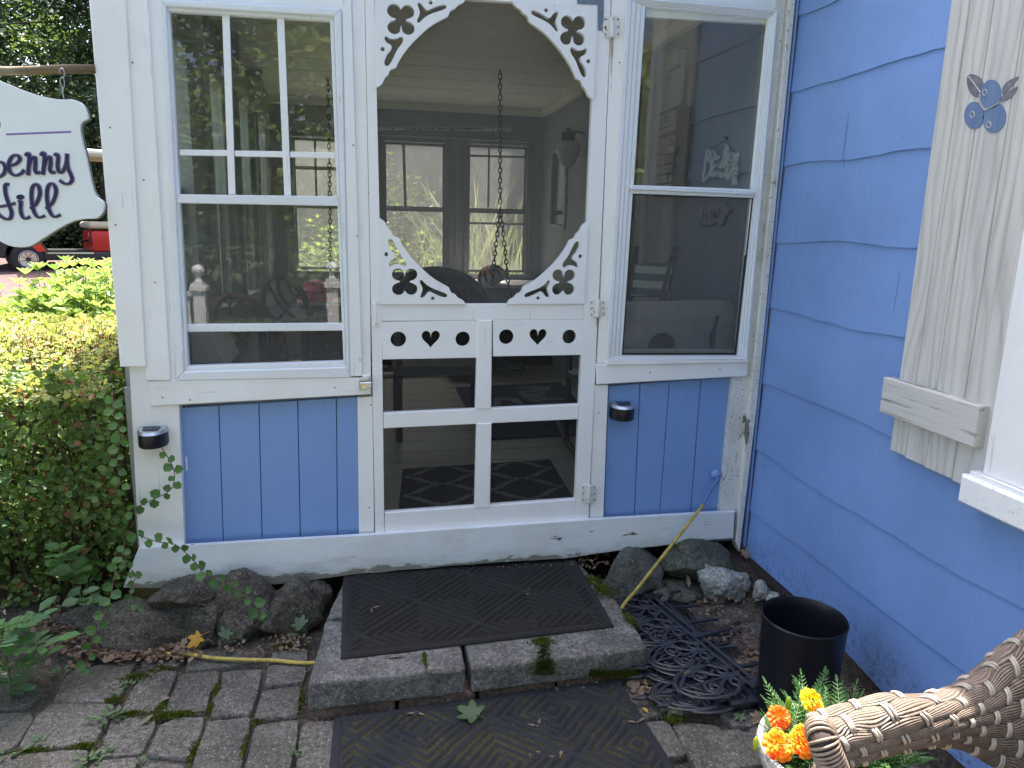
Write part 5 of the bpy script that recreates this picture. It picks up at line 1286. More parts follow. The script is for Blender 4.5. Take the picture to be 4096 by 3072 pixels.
flower(*MQ(770, 1050), -1.49, .022, 'amber_petal', (.1, -.6, 1), 5)
flower(*MQ(390, 1030), -1.47, .014, 'orange_petal', (-.4, -.2, 1), 6)
m = MB()
for q in ((565, 600), (85, 1185)): c = PY(*MQ(*q), -1.33); m.tube([c+Vector((0, 0, -.022)), c+Vector((0, 0, -.012)), c, c+Vector((0, 0, .010)), c+Vector((0, 0, .016))], [.002, .0055, .007, .0055, .002], 8); m.tube([c+Vector((0, 0, -.02)), top0+Vector((rd.gauss(0, .04), rd.gauss(0, .03), 0))], .0016, 5)
m.build('flower_bud', 'lance_leaf', mg)
# ================================================================ INSIDE THE PORCH
simple('rusty_chain', (.07, .05, .045), .6, .3, .4, 60)
def chain(name, pts, label, link=.034, r=.0042, hook=True):
    pts = [Vector(p) for p in pts]; m = MB(); k = 0
    tot = [0]
    for a, b in zip(pts, pts[1:]): tot.append(tot[-1]+(b-a).length)
    def at(s):
        for i in range(len(pts)-1):
            if s <= tot[i+1]: return pts[i].lerp(pts[i+1], (s-tot[i])/(tot[i+1]-tot[i]))
        return pts[-1]
    s = 0
    while s+link < tot[-1]:
        a, b = at(s), at(s+link); t = (b-a).normalized(); c = (a+b)/2
        sd = t.cross(Vector((0, 1, 0)) if k % 2 else Vector((1, .0, 0))).normalized()
        o = [c + t*((link*.66)*math.cos(q)) + sd*(link*.34*math.sin(q)) for q in [2*math.pi*j/10 for j in range(10)]]
        m.tube(o, r, 5, closed=True); s += link*.98; k += 1
    return m
ch = thing('hanging_chain', 'dark chain hanging from the porch ceiling behind the door, forked at its lower end', 'chain', PY(2000, 1200, 2.4))
top, sp = PY(1999, 350, 2.4), PY(2001, 830, 2.4)
chain('', [top+Vector((0, 0, .12)), sp], '').build('chain_run', 'rusty_chain', ch, smooth=True)
chain('', [sp, PY(1982, 1000, 2.35), PY(1966, 1140, 2.3)], '').build('chain_run', 'rusty_chain', ch, smooth=True)
m = chain('', [sp, PY(2018, 980, 2.45), PY(2036, 1160, 2.5)], '')
e = PY(2036, 1160, 2.5); m.tube([e, e+Vector((.02, 0, -.02)), e+Vector((.022, 0, -.05)), e+Vector((0, 0, -.062)), e+Vector((-.02, 0, -.045))], .004, 6); m.build('chain_run', 'rusty_chain', ch, smooth=True)
ch2 = thing('hanging_chain', 'dark chain hanging behind the left storm window', 'chain', PY(1318, 1190, 3.0))
chain('', [PY(1315, 350, 3.0)+Vector((0, 0, .25)), PY(1320, 830, 3.0), PY(1322, 1180, 3.0)], '').build('chain_run', 'rusty_chain', ch2, smooth=True)

# hockey stick along the top of the far windows, lettering upside down
st = thing('hockey_stick', 'white stick lying over the far windows with upside-down lettering', 'hockey stick', PY(1770, 515, 3.9))
a0, a1, b1, b0 = PY(1512, 508, 3.9), PY(2044, 510, 3.9), PY(2044, 524, 3.9), PY(1512, 520, 3.9)
simple('stick_white', (.55, .54, .50), .5); simple('stick_ink', (.03, .03, .05), .6); simple('stick_red', (.35, .05, .05), .6)
m = MB(); m.prism([a0, a1, b1, b0], (0, .03, 0), .003); m.build('stick_shaft', 'stick_white', st)
def tq(txt, TL, TR, BR, BL, off, mat, parent, name='lettering', flip=False, ext=.0008, bold=0):
    off = Vector(off)
    def mp(a, b, c):
        if flip: a, b = 1-a, 1-b
        return (Vector(BL)*(1-a)+Vector(BR)*a)*(1-b)+(Vector(TL)*(1-a)+Vector(TR)*a)*b + off*(1+c*0) + off.normalized()*c
    return link_mesh(name, text_mesh(txt, mp, ext=ext, bold=bold), mat, parent)
q = lambda x, y: PY(1500+x*.5122, 400+y*.5122, 3.9)
tq('BLUE JACKETS', q(228, 214), q(618, 218), q(618, 236), q(228, 232), (0, -.001, 0), 'stick_ink', st, flip=True, bold=.02)
tq('COLUMBUS', q(645, 219), q(850, 221), q(850, 235), q(645, 234), (0, -.001, 0), 'stick_ink', st, flip=True, bold=.01)
m = MB()
for x in (140, 922): m.prism([q(x-8, 214), q(x+9, 222), q(x-2, 233)], (0, -.001, 0))
m.build('stick_mark', 'stick_red', st)

# wall lamp
lm = thing('wall_lamp', 'schoolhouse wall lamp with a white glass shade on the grey wall', 'lamp', PX(2270, 620, 1.44))
m_, nt, b = nmat('milk_glass'); b.inputs['Base Color'].default_value = (.55, .54, .48, 1); b.inputs['Roughness'].default_value = .25
simple('dark_metal', (.02, .02, .02), .4, .5)
lc = PX(2272, 600, 1.43)
m = MB(); m.lathe([(.001, -.135), (.02, -.13), (.055, -.09), (.075, -.045), (.095, .0), (.092, .03), (.07, .055), (.045, .062)], lc, 20); m.build('lamp_shade', 'milk_glass', lm, smooth=True)
m = MB(); m.lathe([(.048, .055), (.05, .12), (.02, .13), (.015, .15), (.001, .155)], lc, 16); m.tube([lc+Vector((0, 0, .12)), lc+Vector((.07, 0, .13)), lc+Vector((.12, 0, .12))], .012, 8); m.build('lamp_holder', 'dark_metal', lm, smooth='auto')
# mirror
mr = thing('wall_mirror', 'narrow silver framed mirror beside the wall lamp', 'mirror', (1.54, 3.45, 1.15))
m_, nt, b = nmat('mirror_glass'); b.inputs['Base Color'].default_value = (.55, .56, .55, 1); b.inputs['Metallic'].default_value = 1; b.inputs['Roughness'].default_value = .06
simple('frame_silver', (.36, .36, .34), .45, .4)
TL, TR, BR, BL = [PX(x, y, 1.535) for x, y in ((2201, 610), (2266, 575), (2256, 920), (2194, 904))]
def lerp4(a, b, t): return a*(1-t)+b*t
c_ = (TL+TR+BR+BL)/4; m = MB(); I = [c_+(p-c_)*1.0 for p in (TL, TR, BR, BL)]
I = [c_+Vector((0, (p-c_).y*.80, (p-c_).z*.93)) for p in (TL, TR, BR, BL)]
O_ = [TL, TR, BR, BL]
for i in range(4): m.prism([O_[i], O_[(i+1) % 4], I[(i+1) % 4], I[i]], (.02, 0, 0), .003)
m.build('mirror_frame', 'frame_silver', mr)
m = MB(); m.add([p+Vector((.012, 0, 0)) for p in I], [(0, 1, 2, 3)]); m.build('mirror_glass', 'mirror_glass', mr)

# porch rules sign
rs_ = thing('rules_sign', 'brown wooden sign listing porch rules in pale capitals', 'sign', (1.50, .95, 1.36))
simple('sign_brown', (.055, .042, .038), .7, 0, .2); simple('sign_cream', (.42, .39, .32), .8); simple('sign_side', (.09, .07, .07), .7)
z5 = lambda x, y: PX(2430+x*.2848, 550+y*.2848, 1.475)
TLs, TRs = PX(2641, 446, 1.475), PX(2713, 430, 1.475)
z_t, z_b = (TLs.z+TRs.z)/2+.005, 1.36
ya, yb = TLs.y+.012, TRs.y
m = MB(); m.prism([(1.475, ya, z_t), (1.475, yb, z_t), (1.475, yb, z_b), (1.475, ya, z_b)], (.08, 0, 0), .002); m.build('sign_board', 'sign_brown', rs_)
m = MB()
lines = ['PORCH RULES', 'ENJOY EACH SEASON', 'PUT YOUR FEET UP', 'VISIT WITH FRIENDS', 'LISTEN TO THE BIRDS', 'READ A GOOD BOOK', 'TAKE A SHORT NAP', 'HAVE A DRINK']
hs = [.062]+[.036]*6+[.044]; zc = z_t-.018
sc_ = (z_t-z_b-.03)/(sum(hs)+.011*7)
for t, h in zip(lines, hs):
    h *= sc_
    tq(t, (1.475, ya-.012, zc), (1.475, yb+.02, zc), (1.475, yb+.02, zc-h), (1.475, ya-.012, zc-h), (-.001, 0, 0), 'sign_cream', rs_, bold=.02)
    zc -= h+.011*sc_
# BEACH sign
be = thing('beach_sign', 'pale hanging BEACH sign of cut-out letters with wire curls', 'sign', (1.53, .46, 1.40))
simple('beach_paint', (.60, .68, .66), .6, 0, .2, 60)
def LP(pts, n=2): return [z5(*p) for p in smoothloop(pts, n)]
def z5b(x, y): return PX(2430+x*.2848, 550+y*.2848, 1.53)
m = MB()
def flat(pts, sm=True):
    p = [z5b(*q_) for q_ in (smoothloop(pts, 3) if sm else pts)]; m.prism(p, (.012, 0, 0), .001)
def stroke(pts, r): m.tube([z5b(*p_) for p_ in cr([(a, b, 0) for a, b in pts], 4) for p_ in [(p_[0], p_[1])]], r, 6)
m.tube([z5b(*p) for p in ((1392, 190), (1375, 330), (1352, 480), (1335, 610))], [.008, .009, .010, .009], 8, flat=(1, 0, 0))
m.tube([z5b(p.x, p.y) for p in cr([(1390, 190, 0), (1430, 200, 0), (1432, 260, 0), (1395, 300, 0), (1440, 330, 0), (1458, 400, 0), (1435, 500, 0), (1385, 570, 0), (1340, 615, 0)], 4)], .009, 8, flat=(1, 0, 0))
flat([(1440, 300), (1555, 250), (1548, 300), (1480, 330), (1470, 390), (1550, 370), (1530, 410), (1470, 430), (1480, 500), (1530, 480), (1528, 545), (1440, 550)], False)
flat([(1660, 70), (1672, 80), (1690, 430), (1535, 430), (1600, 340)], False)
flat([(1540, 450), (1535, 490), (1560, 560), (1600, 570), (1625, 555), (1630, 490), (1560, 480)], False)
flat([(1650, 420), (1690, 370), (1745, 350), (1750, 380), (1700, 420), (1680, 500), (1700, 520), (1745, 400), (1755, 470), (1700, 600), (1650, 590), (1632, 520)], False)
flat([(1780, 215), (1822, 210), (1822, 260), (1785, 400), (1785, 660), (1750, 678), (1738, 650), (1745, 400)], False)
for cx, cy, a0 in ((1480, 230, 0), (1745, 265, 0), (1800, 450, 1)):
    stroke([(cx+(52-40*k/20)*math.cos(a0+k*.62)*1.0, cy+(75-58*k/20)*math.sin(a0+k*.62)) for k in range(21)], .0035)
m.build('letter', 'beach_paint', be)
m = MB(); m.tube([z5b(1430, 175), z5b(1640, 50), z5b(1690, 95), z5b(1795, 205)], .0015, 5); m.lathe([(.008, 0), (.008, .012)], z5b(1690, 10), 8, (-1, 0, 0)); m.build('hanging_wire', 'dark_metal', be)
# driftwood arrow sign
ar = thing('arrow_sign', 'small wooden arrow-shaped sign with blue hand lettering', 'sign', (1.53, .40, 1.15))
simple('drift_wood', (.42, .35, .32), .8, 0, .25, 25); simple('drift_edge', (.10, .07, .065), .8); simple('blue_ink', (.03, .05, .16), .7)
pl = [(1278, 945), (1380, 965), (1480, 955), (1540, 920), (1560, 860), (1620, 850), (1640, 920), (1715, 1005), (1640, 1100), (1610, 1200), (1570, 1232), (1540, 1160), (1515, 1150), (1500, 1200), (1400, 1240), (1330, 1230), (1290, 1190), (1310, 1100)]
m = MB(); m.prism([z5b(*p) for p in pl], (.025, 0, 0), .004); m.build('sign_board', 'drift_wood', ar)
m = MB(); c_ = (1480, 1050)
m.prism([z5b(c_[0]+(x-c_[0])*1.04-8, c_[1]+(y-c_[1])*1.05+8)+Vector((.006, 0, 0)) for x, y in pl], (.02, 0, 0)); m.build('sign_edge', 'drift_edge', ar)
m = MB()
for s_ in ([(1350, 1030), (1345, 1170)], [(1340, 1035), (1375, 1025)], [(1385, 1060), (1378, 1165)], [(1380, 1110), (1405, 1095), (1412, 1165)], [(1465, 1020), (1475, 1170), (1500, 1010), (1510, 1165), (1530, 1010)], [(1520, 1140), (1530, 1080), (1545, 1135)], [(1550, 1040), (1562, 1090)], [(1585, 985), (1550, 1130)]):
    m.tube([z5b(*p)+Vector((-.001, 0, 0)) for p in s_], .0028, 5)
m.build('lettering', 'blue_ink', ar)

# doorway casing on the grey wall, seen through the right window
m = MB(); X0 = XC-.016
m.prism([(X0-.02, 1.48, .03), (X0-.02, 1.48, 2.12), (X0-.02, 1.34, 2.12), (X0-.02, 1.34, .03)], (.02, 0, 0), .002)
m.prism([(X0-.025, 2.40, 2.001), (X0-.025, 2.40, 2.12), (X0-.025, 1.3395, 2.12), (X0-.025, 1.4805, 2.001)], (.02, 0, 0), .002)
m.prism([(X0-.02, 2.40, .03), (X0-.02, 2.40, 2.0), (X0-.02, 2.28, 2.0), (X0-.02, 2.28, .03)], (.02, 0, 0), .002)
m.prism([(X0-.024, 1.06, .03), (X0-.024, 1.06, 1.98), (X0-.024, .93, 1.98), (X0-.024, .93, .03)], (.02, 0, 0), .002)
m.build('door_casing', simple('interior_trim', (.42, .42, .41), .6, 0, .06, 6).name, porch)
m = MB(); m.box((X0-.012, 1.49, .035), (X0-.002, 2.27, 1.995)); m.build('inner_door', simple('dark_door', (.04, .037, .033), .4).name, porch)
m = MB(); m.box((X0-.05, 1.63-.7, 1.985), (X0-.0005, 1.07, 2.06)); m.build('casing_block', 'interior_trim', porch)

# rocking chair with a striped back
rc = thing('rocking_chair', 'dark wooden rocking chair with green and white striped fabric back', 'rocking chair', (1.15, .75, .03))
m_, nt, b = nmat('striped_fabric'); z = N(nt, 'SeparateXYZ'); nt.links.new(N(nt, 'NewGeometry').outputs['Position'], z.inputs[0])
fr_ = math_(nt, 'FRACT', math_(nt, 'MULTIPLY', z.outputs['Z'], 1/.068)); nt.links.new(ramp(nt, fr_, [(.48, (.04, .10, .08)), (.52, (.62, .60, .52))]), b.inputs['Base Color']); b.inputs['Roughness'].default_value = .9
simple('dark_wood', (.045, .026, .018), .4, 0, .3, 30)
LX = 1.40
pR = PX(2706, 990, LX); pL = PX(2546, 990, LX-.0)
yR, yL = .60, 1.08; xr = 1.42; xl = 1.20
tR, tL = PY(2706, 985, yR), PY(2548, 985, yR+.12)
bR, bL = PY(2640, 1230, yR-.06), PY(2510, 1230, yR+.06)
for t_, b_ in ((tR, bR), (tL, bL)):
    m = MB(); d = (b_-t_); m.tube([t_, t_+d*.03, t_+d*.12, t_+d*.16, t_+d*.5, b_, b_+d*1.2], [.014, .017, .014, .019, .021, .02, .018], 10); m.build('back_post', 'dark_wood', rc, smooth=True)
m = MB(); m.tube([tL+(bL-tL)*.78, tR+(bR-tR)*.78], .014, 8); m.tube([tL+(bL-tL)*1.3, tR+(bR-tR)*1.3], .016, 8); m.build('back_rail', 'dark_wood', rc, smooth=True)
m = MB(); a, b2, c3, d4 = tL+(bL-tL)*.27, tR+(bR-tR)*.27, tR+(bR-tR)*.80, tL+(bL-tL)*.80; o_ = Vector((0, -.024, 0)); m.prism([a+o_, b2+o_, c3+o_, d4+o_], (0, .008, 0), .002); m.build('fabric_back', 'striped_fabric', rc)
m = MB(); s0 = (bL+bR)/2; m.prism([Vector((s0.x-.25, s0.y-.02, .42)), Vector((s0.x+.2, s0.y-.02, .42)), Vector((s0.x+.2, s0.y+.42, .45)), Vector((s0.x-.25, s0.y+.42, .45))], (0, 0, -.03)); m.build('seat', 'striped_fabric', rc)
m = MB()
for x in (s0.x-.24, s0.x+.19): m.tube(cr([(x, s0.y-.25, .12), (x, s0.y, .05), (x, s0.y+.3, .045), (x, s0.y+.6, .10)], 5), .016, 8); m.tube([(x, s0.y+.4, .06), (x, s0.y+.4, .66)], .016, 8); m.tube([(x, s0.y-.02, .66), (x, s0.y+.42, .67)], .02, 8)
m.build('rocker_frame', 'dark_wood', rc, smooth=True)

# moulded plastic crib panel just inside the right window
pp = thing('plastic_gate', 'pale moulded plastic play gate panel leaning inside the right window', 'play gate', (1.05, .16, .03))
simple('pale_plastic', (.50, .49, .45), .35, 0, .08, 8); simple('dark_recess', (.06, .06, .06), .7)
q6 = lambda x, y: PY(2400+x*.7231, 300+y*.7231, .14)
ol = [(60, 1262), (200, 1258), (400, 1256), (600, 1248), (690, 1252), (722, 1275), (720, 1330), (712, 1420), (708, 1900), (60, 1900)]
O0 = q6(60, 1260)
def to2(p): v = q6(*p); return (v.x, v.z)
hole = [circ(*to2((330, 1500)), .062, 24), [to2(p) for p in smoothloop([(625, 1330), (655, 1332), (650, 1370), (640, 1420), (635, 1500), (615, 1545), (590, 1530), (590, 1430), (612, 1390)], 2)],
        [to2(p) for p in ((180, 1560), (250, 1560), (250, 1700), (180, 1700))]]
me = curve_fill([[to2(p) for p in ol]]+hole, .02, lambda a, b, c: Vector((a, .14-c, b)), .004); link_mesh('gate_panel', me, 'pale_plastic', pp)
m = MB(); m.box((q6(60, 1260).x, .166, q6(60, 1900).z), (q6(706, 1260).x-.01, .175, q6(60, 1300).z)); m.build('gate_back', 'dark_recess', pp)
m = MB()
for pts in ([(70, 1330), (290, 1328), (296, 1352), (70, 1352)], [(300, 1345), (440, 1344), (446, 1358), (300, 1358)], [(446, 1330), (600, 1320), (600, 1340), (450, 1350)], [(500, 1352), (512, 1352), (500, 1480), (486, 1480)], [(560, 1410), (596, 1400), (596, 1412), (566, 1420)], [(560, 1410), (570, 1410), (560, 1545), (550, 1545)], [(200, 1360), (212, 1360), (206, 1500), (194, 1500)]):
    m.prism([q6(*p)+Vector((0, -.0245, 0)) for p in pts], (0, -.008, 0), .003)
m.build('gate_rib', 'pale_plastic', pp)

# wicker chair with a big round back
wc = thing('wicker_chair', 'dark round-backed wicker chair inside, seen through the lower door screen', 'wicker chair', PY(1800, 1500, 1.5)*1)
simple('dark_wicker', (.11, .098, .088), .6, 0, .3, 60)
c0 = PY(1745, 1245, 1.55); Rx, Rz = .29, .23
m = MB(); rd = random.Random(8)
def shell(u, v):   # u angle 0..pi, v 0 (rim) .. 1 (inner)
    k = 1-.42*v; return c0+Vector((Rx*k*math.cos(u)*1.0, .10*v+.02*math.sin(v*6), Rz*k*math.sin(u)*1.0+.0))
for j in range(16):
    v = j/15; m.tube([shell(math.pi*i/60, v)+Vector((0, .004*(-1)**(i+j), 0)) for i in range(61)], .0068, 5)
for i in range(61): 
    u = math.pi*i/60; m.tube([shell(u, v/15)+Vector((0, .003*(-1)**(v+i+1), 0)) for v in range(16)], .0035, 4)
m.tube([c0+Vector((Rx*1.03*math.cos(t), -.01, Rz*1.03*math.sin(t))) for t in [math.pi*i/40 for i in range(41)]], .022, 8)
m.tube([c0+Vector((Rx*.56*math.cos(t), .11, Rz*.56*math.sin(t))) for t in [math.pi*i/40 for i in range(41)]], .014, 8)
m.build('chair_back', 'dark_wicker', wc, smooth=True)
m = MB()
for r_ in (.98, .9, .8, .7, .6): m.tube([c0+Vector((Rx*r_*math.cos(t), -.08-.25*(1-r_), -.05-.22*abs(math.sin(t))*0)) for t in [math.pi+math.pi*i/30 for i in range(31)]], .012, 6)
m.box((c0.x-Rx*.9, c0.y-.42, .40), (c0.x+Rx*.9, c0.y+.1, .45)); m.build('seat', 'dark_wicker', wc, smooth='auto')
for sx in (-.8, .8):
    for dy in (-.38, .06): m = MB(); m.tube([(c0.x+Rx*sx, c0.y+dy, .03), (c0.x+Rx*sx, c0.y+dy, c0.z)], .018, 8); m.build('leg', 'dark_wicker', wc, smooth=True)

# ledge with the orange helmet
ld = thing('white_cabinet', 'low white cabinet under the far windows holding an orange helmet', 'cabinet', (1.15, 3.4, .03))
m = MB(); a = PY(1970, 1140, 3.3); z_l = a.z; m.box((a.x-.35, 3.3, z_l-.025), (XC-.02, 3.92, z_l)); m.build('cabinet_top', 'white_clean_horizontal', ld)
m = MB(); m.box((a.x-.32, 3.34, .031), (XC-.04, 3.90, z_l-.026)); m.build('cabinet_body', 'grey_wall_boards', ld)
hm = PY(1975, 1105, 3.4); hm.z = z_l
he = thing('bicycle_helmet', 'orange and white bicycle helmet on the white cabinet by the far window', 'helmet', hm)
simple('helmet_orange', (.75, .16, .03), .35); simple('helmet_white', (.6, .6, .6), .3); simple('helmet_black', (.02, .02, .02), .4)
def dome(m, c, r, n0, n1, cut=0, rot=0, nn=22):
    vs = []; mr_ = Matrix.Rotation(rot, 3, 'Y')
    for j in range(n0, n1+1):
        el = math.pi/2*j/10
        for i in range(nn+1):
            a = 2*math.pi*i/nn; vs.append(c+mr_ @ Vector((r[0]*math.cos(el)*math.cos(a), r[1]*math.cos(el)*math.sin(a), r[2]*math.sin(el))))
    w_ = nn+1; m.add(vs, [(j*w_+i, j*w_+i+1, (j+1)*w_+i+1, (j+1)*w_+i) for j in range(n1-n0) for i in range(nn)])
m = MB(); dome(m, hm+Vector((-.01, 0, .03)), (.125, .155, .13), 4, 10, rot=R(-28)); m.build('helmet_shell', 'helmet_orange', he, smooth=True)
m = MB(); dome(m, hm+Vector((-.01, 0, .03)), (.13, .16, .134), -1, 4, rot=R(-28)); m.build('helmet_rim', 'helmet_white', he, smooth=True)
m = MB()
for k in range(5): m.tube([hm+Vector((-.01, 0, .03))+Matrix.Rotation(R(-28), 3, 'Y') @ Vector((.132*math.cos(R(e_))*math.cos(R(-150+k*30)), .164*math.cos(R(e_))*math.sin(R(-150+k*30)), .138*math.sin(R(e_)))) for e_ in (10, 25, 40, 55, 68)], [.004, .01, .012, .009, .003], 6)
m.build('helmet_vent', 'helmet_black', he, smooth=True)

# things seen through the left window
rdn = thing('rattan_chair', 'reddish bentwood chair with a hooped back, nearest the left window', 'chair', PY(1010, 1300, .9))
simple('rattan', (.16, .055, .035), .45, 0, .35, 30); simple('rattan_dark', (.10, .06, .035), .5, 0, .3, 30)
def zz(x, y, d): return PY(700+x*.4823, 750+y*.4823, d)
def path(pts, d, mat, r, parent, nm):
    m = MB()
    for p in pts: m.tube(cr([zz(x, y, d) for x, y in p], 5), r, 7)
    m.build(nm, mat, parent, smooth=True)
path([[(300, 1300), (292, 1120), (320, 990), (400, 910), (490, 895), (600, 920), (700, 980), (780, 1060), (850, 1130), (900, 1300)]], .9, 'rattan', .018, rdn, 'hoop_back')
path([[(300, 1150), (330, 1300), (400, 1420), (480, 1600)], [(860, 1150), (900, 1300), (930, 1500)]], .92, 'rattan', .016, rdn, 'leg')
path([[(390, 1090), (380, 1020), (420, 1000), (480, 1010)], [(460, 1060), (455, 960), (500, 930), (540, 950)], [(600, 1110), (590, 1050), (640, 1040)], [(690, 1110), (690, 1060), (660, 1050)], [(500, 1210), (600, 1300)], [(590, 1210), (500, 1300)]], .9, 'rattan_dark', .008, rdn, 'back_scroll')
m = MB(); a = zz(320, 1310, .85); b2 = zz(900, 1290, .85); m.prism([Vector((a.x, .85, .46)), Vector((b2.x, .85, .46)), Vector((b2.x, 1.3, .46)), Vector((a.x, 1.3, .46))], (0, 0, -.03)); m.build('seat', 'rattan', rdn)
rd2 = thing('rattan_chair', 'darker bentwood chair behind, next to the pink helmet', 'chair', PY(1150, 1250, 1.7))
path([[(720, 1000), (730, 840), (790, 760), (860, 738), (940, 760), (1030, 840), (1090, 950), (1120, 1060)]], 1.7, 'rattan_dark', .02, rd2, 'hoop_back')
path([[(760, 770), (860, 960), (1000, 1080)], [(860, 740), (870, 880), (960, 1000)], [(1060, 860), (950, 960), (860, 1100)], [(900, 745), (960, 840), (1000, 960)]], 1.7, 'rattan_dark', .009, rd2, 'back_scroll')
path([[(720, 1000), (740, 1300), (750, 1500)], [(1120, 1060), (1130, 1300), (1130, 1500)]], 1.7, 'rattan_dark', .02, rd2, 'leg')
simple('blue_paint', (.06, .12, .22), .4, 0, .3, 30)
tb = thing('blue_table', 'low blue table behind the bentwood chairs', 'table', PY(1080, 1270, 2.0))
m = MB(); a = zz(540, 1070, 2.0); b2 = zz(1020, 1060, 2.0); z_ = a.z; m.lathe([(.001, 0), (.37, 0), (.37, -.03), (.001, -.03)], ((a.x+b2.x)/2, 2.2, z_), 32); m.build('table_top', 'blue_paint', tb, smooth='auto')
m = MB(); m.tube([((a.x+b2.x)/2, 2.2, .03), ((a.x+b2.x)/2, 2.2, z_-.03)], .04, 10); m.build('table_leg', 'blue_paint', tb, smooth=True)
sh2 = thing('white_stand', 'white topped stand under the pink helmet', 'stand', PY(1270, 1300, 2.5))
m = MB(); a = zz(1015, 940, 2.5); b2 = zz(1400, 940, 2.5); m.box((a.x, 2.4, a.z-.02), (b2.x, 2.75, a.z)); m.build('stand_top', 'white_clean_horizontal', sh2)
m = MB(); m.box((a.x+.02, 2.42, .031), (b2.x-.02, 2.73, a.z-.0205)); m.build('stand_body', simple('stand_wood', (.16, .13, .09), .6, 0, .3).name, sh2)
pk = PY(1263, 1190, 2.55); pk.z = a.z
ph = thing('pink_helmet', 'shiny pink bicycle helmet on the white topped stand', 'helmet', pk)
simple('helmet_pink', (.9, .06, .22), .25); m = MB(); dome(m, pk+Vector((0, 0, .02)), (.115, .145, .125), -1, 10); m.build('helmet_shell', 'helmet_pink', ph, smooth=True)
m = MB()
for aa, ee in ((-150, 25), (-120, 22), (-90, 20), (-60, 22), (-30, 25), (-130, 55), (-90, 52), (-50, 55)):
    d = Vector((math.cos(R(ee))*math.cos(R(aa)), math.cos(R(ee))*math.sin(R(aa)), math.sin(R(ee)))); p_ = pk+Vector((0, 0, .02))+Vector((d.x*.115, d.y*.145, d.z*.125)); sdv = d.cross(Vector((0, 0, 1))).normalized(); m.tube([p_-sdv*.016, p_, p_+sdv*.016], [.003, .008, .003], 6)
m.build('helmet_vent', 'helmet_black', ph, smooth=True)
cs = thing('white_crate', 'pale box on the floor at the left end of the porch', 'box', PY(900, 1400, .5))
m = MB(); a = zz(110, 1210, .4); b2 = zz(420, 1210, .4); z0 = zz(110, 1480, .4).z
m.prism([Vector((a.x, .4, a.z)), Vector((b2.x-.05, .4, a.z)), Vector((b2.x, .4, z0)), Vector((a.x, .4, z0))], (0, .3, 0), .01); m.build('box_body', 'pale_plastic', cs)

# ---- floor level: rugs, skateboards, bat
def rugmat():
    m_, nt, b = nmat('trellis_rug'); at = N(nt, 'Attribute', attribute_name='pattern')
    c = mix(nt, at.outputs['Fac'], (.020, .016, .015), (.16, .145, .14)); nt.links.new(c, b.inputs['Base Color']); b.inputs['Roughness'].default_value = .95
    bump(nt, b, noisef(nt, coord(nt), 500, 2), .5, .002)
rugmat()
TLr, TRr, BRr, BLr = PZ(1612, 1875, .036), PZ(2200, 1838, .036), PZ(2300, 2003, .036), PZ(1592, 2048, .036)
nx, ny = 260, 180; vs = []; att = []
for j in range(ny+1):
    for i in range(nx+1):
        s, t = i/nx, j/ny; p_ = (TLr*(1-s)+TRr*s)*(1-t)+(BLr*(1-s)+BRr*s)*t
        u, v = s*.80/.20, t*.56/.25
        # trellis of stepped lozenges
        a = (u % 1)-.5; b_ = (v % 1)-.5
        q1 = abs(math.sin(math.pi*(u+v))*1.0); q2 = abs(math.sin(math.pi*(u-v)))
        w1 = math.cos(math.pi*2*u*.5)*.5
        u = round(u*14)/14; v = round(v*16)/16; d1 = abs((.5*u+v+.06*math.sin(2*math.pi*(.5*u-v))) % 1-.5); d2 = abs((.5*u-v+.06*math.sin(2*math.pi*(.5*u+v))) % 1-.5)
        ln = 1 if min(d1, d2) < .055 else 0
        e = min(s*.8, (1-s)*.8, t*.56, (1-t)*.56)
        if e < .012: ln = 0
        vs.append(p_); att.append(ln)
m = MB(); m.add(vs, [(j*(nx+1)+i, (j+1)*(nx+1)+i, (j+1)*(nx+1)+i+1, j*(nx+1)+i+1) for j in range(ny) for i in range(nx)])
o = m.build('trellis_rug', 'trellis_rug', base=(.5, .5, .03)); at_ = o.data.attributes.new('pattern', 'FLOAT', 'POINT'); at_.data.foreach_set('value', [float(x) for x in att])
tag(o, 'dark rug with a pale trellis pattern just inside the door', 'rug')
simple('navy_mat', (.010, .014, .045), .9, 0, .2, 200); simple('grey_letter', (.15, .145, .14), .9)
bm_ = thing('navy_doormat', 'navy blue mat with big pale letters on the porch floor', 'mat', (1.0, 1.9, .03))
qb = lambda x, y: PZ(1520+x*.3707, 1400+y*.3707, .040)
m = MB(); m.prism([qb(815, 400), qb(1940, 345), qb(2040, 420), qb(2330, 900), qb(1120, 960)], (0, 0, -.008)); m.build('mat_base', 'navy_mat', bm_)
m = MB()
def lb(pts): m.prism([qb(*p)+Vector((0, 0, .0012)) for p in pts], (0, 0, -.002))
lb([(1460, 402), (1840, 392), (1838, 418), (1462, 418)]); lb([(1640, 418), (1840, 418), (1820, 436), (1640, 432)])
link_mesh('mat_letter', curve_fill([smoothloop([(1478, -458), (1560, -440), (1700, -440), (1780, -455), (1770, -480), (1660, -500), (1520, -496)], 3), smoothloop([(1555, -460), (1640, -452), (1710, -458), (1660, -470), (1580, -470)], 3)], .001, lambda a, b, c: qb(a, -b)+Vector((0, 0, .001+c))), 'grey_letter', bm_)
lb([(1225, 516), (1400, 514), (1500, 525), (1560, 590), (1470, 580), (1400, 545), (1225, 540)]); lb([(1600, 530), (1980, 515), (1985, 535), (1760, 545), (1700, 560), (1590, 548)]); lb([(1225, 548), (1310, 545), (1300, 598), (1225, 600)]); lb([(1520, 500), (1700, 488), (1840, 500), (1700, 520), (1560, 520)])
m.build('mat_letter', 'grey_letter', bm_)
sb = thing('skateboard', 'blue-grey skateboard lying on the porch floor near the navy mat', 'skateboard', PZ(2000, 1450, .03))
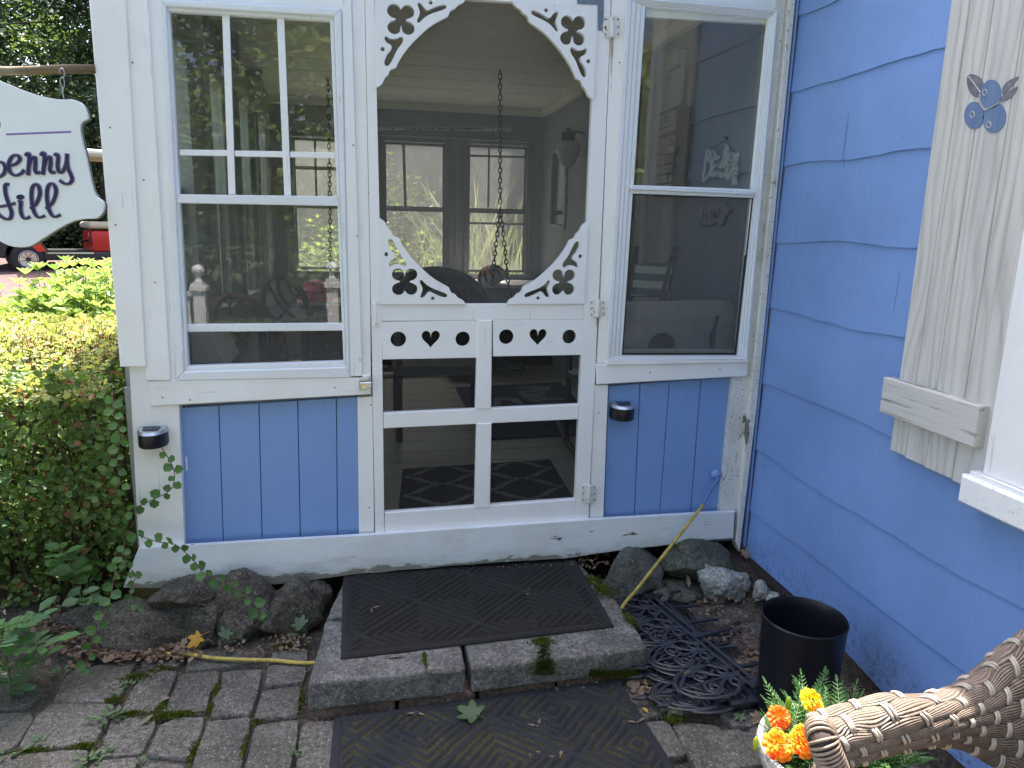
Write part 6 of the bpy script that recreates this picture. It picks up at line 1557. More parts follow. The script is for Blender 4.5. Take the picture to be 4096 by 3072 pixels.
simple('deck_grip', (.05, .06, .065), .8); simple('deck_edge', (.32, .26, .18), .6)
m = MB(); qs = lambda x, y, z: PZ(1520+x*.3707, 1400+y*.3707, z)
m.prism([qs(*p, .13) for p in ((1220, 60), (1300, 75), (1450, 150), (1580, 185), (1585, 200), (1440, 205), (1320, 170), (1220, 140))], (0, 0, -.012), .003); m.build('deck', 'deck_grip', sb)
m = MB()
for a_ in ((1300, 200), (1240, 110)): c_ = qs(*a_, .06); m.lathe([(.028, -.02), (.028, .02)], c_, 14, (1, .2, 0)); m.lathe([(.028, -.02), (.028, .02)], c_+Vector((.16, .03, 0)), 14, (1, .2, 0))
m.build('wheel', 'deck_edge', sb, smooth='auto')
s2 = thing('skateboard', 'black skateboard with a red wheel, left of the blue-grey one', 'skateboard', PZ(1800, 1460, .03))
m = MB(); m.prism([qs(*p, .10) for p in ((690, 150), (740, 95), (1100, 75), (1100, 200), (980, 245), (840, 258), (730, 235))], (0, 0, -.012), .003); m.build('deck', 'helmet_black', s2)
m = MB(); c_ = qs(668, 130, .085); m.lathe([(.03, -.02), (.033, 0), (.03, .02)], c_, 14, (1, -.3, 0)); m.build('wheel', simple('wheel_red', (.4, .12, .08), .4).name, s2, smooth='auto')
bt_ = thing('baseball_bat', 'baseball bat with a blue gripped handle and a yellow knob on the floor', 'bat', PZ(1590, 1475, .05))
simple('bat_yellow', (.55, .42, .06), .4); simple('bat_grip', (.10, .16, .26), .5, 0, .5, 220)
m = MB(); a, b2 = qs(90, 185, .055), qs(268, 206, .055); m.tube([a, b2], .015, 10); m.build('bat_grip', 'bat_grip', bt_, smooth=True)
m = MB(); d = (b2-a).normalized(); m.tube([b2-d*.004, b2+d*.012, b2+d*.022], [.02, .024, .014], 12); m.build('bat_knob', 'bat_yellow', bt_, smooth=True)
m = MB(); m.tube([a-d*.45, a-d*.3, a-d*.1, a], [.03, .03, .019, .015], 12); m.build('bat_barrel', 'bat_yellow', bt_, smooth=True)
rk = thing('toy_rack', 'low dark toy rack holding the sports things on the porch floor', 'rack', (0, 2.6, .03))
m = MB(); a, b2 = qs(-350, 255, .05), qs(640, 235, .05); m.box((a.x, a.y, .032), (b2.x, a.y+.35, .05)); m.box((a.x, a.y+.36, .031), (b2.x+1.0, a.y+.38, .45)); m.build('rack_frame', 'dark_wood', rk)
m = MB(); m.prism([qs(35, 240, .062), qs(630, 215, .062), qs(625, 240, .062), qs(35, 262, .062)], (0, 0, -.01)); m.build('bright_board', 'stick_white', rk)
m = MB(); c_ = qs(440, 175, .10); m.lathe([(.001, -.035), (.025, -.028), (.036, 0), (.025, .028), (.001, .035)], c_, 12); o = m.build('clear_ball', 'clear_globe', smooth=True); tag(o, 'small clear plastic ball on the toy rack beside the bat', 'ball')
# ================================================================ HANGING SIGN
SY = -.075
pole = thing('sign_pole', 'rough brown log pole fixed to the porch corner, carrying the sign', 'pole', (-.88, -.07, 1.6))
m_, nt, b = nmat('old_log'); g = noisef(nt, coord(nt, (3, 40, 40)), 1, 5, .65); big = noisef(nt, coord(nt), 9, 4)
c = ramp(nt, g, [(.3, (.07, .045, .025)), (.7, (.20, .15, .09))]); c = mix(nt, ramp(nt, big, [(.45, 0), (.65, .7)]), c, (.30, .27, .20)); nt.links.new(c, b.inputs['Base Color']); b.inputs['Roughness'].default_value = .9; bump(nt, b, g, .8, .006)
m = MB(); A, B = PY(366, 270, SY), PY(0, 275, SY); d = (B-A); pts = [A+Vector((.004, .025, 0))+d*(k/10*3.2)+Vector((0, .002*math.sin(k*2), .002*math.sin(k*1.7))) for k in range(11)]
m.tube(pts, [.0135+.001*math.sin(k*1.9) for k in range(11)], 14); m.build('log', 'old_log', pole, smooth=True)
sg = thing('hanging_sign', 'white shaped hanging sign with dark script lettering and a purple rule', 'sign', PY(100, 750, SY))
s4 = lambda x, y: PY(x*.6329, 250+y*.6329, SY)
right = [(-130, 70), (-60, 90), (0, 118), (50, 138), (100, 160), (150, 180), (200, 197), (250, 213), (300, 225), (340, 232), (380, 237), (420, 237), (450, 235), (480, 242), (505, 254), (525, 275), (538, 300), (546, 325), (552, 350), (545, 359), (530, 364), (515, 374), (505, 390), (502, 410), (503, 435), (508, 465), (515, 500), (527, 550), (540, 600), (550, 650), (560, 700), (570, 745), (580, 790), (590, 820), (604, 846), (622, 862), (640, 874), (651, 888), (655, 905), (652, 925), (644, 945), (630, 965), (612, 980), (590, 985), (540, 985), (500, 990), (460, 1000), (420, 1018), (380, 1040), (340, 1064), (300, 1090), (260, 1116), (230, 1135), (205, 1150), (180, 1160), (150, 1165), (120, 1165), (85, 1162), (50, 1152), (20, 1138), (-10, 1120), (-60, 1085), (-130, 1060)]
CX = -190
left = [(2*CX-x, y-(x-CX)*.035*2) for x, y in reversed(right)]
lp = [(s4(*p).x, s4(*p).z) for p in right+left]
me = curve_fill([lp], .0075, lambda a, b, c: Vector((a, SY+.0085-c, b)), .0015)
simple('sign_white', (.78, .82, .83), .35, 0, .03, 6); simple('sign_edge_grey', (.16, .16, .13), .7)
link_mesh('sign_board', me, 'sign_white', sg)
me = curve_fill([[(x+.0035, z-.0015) for x, z in lp]], .004, lambda a, b, c: Vector((a, SY+.019-c, b)), .001); link_mesh('sign_backing', me, 'sign_edge_grey', sg)
simple('script_ink', (.018, .014, .085), .4); simple('script_outline', (.30, .25, .27), .6); simple('purple_rule', (.20, .13, .36), .5)
strokes = [
 [(-60, 560), (-48, 600), (-50, 680), (-30, 720), (0, 722), (28, 700), (36, 665), (20, 635), (-10, 630), (-36, 650)],
 [(62, 655), (105, 640), (128, 612), (112, 586), (78, 596), (58, 640), (66, 690), (100, 714), (138, 700), (156, 678)],
 [(164, 592), (176, 574), (188, 588), (184, 650), (180, 714)], [(186, 650), (200, 612), (222, 598), (226, 640), (224, 676), (236, 700), (258, 692)],
 [(260, 590), (272, 570), (284, 584), (280, 650), (273, 710)], [(282, 650), (296, 612), (318, 596), (322, 640), (318, 676), (332, 698), (352, 690)],
 [(346, 590), (360, 578), (370, 600), (366, 650), (374, 688), (392, 694), (412, 664), (424, 620), (426, 576)], [(424, 600), (430, 660), (450, 710), (458, 740), (440, 765), (408, 764), (378, 744)],
 [(-90, 900), (-30, 912), (30, 906), (70, 898), (100, 888)], [(62, 772), (42, 768), (34, 790), (40, 840), (60, 900), (76, 950), (66, 985), (38, 988), (0, 965), (-30, 930)], [(-60, 775), (-75, 800), (-72, 880), (-78, 960), (-90, 990)],
 [(118, 882), (134, 878), (132, 920), (140, 965), (162, 986), (194, 974)],
 [(194, 925), (232, 890), (254, 830), (246, 782), (224, 770), (204, 800), (202, 870), (216, 940), (246, 978), (288, 968)],
 [(292, 925), (334, 885), (356, 820), (346, 776), (322, 766), (302, 796), (300, 868), (314, 936), (344, 974), (386, 962)]]
def wr(off, rad, mat, nm):
    m = MB()
    for s_ in strokes:
        pp = cr([(x, y, 0) for x, y in s_], 5); pts = [s4(p.x, p.y)+Vector((0, off, 0)) for p in pp]; n = len(pts)
        # stroke weight follows direction: heavier on down strokes
        rr = []
        for i in range(n):
            a, b_ = pts[max(0, i-1)], pts[min(n-1, i+1)]; dv = (b_-a).normalized(); rr.append(rad[0]+rad[1]*abs(dv.z)**1.5)
        m.tube(pts, rr, 8, flat=(0, 1, 0))
    pts = [s4(130+22*math.cos(t), 851+14*math.sin(t))+Vector((0, off, 0)) for t in [2*math.pi*k/16 for k in range(16)]]
    m.prism([p+(p-s4(130, 851)-Vector((0, off, 0)))*(rad[0]/.02) for p in pts], (0, .001, 0))
    return m.build(nm, mat, sg, smooth='auto')
wr(-.0012, (.0052, .0026), 'script_outline', 'lettering_outline'); wr(-.0040, (.0026, .0028), 'script_ink', 'lettering')
m = MB(); m.prism([s4(x, y)+Vector((0, -.001, 0)) for x, y in ((39, 449), (450, 432), (451, 444), (40, 460))], (0, .001, 0)); m.build('purple_rule', 'purple_rule', sg)
m = MB(); m.prism([s4(x, y)+Vector((0, -.001, 0)) for x, y in smoothloop([(-20, 365), (0, 372), (6, 395), (0, 415), (-20, 425), (-34, 400)], 3)], (0, .001, 0)); m.build('painted_dot', 'script_outline', sg)
m = MB(); k0 = s4(405, 235)
m.tube([k0+Vector((0, 0, 0)), k0+Vector((-.002, 0, .02)), k0+Vector((0, 0, .035))], .0018, 6)
m.tube([k0+Vector((.006*math.sin(t), 0, .05-.016*math.cos(t))) for t in [2*math.pi*k/12 for k in range(12)]], .0016, 6, closed=True)
m.tube([k0+Vector((.007*math.sin(t)*1.0, .004, .078-.014*math.cos(t))) for t in [2*math.pi*k/12 for k in range(10)]], .0022, 6); m.build('hanging_hook', 'steel', sg, smooth=True)
kl = s4(2*CX-405, 235+40); m = MB(); m.tube([kl, kl+Vector((0, 0, .09))], .002, 6); m.build('hanging_hook', 'steel', sg, smooth=True)

# ================================================================ BRICK DRIVE (structure, follows the slope)
m_, nt, b = nmat('brick_paving'); br = N(nt, 'TexBrick'); br.inputs['Scale'].default_value = 1; br.inputs['Brick Width'].default_value = .20; br.inputs['Row Height'].default_value = .10; br.inputs['Mortar Size'].default_value = .004; br.inputs['Color1'].default_value = (.085, .042, .037, 1); br.inputs['Color2'].default_value = (.12, .068, .06, 1); br.inputs['Mortar'].default_value = (.05, .04, .035, 1); br.inputs['Bias'].default_value = -.1
nt.links.new(coord(nt, rot=(0, 0, .5)), br.inputs['Vector']); nt.links.new(mix(nt, .35, br.outputs['Color'], ramp(nt, noisef(nt, coord(nt), 20, 5), [(.3, (.04, .027, .024)), (.7, (.15, .10, .09))])), b.inputs['Base Color']); b.inputs['Roughness'].default_value = .85; bump(nt, b, math_(nt, 'SUBTRACT', 1, br.outputs['Fac']), .5, .01)
vs = []; nx, ny = 60, 50
for j in range(ny+1):
    for i in range(nx+1): x, y = -17+15.2*i/nx, 3.2+10.0*j/ny; vs.append((x-.25*(y-2.3), y, gh(x-.25*(y-2.3), y)+.02))
m = MB(); m.add(vs, [(j*(nx+1)+i, j*(nx+1)+i+1, (j+1)*(nx+1)+i+1, (j+1)*(nx+1)+i) for j in range(ny) for i in range(nx)]); o = m.build('brick_drive', 'brick_paving', smooth=True, base=(-6, 7, .2)); tag(o, kind='structure')
m = MB(); a = PZ(0, 1270, .15); m.prism([a+Vector((-3, -.6, 0)), a+Vector((.12, .02, 0)), a+Vector((.10, -.12, 0)), a+Vector((-3, -.8, 0))], (0, 0, -.15), .01); o = m.build('kerb', 'pale_stone', base=tuple(a)); tag(o, kind='structure')

# ================================================================ GOLF CART
W0 = CAM + (FWD + RGT*((112-W_/2)/F_) - UPV*((1036-H_/2)/F_)).normalized()*13.1
hd = Vector((-.90, -.436, 0)).normalized(); lf = Vector((-hd.y, hd.x, 0)); lf = lf if lf.y < 0 else -lf
gz = W0.z-.235
org = W0 - hd*.82 - lf*.47; org.z = gz
def cl(x, y, z): return org + hd*x + lf*y + Vector((0, 0, z))
ct = thing('golf_cart', 'red golf cart with a tan bench seat parked on the brick drive', 'golf cart', org)
simple('cart_red', (.42, .012, .010), .28, 0, .1, 3); simple('cart_orange_red', (.55, .03, .012), .35); simple('tyre_rubber', (.014, .014, .015), .65, 0, .2, 60); simple('alloy', (.60, .60, .60), .25, 1.0); simple('cart_black', (.018, .018, .02), .5); simple('tan_vinyl', (.42, .36, .27), .45, 0, .06, 6); simple('cart_white', (.70, .69, .64), .4)
def cbox(m, x0, x1, y0, y1, z0, z1, ch=.0, tx0=0, tx1=0, ty=0):
    b_ = [cl(x0, y0, z0), cl(x1, y0, z0), cl(x1, y1, z0), cl(x0, y1, z0)]; t_ = [cl(x0+tx0, y0+ty, z1), cl(x1+tx1, y0+ty, z1), cl(x1+tx1, y1-ty, z1), cl(x0+tx0, y1-ty, z1)]
    m.add(b_+t_, [(0, 3, 2, 1), (4, 5, 6, 7), (0, 1, 5, 4), (1, 2, 6, 5), (2, 3, 7, 6), (3, 0, 4, 7)])
def rbuild(m, nm, mat, bev=.02):
    o = m.build(nm, mat, ct); md = o.modifiers.new('b', 'BEVEL'); md.width = bev; md.segments = 3; md.limit_method = 'ANGLE'; o.data.polygons.foreach_set('use_smooth', [True]*len(o.data.polygons)); return o
def wheel(x, y, side, steer=0):
    c = cl(x, y, .235); ax = (lf*side*math.cos(steer)+hd*math.sin(steer)).normalized()
    m = MB(); m.lathe([(.115, -.10), (.19, -.105), (.222, -.085), (.235, -.05), (.236, 0), (.235, .05), (.222, .085), (.19, .105), (.122, .10), (.118, .085)], c, 40, ax, cap=False); o = m.build('wheel', 'tyre_rubber', ct, smooth=True)
    m = MB(); m.lathe([(.122, .098), (.127, .104), (.122, .106), (.112, .095), (.108, .05), (.001, .03)], c, 40, ax, cap=False)
    a = ax.orthogonal().normalized(); b_ = ax.cross(a)
    for k in range(8):
        t = 2*math.pi*k/8; rr = a*math.cos(t)+b_*math.sin(t); ss = -a*math.sin(t)+b_*math.cos(t)
        m.add([c+rr*.03+ss*.012+ax*.085, c+rr*.03-ss*.012+ax*.085, c+rr*.108-ss*.022+ax*.092, c+rr*.108+ss*.022+ax*.092, c+rr*.03+ss*.010+ax*.06, c+rr*.03-ss*.010+ax*.06, c+rr*.108-ss*.016+ax*.06, c+rr*.108+ss*.016+ax*.06], [(0, 1, 2, 3), (0, 3, 7, 4), (1, 5, 6, 2), (0, 4, 5, 1)])
    m.build('rim', 'alloy', o, smooth='auto')
    m = MB(); m.lathe([(.034, .05), (.034, .092), (.028, .098), (.001, .099)], c, 16, ax); m.build('hub_cap', 'cart_black', o, smooth='auto')
wheel(.82, .47, 1); wheel(.82, -.45, -1); wheel(-.84, .47, 1); wheel(-.84, -.45, -1)
m = MB(); cbox(m, -.72, -.02, -.52, .52, .335, .66, tx1=-.02, ty=.01); rbuild(m, 'seat_box', 'cart_red', .03)
m = MB(); cbox(m, -1.35, -.70, -.55, .55, .42, .74, tx0=.08, ty=.04); rbuild(m, 'rear_body', 'cart_red', .05)
m = MB(); cbox(m, -.78, .0, -.53, .53, .69, .79, ty=.01); rbuild(m, 'seat_cushion', 'tan_vinyl', .045)
m = MB(); cbox(m, -.86, -.72, -.53, .53, .82, 1.15, tx0=-.1, tx1=-.1); rbuild(m, 'seat_back', 'tan_vinyl', .05)
m = MB(); cbox(m, -.75, .62, -.60, .60, .22, .34); rbuild(m, 'chassis', 'cart_black', .02)
m = MB(); cbox(m, -.02, .56, -.55, .55, .341, .349); m.build('floor_mat', 'cart_black', ct)
m = MB(); cbox(m, -.02, .58, .602, .612, .315, .337); m.build('sill_trim', 'alloy', ct)
m = MB(); m.prism([cl(x, .56, z) for x, z in ((.54, .34), (.62, .34), (.98, .66), (1.25, .70), (1.25, .78), (.95, .80), (.80, .72))], -lf*.0+(-lf)*1.12, .01); m.build('front_cowl', 'cart_black', ct)
m = MB(); m.prism([cl(x, .575, z) for x, z in ((.585, .345), (.70, .345), (.90, .60), (.98, .72), (.80, .72))], -lf*.02, .004); m.build('fender_stripe', 'cart_orange_red', ct)
m = MB(); m.prism([cl(x, .57, z) for x, z in ((1.10, .25), (1.42, .28), (1.48, .50), (1.30, .72), (1.0, .80), (1.05, .5))], -lf*1.10, .02); m.build('front_bumper', 'cart_black', ct)
m = MB(); m.prism([cl(x, .50, z) for x, z in ((.86, .80), (1.30, .72), (1.44, .56), (1.30, .60), (.95, .70))], -lf*1.0, .01); m.build('bonnet', 'cart_red', ct)
m = MB(); m.lathe([(.05, 0), (.05, .02), (.001, .03)], cl(1.46, .40, .58), 14, hd); m.build('headlight', 'cart_orange_red', ct, smooth='auto')
m = MB(); m.lathe([(.001, .0), (.055, 0), (.055, .012), (.001, .014)], cl(-.04, .42, .50)+hd*.012, 20, hd); m.build('seat_box_vent', 'cart_black', ct, smooth='auto')
m = MB(); m.tube([cl(-.02, .20, .50), cl(.06, .20, .50), cl(.10, .22, .50)], .016, 8); m.build('seat_box_lever', 'cart_black', ct, smooth=True)
m = MB(); m.prism([cl(-.022+.008, y, z) for y, z in ((.30, .57), (.34, .57), (.34, .63), (.30, .63))], hd*.002); m.build('seat_box_plate', 'cart_white', ct)
for y in (-.50, .50):
    m = MB(); m.tube([cl(-.95, y, .74), cl(-.85, y, 1.78)], .014, 8); m.build('roof_post', 'cart_black', ct, smooth=True)
    m = MB(); m.tube([cl(.80, y, .75), cl(.35, y, 1.78)], .014, 8); m.build('roof_post', 'cart_black', ct, smooth=True)
rz = 1.78
m = MB(); cbox(m, -1.15, .50, -.62, .62, rz, rz+.075, ty=.01); rbuild(m, 'canopy', 'cart_white', .03)
m = MB(); cbox(m, -1.12, .47, -.60, .60, rz-.03, rz-.001); m.build('canopy_lining', 'tan_vinyl', ct)
m = MB(); m.tube([cl(.55, .25, .60), cl(.35, .25, .92)], .02, 8); m.lathe([(.001, 0)], cl(.3, .25, .95)) if False else None
m.tube([cl(.33, .25, .95)+lf*.17*math.cos(t)+(hd*.6+Vector((0, 0, .8))).normalized()*.17*math.sin(t) for t in [2*math.pi*k/20 for k in range(20)]], .012, 6, closed=True); m.build('steering_wheel', 'cart_black', ct, smooth=True)

# ================================================================ TREES
def tree(name, label, base, H, crown, n, leaf, mat, seed, cat='tree', group=None, trunk=.12, low=.15, wr=.5, blob=9, dense=.35):
    """tapered trunk, limbs, and leaf clusters carried on the limbs"""
    rd = random.Random(seed); base = Vector(base); t = thing(name, label, cat, base, group); mt, ml = MB(), MB()
    top = base+Vector((rd.gauss(0, .1)*H*.1, rd.gauss(0, .1)*H*.1, H)); tp_ = [base.lerp(top, k/8)+Vector((rd.gauss(0, .02)*H*.2, rd.gauss(0, .02)*H*.2, 0))*(k > 0) for k in range(9)]
    mt.tube(tp_, [trunk*(1-.85*k/8) for k in range(9)], 10); cl_ = []
    for _ in range(blob*4):
        f = low+(1-low)*rd.random()**.9; a = rd.uniform(0, 6.283); p0 = base.lerp(top, f*.95); ext = (1-abs(2*f-.85)**1.6*.55)*rd.uniform(.55, 1.0)
        p1 = p0+Vector((math.cos(a)*crown[0]*ext, math.sin(a)*crown[1]*ext, crown[2]*.12*rd.gauss(.3, 1)))
        md = p0.lerp(p1, .5)+Vector((0, 0, .06*H*rd.random())); mt.tube([p0, md, p1], [trunk*.3*(1-.6*f), trunk*.16, trunk*.05], 5)
        for k in range(3): cl_.append((p0.lerp(p1, .45+.28*k)+Vector((rd.gauss(0, .1), rd.gauss(0, .1), rd.gauss(0, .1))), rd.uniform(.5, 1.0)*dense))
    for _ in range(n):
        c, s_ = rd.choice(cl_); p = c+Vector((rd.gauss(0, s_), rd.gauss(0, s_), rd.gauss(0, s_*.55)-.2*s_*rd.random())); l = leaf*rd.uniform(.6, 1.3)
        ml.leaf(p, (rd.gauss(0, 1), rd.gauss(0, 1), rd.gauss(-.4, .5)), (rd.gauss(0, .6), rd.gauss(0, .6), 1), l, l*wr, .2)
    mt.build('trunk', 'bark', t, smooth=True); ml.build('crown', mat, t); return t
G = 'trees behind the golf cart'
tree('evergreen_tree', 'dark evergreen tree filling the upper left beyond the golf cart', (-8.4, 14.6, .3), 10, (3.6, 1.6, 6), 26000, .14, 'evergreen_leaf', 61, group=G, dense=.55, low=.05, wr=.35, blob=16)
tree('evergreen_tree', 'dark evergreen tree nearest the porch corner, with sky beside its top', (-5.3, 14.8, .3), 6.3, (2.0, 1.3, 4), 19000, .12, 'evergreen_leaf', 62, group=G, dense=.42, low=.03, wr=.35, blob=14)
tree('broadleaf_tree', 'sunlit yellow-green bush between the evergreens', (-6.6, 17.5, .3), 5.6, (2.6, 1.2, 2.5), 9000, .13, 'broad_leaf', 63, group=G, dense=.6, low=.05, wr=.6, blob=12)
tree('broadleaf_tree', 'leafy tree far left with curved yellow-green leaves in front', (-8.2, 12.6, .3), 5.6, (1.3, .8, 3), 1800, .20, 'broad_leaf', 64, group=G, dense=.3, low=.45, wr=.4, blob=6)
tree('evergreen_tree', 'low dark undergrowth tree behind the cart, right of the sign', (-5.0, 13.2, .3), 3.2, (1.8, .9, 2), 13000, .09, 'evergreen_leaf', 65, group=G, dense=.36, low=.02, wr=.5, blob=13)
tree('broadleaf_tree', 'dark undergrowth tree behind the golf cart seat', (-7.2, 12.6, .3), 2.7, (2.3, .7, 1.8), 13000, .09, 'evergreen_leaf', 66, group=G, dense=.36, low=.02, wr=.5, blob=13)
tree('evergreen_tree', 'wide dark evergreen farther left behind the sign', (-13, 14.5, .3), 10, (3.6, 1.8, 6), 14000, .2, 'evergreen_leaf', 67, group=G, dense=.6, low=.03, wr=.35, blob=14)
# trees behind the photographer: they shade the terrace and show as reflections in the left window
G2 = 'trees behind the terrace'
for i, (x, y, h, cw) in enumerate(((-4.6, -8.5, 7.0, 2.2), (-1.4, -9.5, 8.0, 2.3), (-8.4, -8.0, 6.5, 2.4), (2.2, -11.5, 7.5, 2.4))):
    tree('maple_tree', 'leafy tree behind the terrace, number of its row from the house: ' + ('third', 'second', 'farthest', 'nearest')[i], (x, y, -.3), h, (cw, cw*.8, 4), 9000, .13, 'lit_woodland_leaf', 70+i, group=G2, dense=.55, low=.25, wr=.7, blob=10)
def wood(name, x0, x1, y, z0, hgt, n, L, mat, seed, depth=1.2):
    rd = random.Random(seed); m = MB()
    for _ in range(n):
        x = rd.uniform(x0, x1); h = hgt*(.75+.35*noise.noise(Vector((x*.35, seed, 0)))+.12*noise.noise(Vector((x*1.4, seed, 3)))); z = z0+h*rd.random()**.9; l = L*rd.uniform(.6, 1.3)
        yy = y+depth*noise.noise(Vector((x*.6, z*.6, seed)))+rd.gauss(0, .35)
        m.leaf((x, yy, z), (rd.gauss(0, 1), rd.gauss(0, 1), rd.gauss(-.3, .6)), (rd.gauss(0, .7), -.3 if y > 0 else .6, 1), l, l*.6, .2)
    o = m.build(name, mat, base=((x0+x1)/2, y, z0)); tag(o, kind='stuff')
wood('woodland', -24, 1, 21, 0, 9.5, 24000, .34, 'evergreen_leaf', 3)
wood('woodland', -14, 8, -13.5, -.4, 8.0, 34000, .20, 'lit_woodland_leaf', 4)
# growth at the far side of the porch: wall, grasses, pickets
m = MB(); m.box((-1.1, 6.2, -.2), (5.0, 6.4, 2.6)); o = m.build('rendered_wall', simple('wall_render', (.19, .165, .155), .9, 0, .15, 6).name); tag(o, 'pinkish grey wall beyond the far porch windows', 'wall')
rd = random.Random(3)
def grassclump(label, c, n, H, seed):
    rd = random.Random(seed); c = Vector(c); t = thing('tall_grass', label, 'grass clump', c, 'grasses beyond the far windows'); m = MB()
    for _ in range(n):
        a = rd.uniform(0, 6.28); b = c+Vector((rd.gauss(0, .12), rd.gauss(0, .08), 0)); h = H*rd.uniform(.6, 1.1); k = rd.uniform(.1, .5); pts = [b+Vector((math.cos(a)*k*(s/5)**2*h, math.sin(a)*k*(s/5)**2*h, h*(s/5)*(1-.25*k*(s/5)**2))) for s in range(6)]
        w_ = .0035
        for p, q in zip(pts, pts[1:]):
            m.add([p+Vector((-w_, 0, 0)), p+Vector((w_, 0, 0)), q+Vector((w_*.7, 0, 0)), q+Vector((-w_*.7, 0, 0))], [(0, 1, 2, 3)])
    m.build('blades', 'grass_blade', t)
grassclump('tall arching grass beyond the far right porch window', (.98, 4.75, .0), 70, 1.75, 1); grassclump('seeding grass low beyond the far right porch window', (1.35, 4.7, .0), 80, 1.35, 2); grassclump('grass at the left of the far right porch window', (.75, 5.0, 0), 50, 1.3, 3); grassclump('grass beyond the far left porch window', (.45, 4.9, 0), 50, 1.1, 4)
shrub('leafy_shrub', 'shrub with bright leaves beyond the far window behind the wicker chair', (.25, 5.0, .0), 55, 1.25, (.05, .09), 'shrub_leaf', 'shrub', (.5, .3), .5, 10, 21, .2)
shrub('leafy_shrub', 'dark leafy growth high at the left of the far window behind the wicker chair', (.15, 5.6, .0), 90, 2.0, (.06, .10), 'broad_leaf', 'shrub', (.30, .25), .6, 13, 27, .2)
shrub('leafy_shrub', 'dark bushy growth low beyond the far window behind the wicker chair', (.45, 5.3, .0), 80, 1.3, (.05, .09), 'broad_leaf', 'shrub', (.35, .25), .6, 11, 23, .2)
shrub('leafy_shrub', 'dark leafy shrub outside the far window over the pink helmet', (-.5, 5.0, .0), 50, 1.35, (.06, .1), 'shrub_leaf', 'shrub', (.35, .3), .5, 10, 22, .2)
for i, x in enumerate((1.26, 1.46)):
    m = MB(); z1 = PY(2010, 1110, 4.5).z; m.prism([(x, 4.5, -.1), (x, 4.5, z1-.05), (x+.045, 4.5, z1+.02), (x+.09, 4.5, z1-.05), (x+.09, 4.5, -.1)], (0, .02, 0), .002); o = m.build('fence_picket', 'white_vertical'); tag(o, ('left', 'right')[i]+' of two white pickets beyond the far window', 'picket', 'white pickets beyond the far window')
# ---- deck railing behind the camera, seen in the left window as a reflection
def newel(x, y, z1, label):
    t = thing('newel_post', label, 'post', (x, y, -.3), 'white railing posts behind the terrace'); m = MB(); m.box((x-.045, y-.045, -.3), (x+.045, y+.045, z1-.16)); m.build('post_shaft', 'white_clean_vertical', t)
    m = MB(); m.box((x-.065, y-.065, z1-.16), (x+.065, y+.065, z1-.125)); m.box((x-.055, y-.055, z1-.1245), (x+.055, y+.055, z1-.105)); m.build('post_cap', 'white_clean_horizontal', t)
    m = MB(); m.lathe([(.05, -.105), (.025, -.08), (.02, -.06), (.03, -.045), (.045, -.02), (.05, 0.005), (.042, .03), (.02, .045), (.001, .048)], (x, y, z1), 20); m.build('ball_finial', 'white_clean_vertical', t, smooth=True)
bl, br_ = PY(795, 1080, 3.7), PY(1328, 1070, 3.7)
newel(bl.x, -3.7, bl.z, 'white newel post with a ball top, left one, mirrored in the left window'); newel(br_.x, -3.7, br_.z, 'white newel post with a ball top, right one, mirrored in the left window')
rl = thing('deck_railing', 'white railing with thin balusters running back from the left newel post', 'railing', (bl.x-.5, -3.9, -.3)); m = MB()
a = Vector((bl.x-.05, -3.72, .60)); b2 = a+Vector((-.75, -.35, 0)); m.prism([a+Vector((0, .03, 0)), b2+Vector((0, .03, 0)), b2+Vector((0, -.03, 0)), a+Vector((0, -.03, 0))], (0, 0, -.03)); m.build('top_rail', 'white_clean_horizontal', rl); m = MB()
for k in range(9): q = a.lerp(b2, (k+.6)/9.5); m.box((q.x-.012, q.y-.012, -.2), (q.x+.012, q.y+.012, .57))
m.build('baluster', 'white_clean_vertical', rl)

# ================================================================ WICKER ARMCHAIR (foreground)
ac = thing('wicker_armchair', 'brown woven wicker armchair in the right foreground, its armrest in sun', 'armchair', (1.1, -1.9, GZ))
m_, nt, b = nmat('wicker_strand')
at = N(nt, 'Attribute', attribute_name='across'); s_ = math_(nt, 'SINE', math_(nt, 'MULTIPLY', at.outputs['Fac'], 44.0))
n1 = noisef(nt, coord(nt), 60, 3); c = ramp(nt, s_, [(.15, (.10, .070, .053)), (.60, (.27, .21, .165))]); c = mix(nt, .35, c, ramp(nt, n1, [(.3, (.10, .07, .05)), (.7, (.36, .29, .23))]))
nt.links.new(c, b.inputs['Base Color']); b.inputs['Roughness'].default_value = .45; bump(nt, b, s_, .6, .002)
simple('binding_strand', (.42, .37, .31), .4, 0, .15, 40); simple('wicker_core', (.05, .035, .028), .8)
# rim path: front end of the arm -> along the arm -> rising into the back
RP = cr([PZ(3300, 2950, .355), PZ(3350, 2932, .358), PZ(3480, 2898, .360), PZ(3670, 2838, .362), PX(3815, 2785, 1.10), PX(3930, 2718, 1.19), PX(4030, 2615, 1.27), PX(4110, 2525, 1.34), PX(4200, 2395, 1.38), PX(4290, 2270, 1.41)], 10)
LP_ = cr([PZ(3310, 3085, .25), PZ(3370, 3068, .25), PZ(3500, 3015, .25), PZ(3690, 2985, .24), PX(3830, 2995, 1.10), PX(3930, 3045, 1.16), PX(4040, 3110, 1.22), PX(4150, 3170, 1.28), PX(4260, 3230, 1.32), PX(4370, 3290, 1.35)], 10)
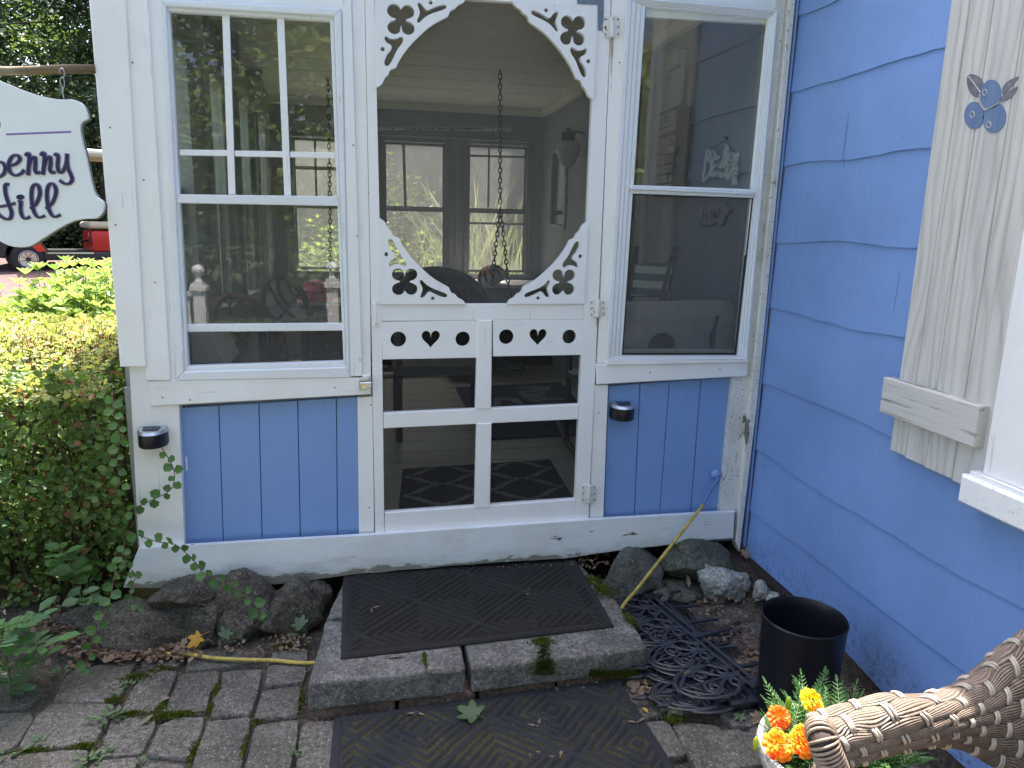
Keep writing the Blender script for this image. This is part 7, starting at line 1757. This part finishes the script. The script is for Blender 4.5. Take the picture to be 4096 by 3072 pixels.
# chair surface: u along, v from the outer far edge of the rim over its top, down the inside
nu = len(RP)-1
def rimp(t): t = max(0, min(.99999, t))*nu; i = int(t); return RP[i].lerp(RP[i+1], t-i)
def lowp(t): t = max(0, min(.99999, t))*nu; i = int(t); return LP_[i].lerp(LP_[i+1], t-i)
def surf(u, v):
    a, b_ = rimp(u), lowp(u); tg = (rimp(u+.01)-rimp(u-.01)).normalized(); dn = (b_-a); ln = dn.length; dn.normalize(); out = tg.cross(dn).normalized()
    if out.y > 0: out = -out
    # profile: v<0 far side under edge, 0..1 down the inside; bulged roll at the top
    bul = .032*math.sin(min(1, max(0, v)*1.0)*math.pi)**.7*(1-.4*v) if 0 <= v <= 1 else 0
    if v >= 0: return a + dn*(ln*v) + out*bul
    k = -v; return a + dn*(ln*.9*k*k*1.5) - out*(.060*math.sin(min(1, k*2.2)*math.pi/2))
def snorm(u, v):
    e = .004; n_ = (surf(u+e, v)-surf(u-e, v)).cross(surf(u, v+e)-surf(u, v-e)); n_.normalize()
    toc = CAM-surf(u, v)
    return n_ if n_.dot(Vector((-.3, -.6, .7))) > 0 else -n_
# backing sheet
m = MB(); vs = []; NU, NV = 60, 30
for j in range(NV+1):
    for i in range(NU+1): v = -.35+1.35*j/NV; vs.append(surf(i/NU, v)-snorm(i/NU, v)*.004)
m.add(vs, [(j*(NU+1)+i, j*(NU+1)+i+1, (j+1)*(NU+1)+i+1, (j+1)*(NU+1)+i) for j in range(NV) for i in range(NU)]); m.build('frame_shell', 'wicker_core', ac, smooth=True)
def strands(surf, snorm, rows, ucells, vr, name='weave', lens=1.75, fan=1.0):
    m = MB(); att = []; mb = MB(); v0, v1 = vr; dv = (v1-v0)/rows; du = 1/ucells
    for r_ in range(rows):
        vc = v0+dv*(r_+.5); k = -1
        while k < ucells+1:
            u0_ = (k+.5*(r_ % 2)*1.0)*du*1.0; u1_ = u0_+du; k += 1
            if u1_ < .0 or u0_ > 1: continue
            a, b_ = max(0, u0_), min(1, u1_)
            if b_-a < du*.15: continue
            n1_, n2_ = 10, 6; k0 = len(m.v); vs = []
            for i in range(n1_+1):
                s = i/n1_; uu = a+(b_-a)*s; env = math.sin(math.pi*min(1, max(0, (uu-u0_)/du)))**.6
                for j in range(n2_+1):
                    q = j/n2_*2-1; hw = dv*.5*(.50+.62*env)
                    vv = vc+q*hw; nn = snorm(uu, vv); h = .0050*env*(1-q*q*.75)+.0015
                    vs.append(surf(uu, vv)+nn*h); att.append(q*.5*(1.0)+.07*math.sin(uu*40+r_))
            m.add(vs, [(i*(n2_+1)+j, (i+1)*(n2_+1)+j, (i+1)*(n2_+1)+j+1, i*(n2_+1)+j+1) for i in range(n1_) for j in range(n2_)])
            # pair of thin binding strands over each join
            if 0 < u0_ < 1:
                for off in (-.04, .04):
                    pts = []
                    for j in range(7):
                        q = j/6*2-1; vv = vc+q*dv*.46; uu = min(1, max(0, u0_+off*du)); pts.append(surf(uu, vv)+snorm(uu, vv)*(.0058*math.cos(q*1.35)+.0005))
                    mb.tube(pts, .0031, 6)
    o = m.build(name, 'wicker_strand', ac, smooth=True); at_ = o.data.attributes.new('across', 'FLOAT', 'POINT'); at_.data.foreach_set('value', [float(x) for x in att])
    mb.build('binding', 'binding_strand', ac, smooth=True)
strands(surf, snorm, 8, 9.0, (-.30, 1.0), 'arm_weave')
# wrapped front end of the arm and front leg
mw, att = MB(), []
c0_ = surf(0, .0); 
fp0 = [surf(.0, v) for v in (-.08, -.1, .05, .25, .5, .75, 1.0)]
m = MB()
legt = PZ(3345, 3150, .20); pth = cr([surf(.0, -.07)+Vector((.004, .004, 0)), surf(.0, .02)+Vector((-.010, -.004, .002)), surf(0, .35)+Vector((-.012, -.010, 0)), surf(.0, .7)+Vector((-.006, -.012, 0)), surf(.015, 1.0), Vector((surf(.03, 1).x+.012, surf(.03, 1).y, .12)), Vector((surf(.03, 1).x+.016, surf(.03, 1).y+.01, -.05)), Vector((surf(.03, 1).x+.018, surf(.03, 1).y+.01, GZ))], 14)
m.tube(pth, [.021 if i < 60 else .020 for i in range(len(pth))], 12); 
m.build('front_leg', 'wicker_core', ac, smooth=True)
m = MB(); L_ = 0; prev = None
for i in range(len(pth)-1):
    for s in (0, .25, .5, .75):
        p = pth[i].lerp(pth[i+1], s); t = (pth[i+1]-pth[i]).normalized(); a = t.orthogonal().normalized(); b_ = t.cross(a)
        if prev is not None and (p-prev).length < .0052: continue
        prev = p; rr = .0235; m.tube([p+a*rr*math.cos(q)+b_*rr*math.sin(q)+t*.0012*math.sin(q) for q in [2*math.pi*k/14 for k in range(14)]], .0030, 5, closed=True)
m.build('leg_wrap', 'binding_strand', ac, smooth=True) if False else m.build('leg_wrap', simple('wrap_strand', (.26, .19, .14), .45, 0, .25, 60).name, ac, smooth=True)
# rest of the chair (below and behind the picture edge): seat, near arm, legs
sx0, sx1 = .80, 1.34; yf = -1.72; yn = -2.20
m = MB(); m.box((sx0, yn, .06), (sx1, yf, .14)); m.build('seat', 'wicker_strand', ac)
m = MB(); m.prism([(sx1+.02, yf, .10), (sx1+.10, yf, .62), (sx1+.10, yn, .62), (sx1+.02, yn, .10)], (.05, 0, 0), .01); m.build('backrest', 'wicker_strand', ac)
m = MB(); m.tube(cr([(sx0-.08, yn-.05, GZ), (sx0-.08, yn-.05, .22), (sx0-.05, yn-.05, .27), (1.0, yn-.05, .28), (sx1+.08, yn-.02, .40)], 6), .022, 10); m.build('near_arm', 'wrap_strand', ac, smooth=True)
for p in ((sx1+.05, yn, 0), (sx1+.05, yf, 0)): m = MB(); m.tube([(p[0], p[1], GZ), (p[0], p[1], .12)], .022, 10); m.build('leg', 'wicker_core', ac, smooth=True)
# ================================================================ LIGHT
SUN_EL, SUN_AZ = 66.0, 13.0     # azimuth measured from +y toward +x
sd_ = bpy.data.lights.new('sun', 'SUN'); sd_.energy = 3.5; sd_.angle = R(.53); sd_.color = (1, .95, .87)
so = bpy.data.objects.new('sun', sd_); C.objects.link(so); so['kind'] = 'helper'
dv = Vector((math.cos(R(SUN_EL))*math.sin(R(SUN_AZ)), math.cos(R(SUN_EL))*math.cos(R(SUN_AZ)), math.sin(R(SUN_EL))))
so.rotation_euler = dv.to_track_quat('Z', 'Y').to_euler(); so.location = dv*20
w = bpy.data.worlds.new('World'); SC.world = w; w.use_nodes = True; nt = w.node_tree; bg = nt.nodes['Background']
sk = nt.nodes.new('ShaderNodeTexSky'); sk.sky_type = 'NISHITA'; sk.sun_disc = False; sk.sun_elevation = R(SUN_EL); sk.sun_rotation = R(SUN_AZ); sk.dust_density = 5; sk.air_density = .8; sk.ozone_density = .7
nt.links.new(sk.outputs[0], bg.inputs['Color']); bg.inputs['Strength'].default_value = .13
SC.render.engine = 'CYCLES'
SC.cycles.max_bounces = 10; SC.cycles.transparent_max_bounces = 24; SC.cycles.diffuse_bounces = 5
SC.view_settings.view_transform = 'Standard'; SC.view_settings.look = 'None'; SC.view_settings.exposure = 2.35; SC.view_settings.gamma = 1
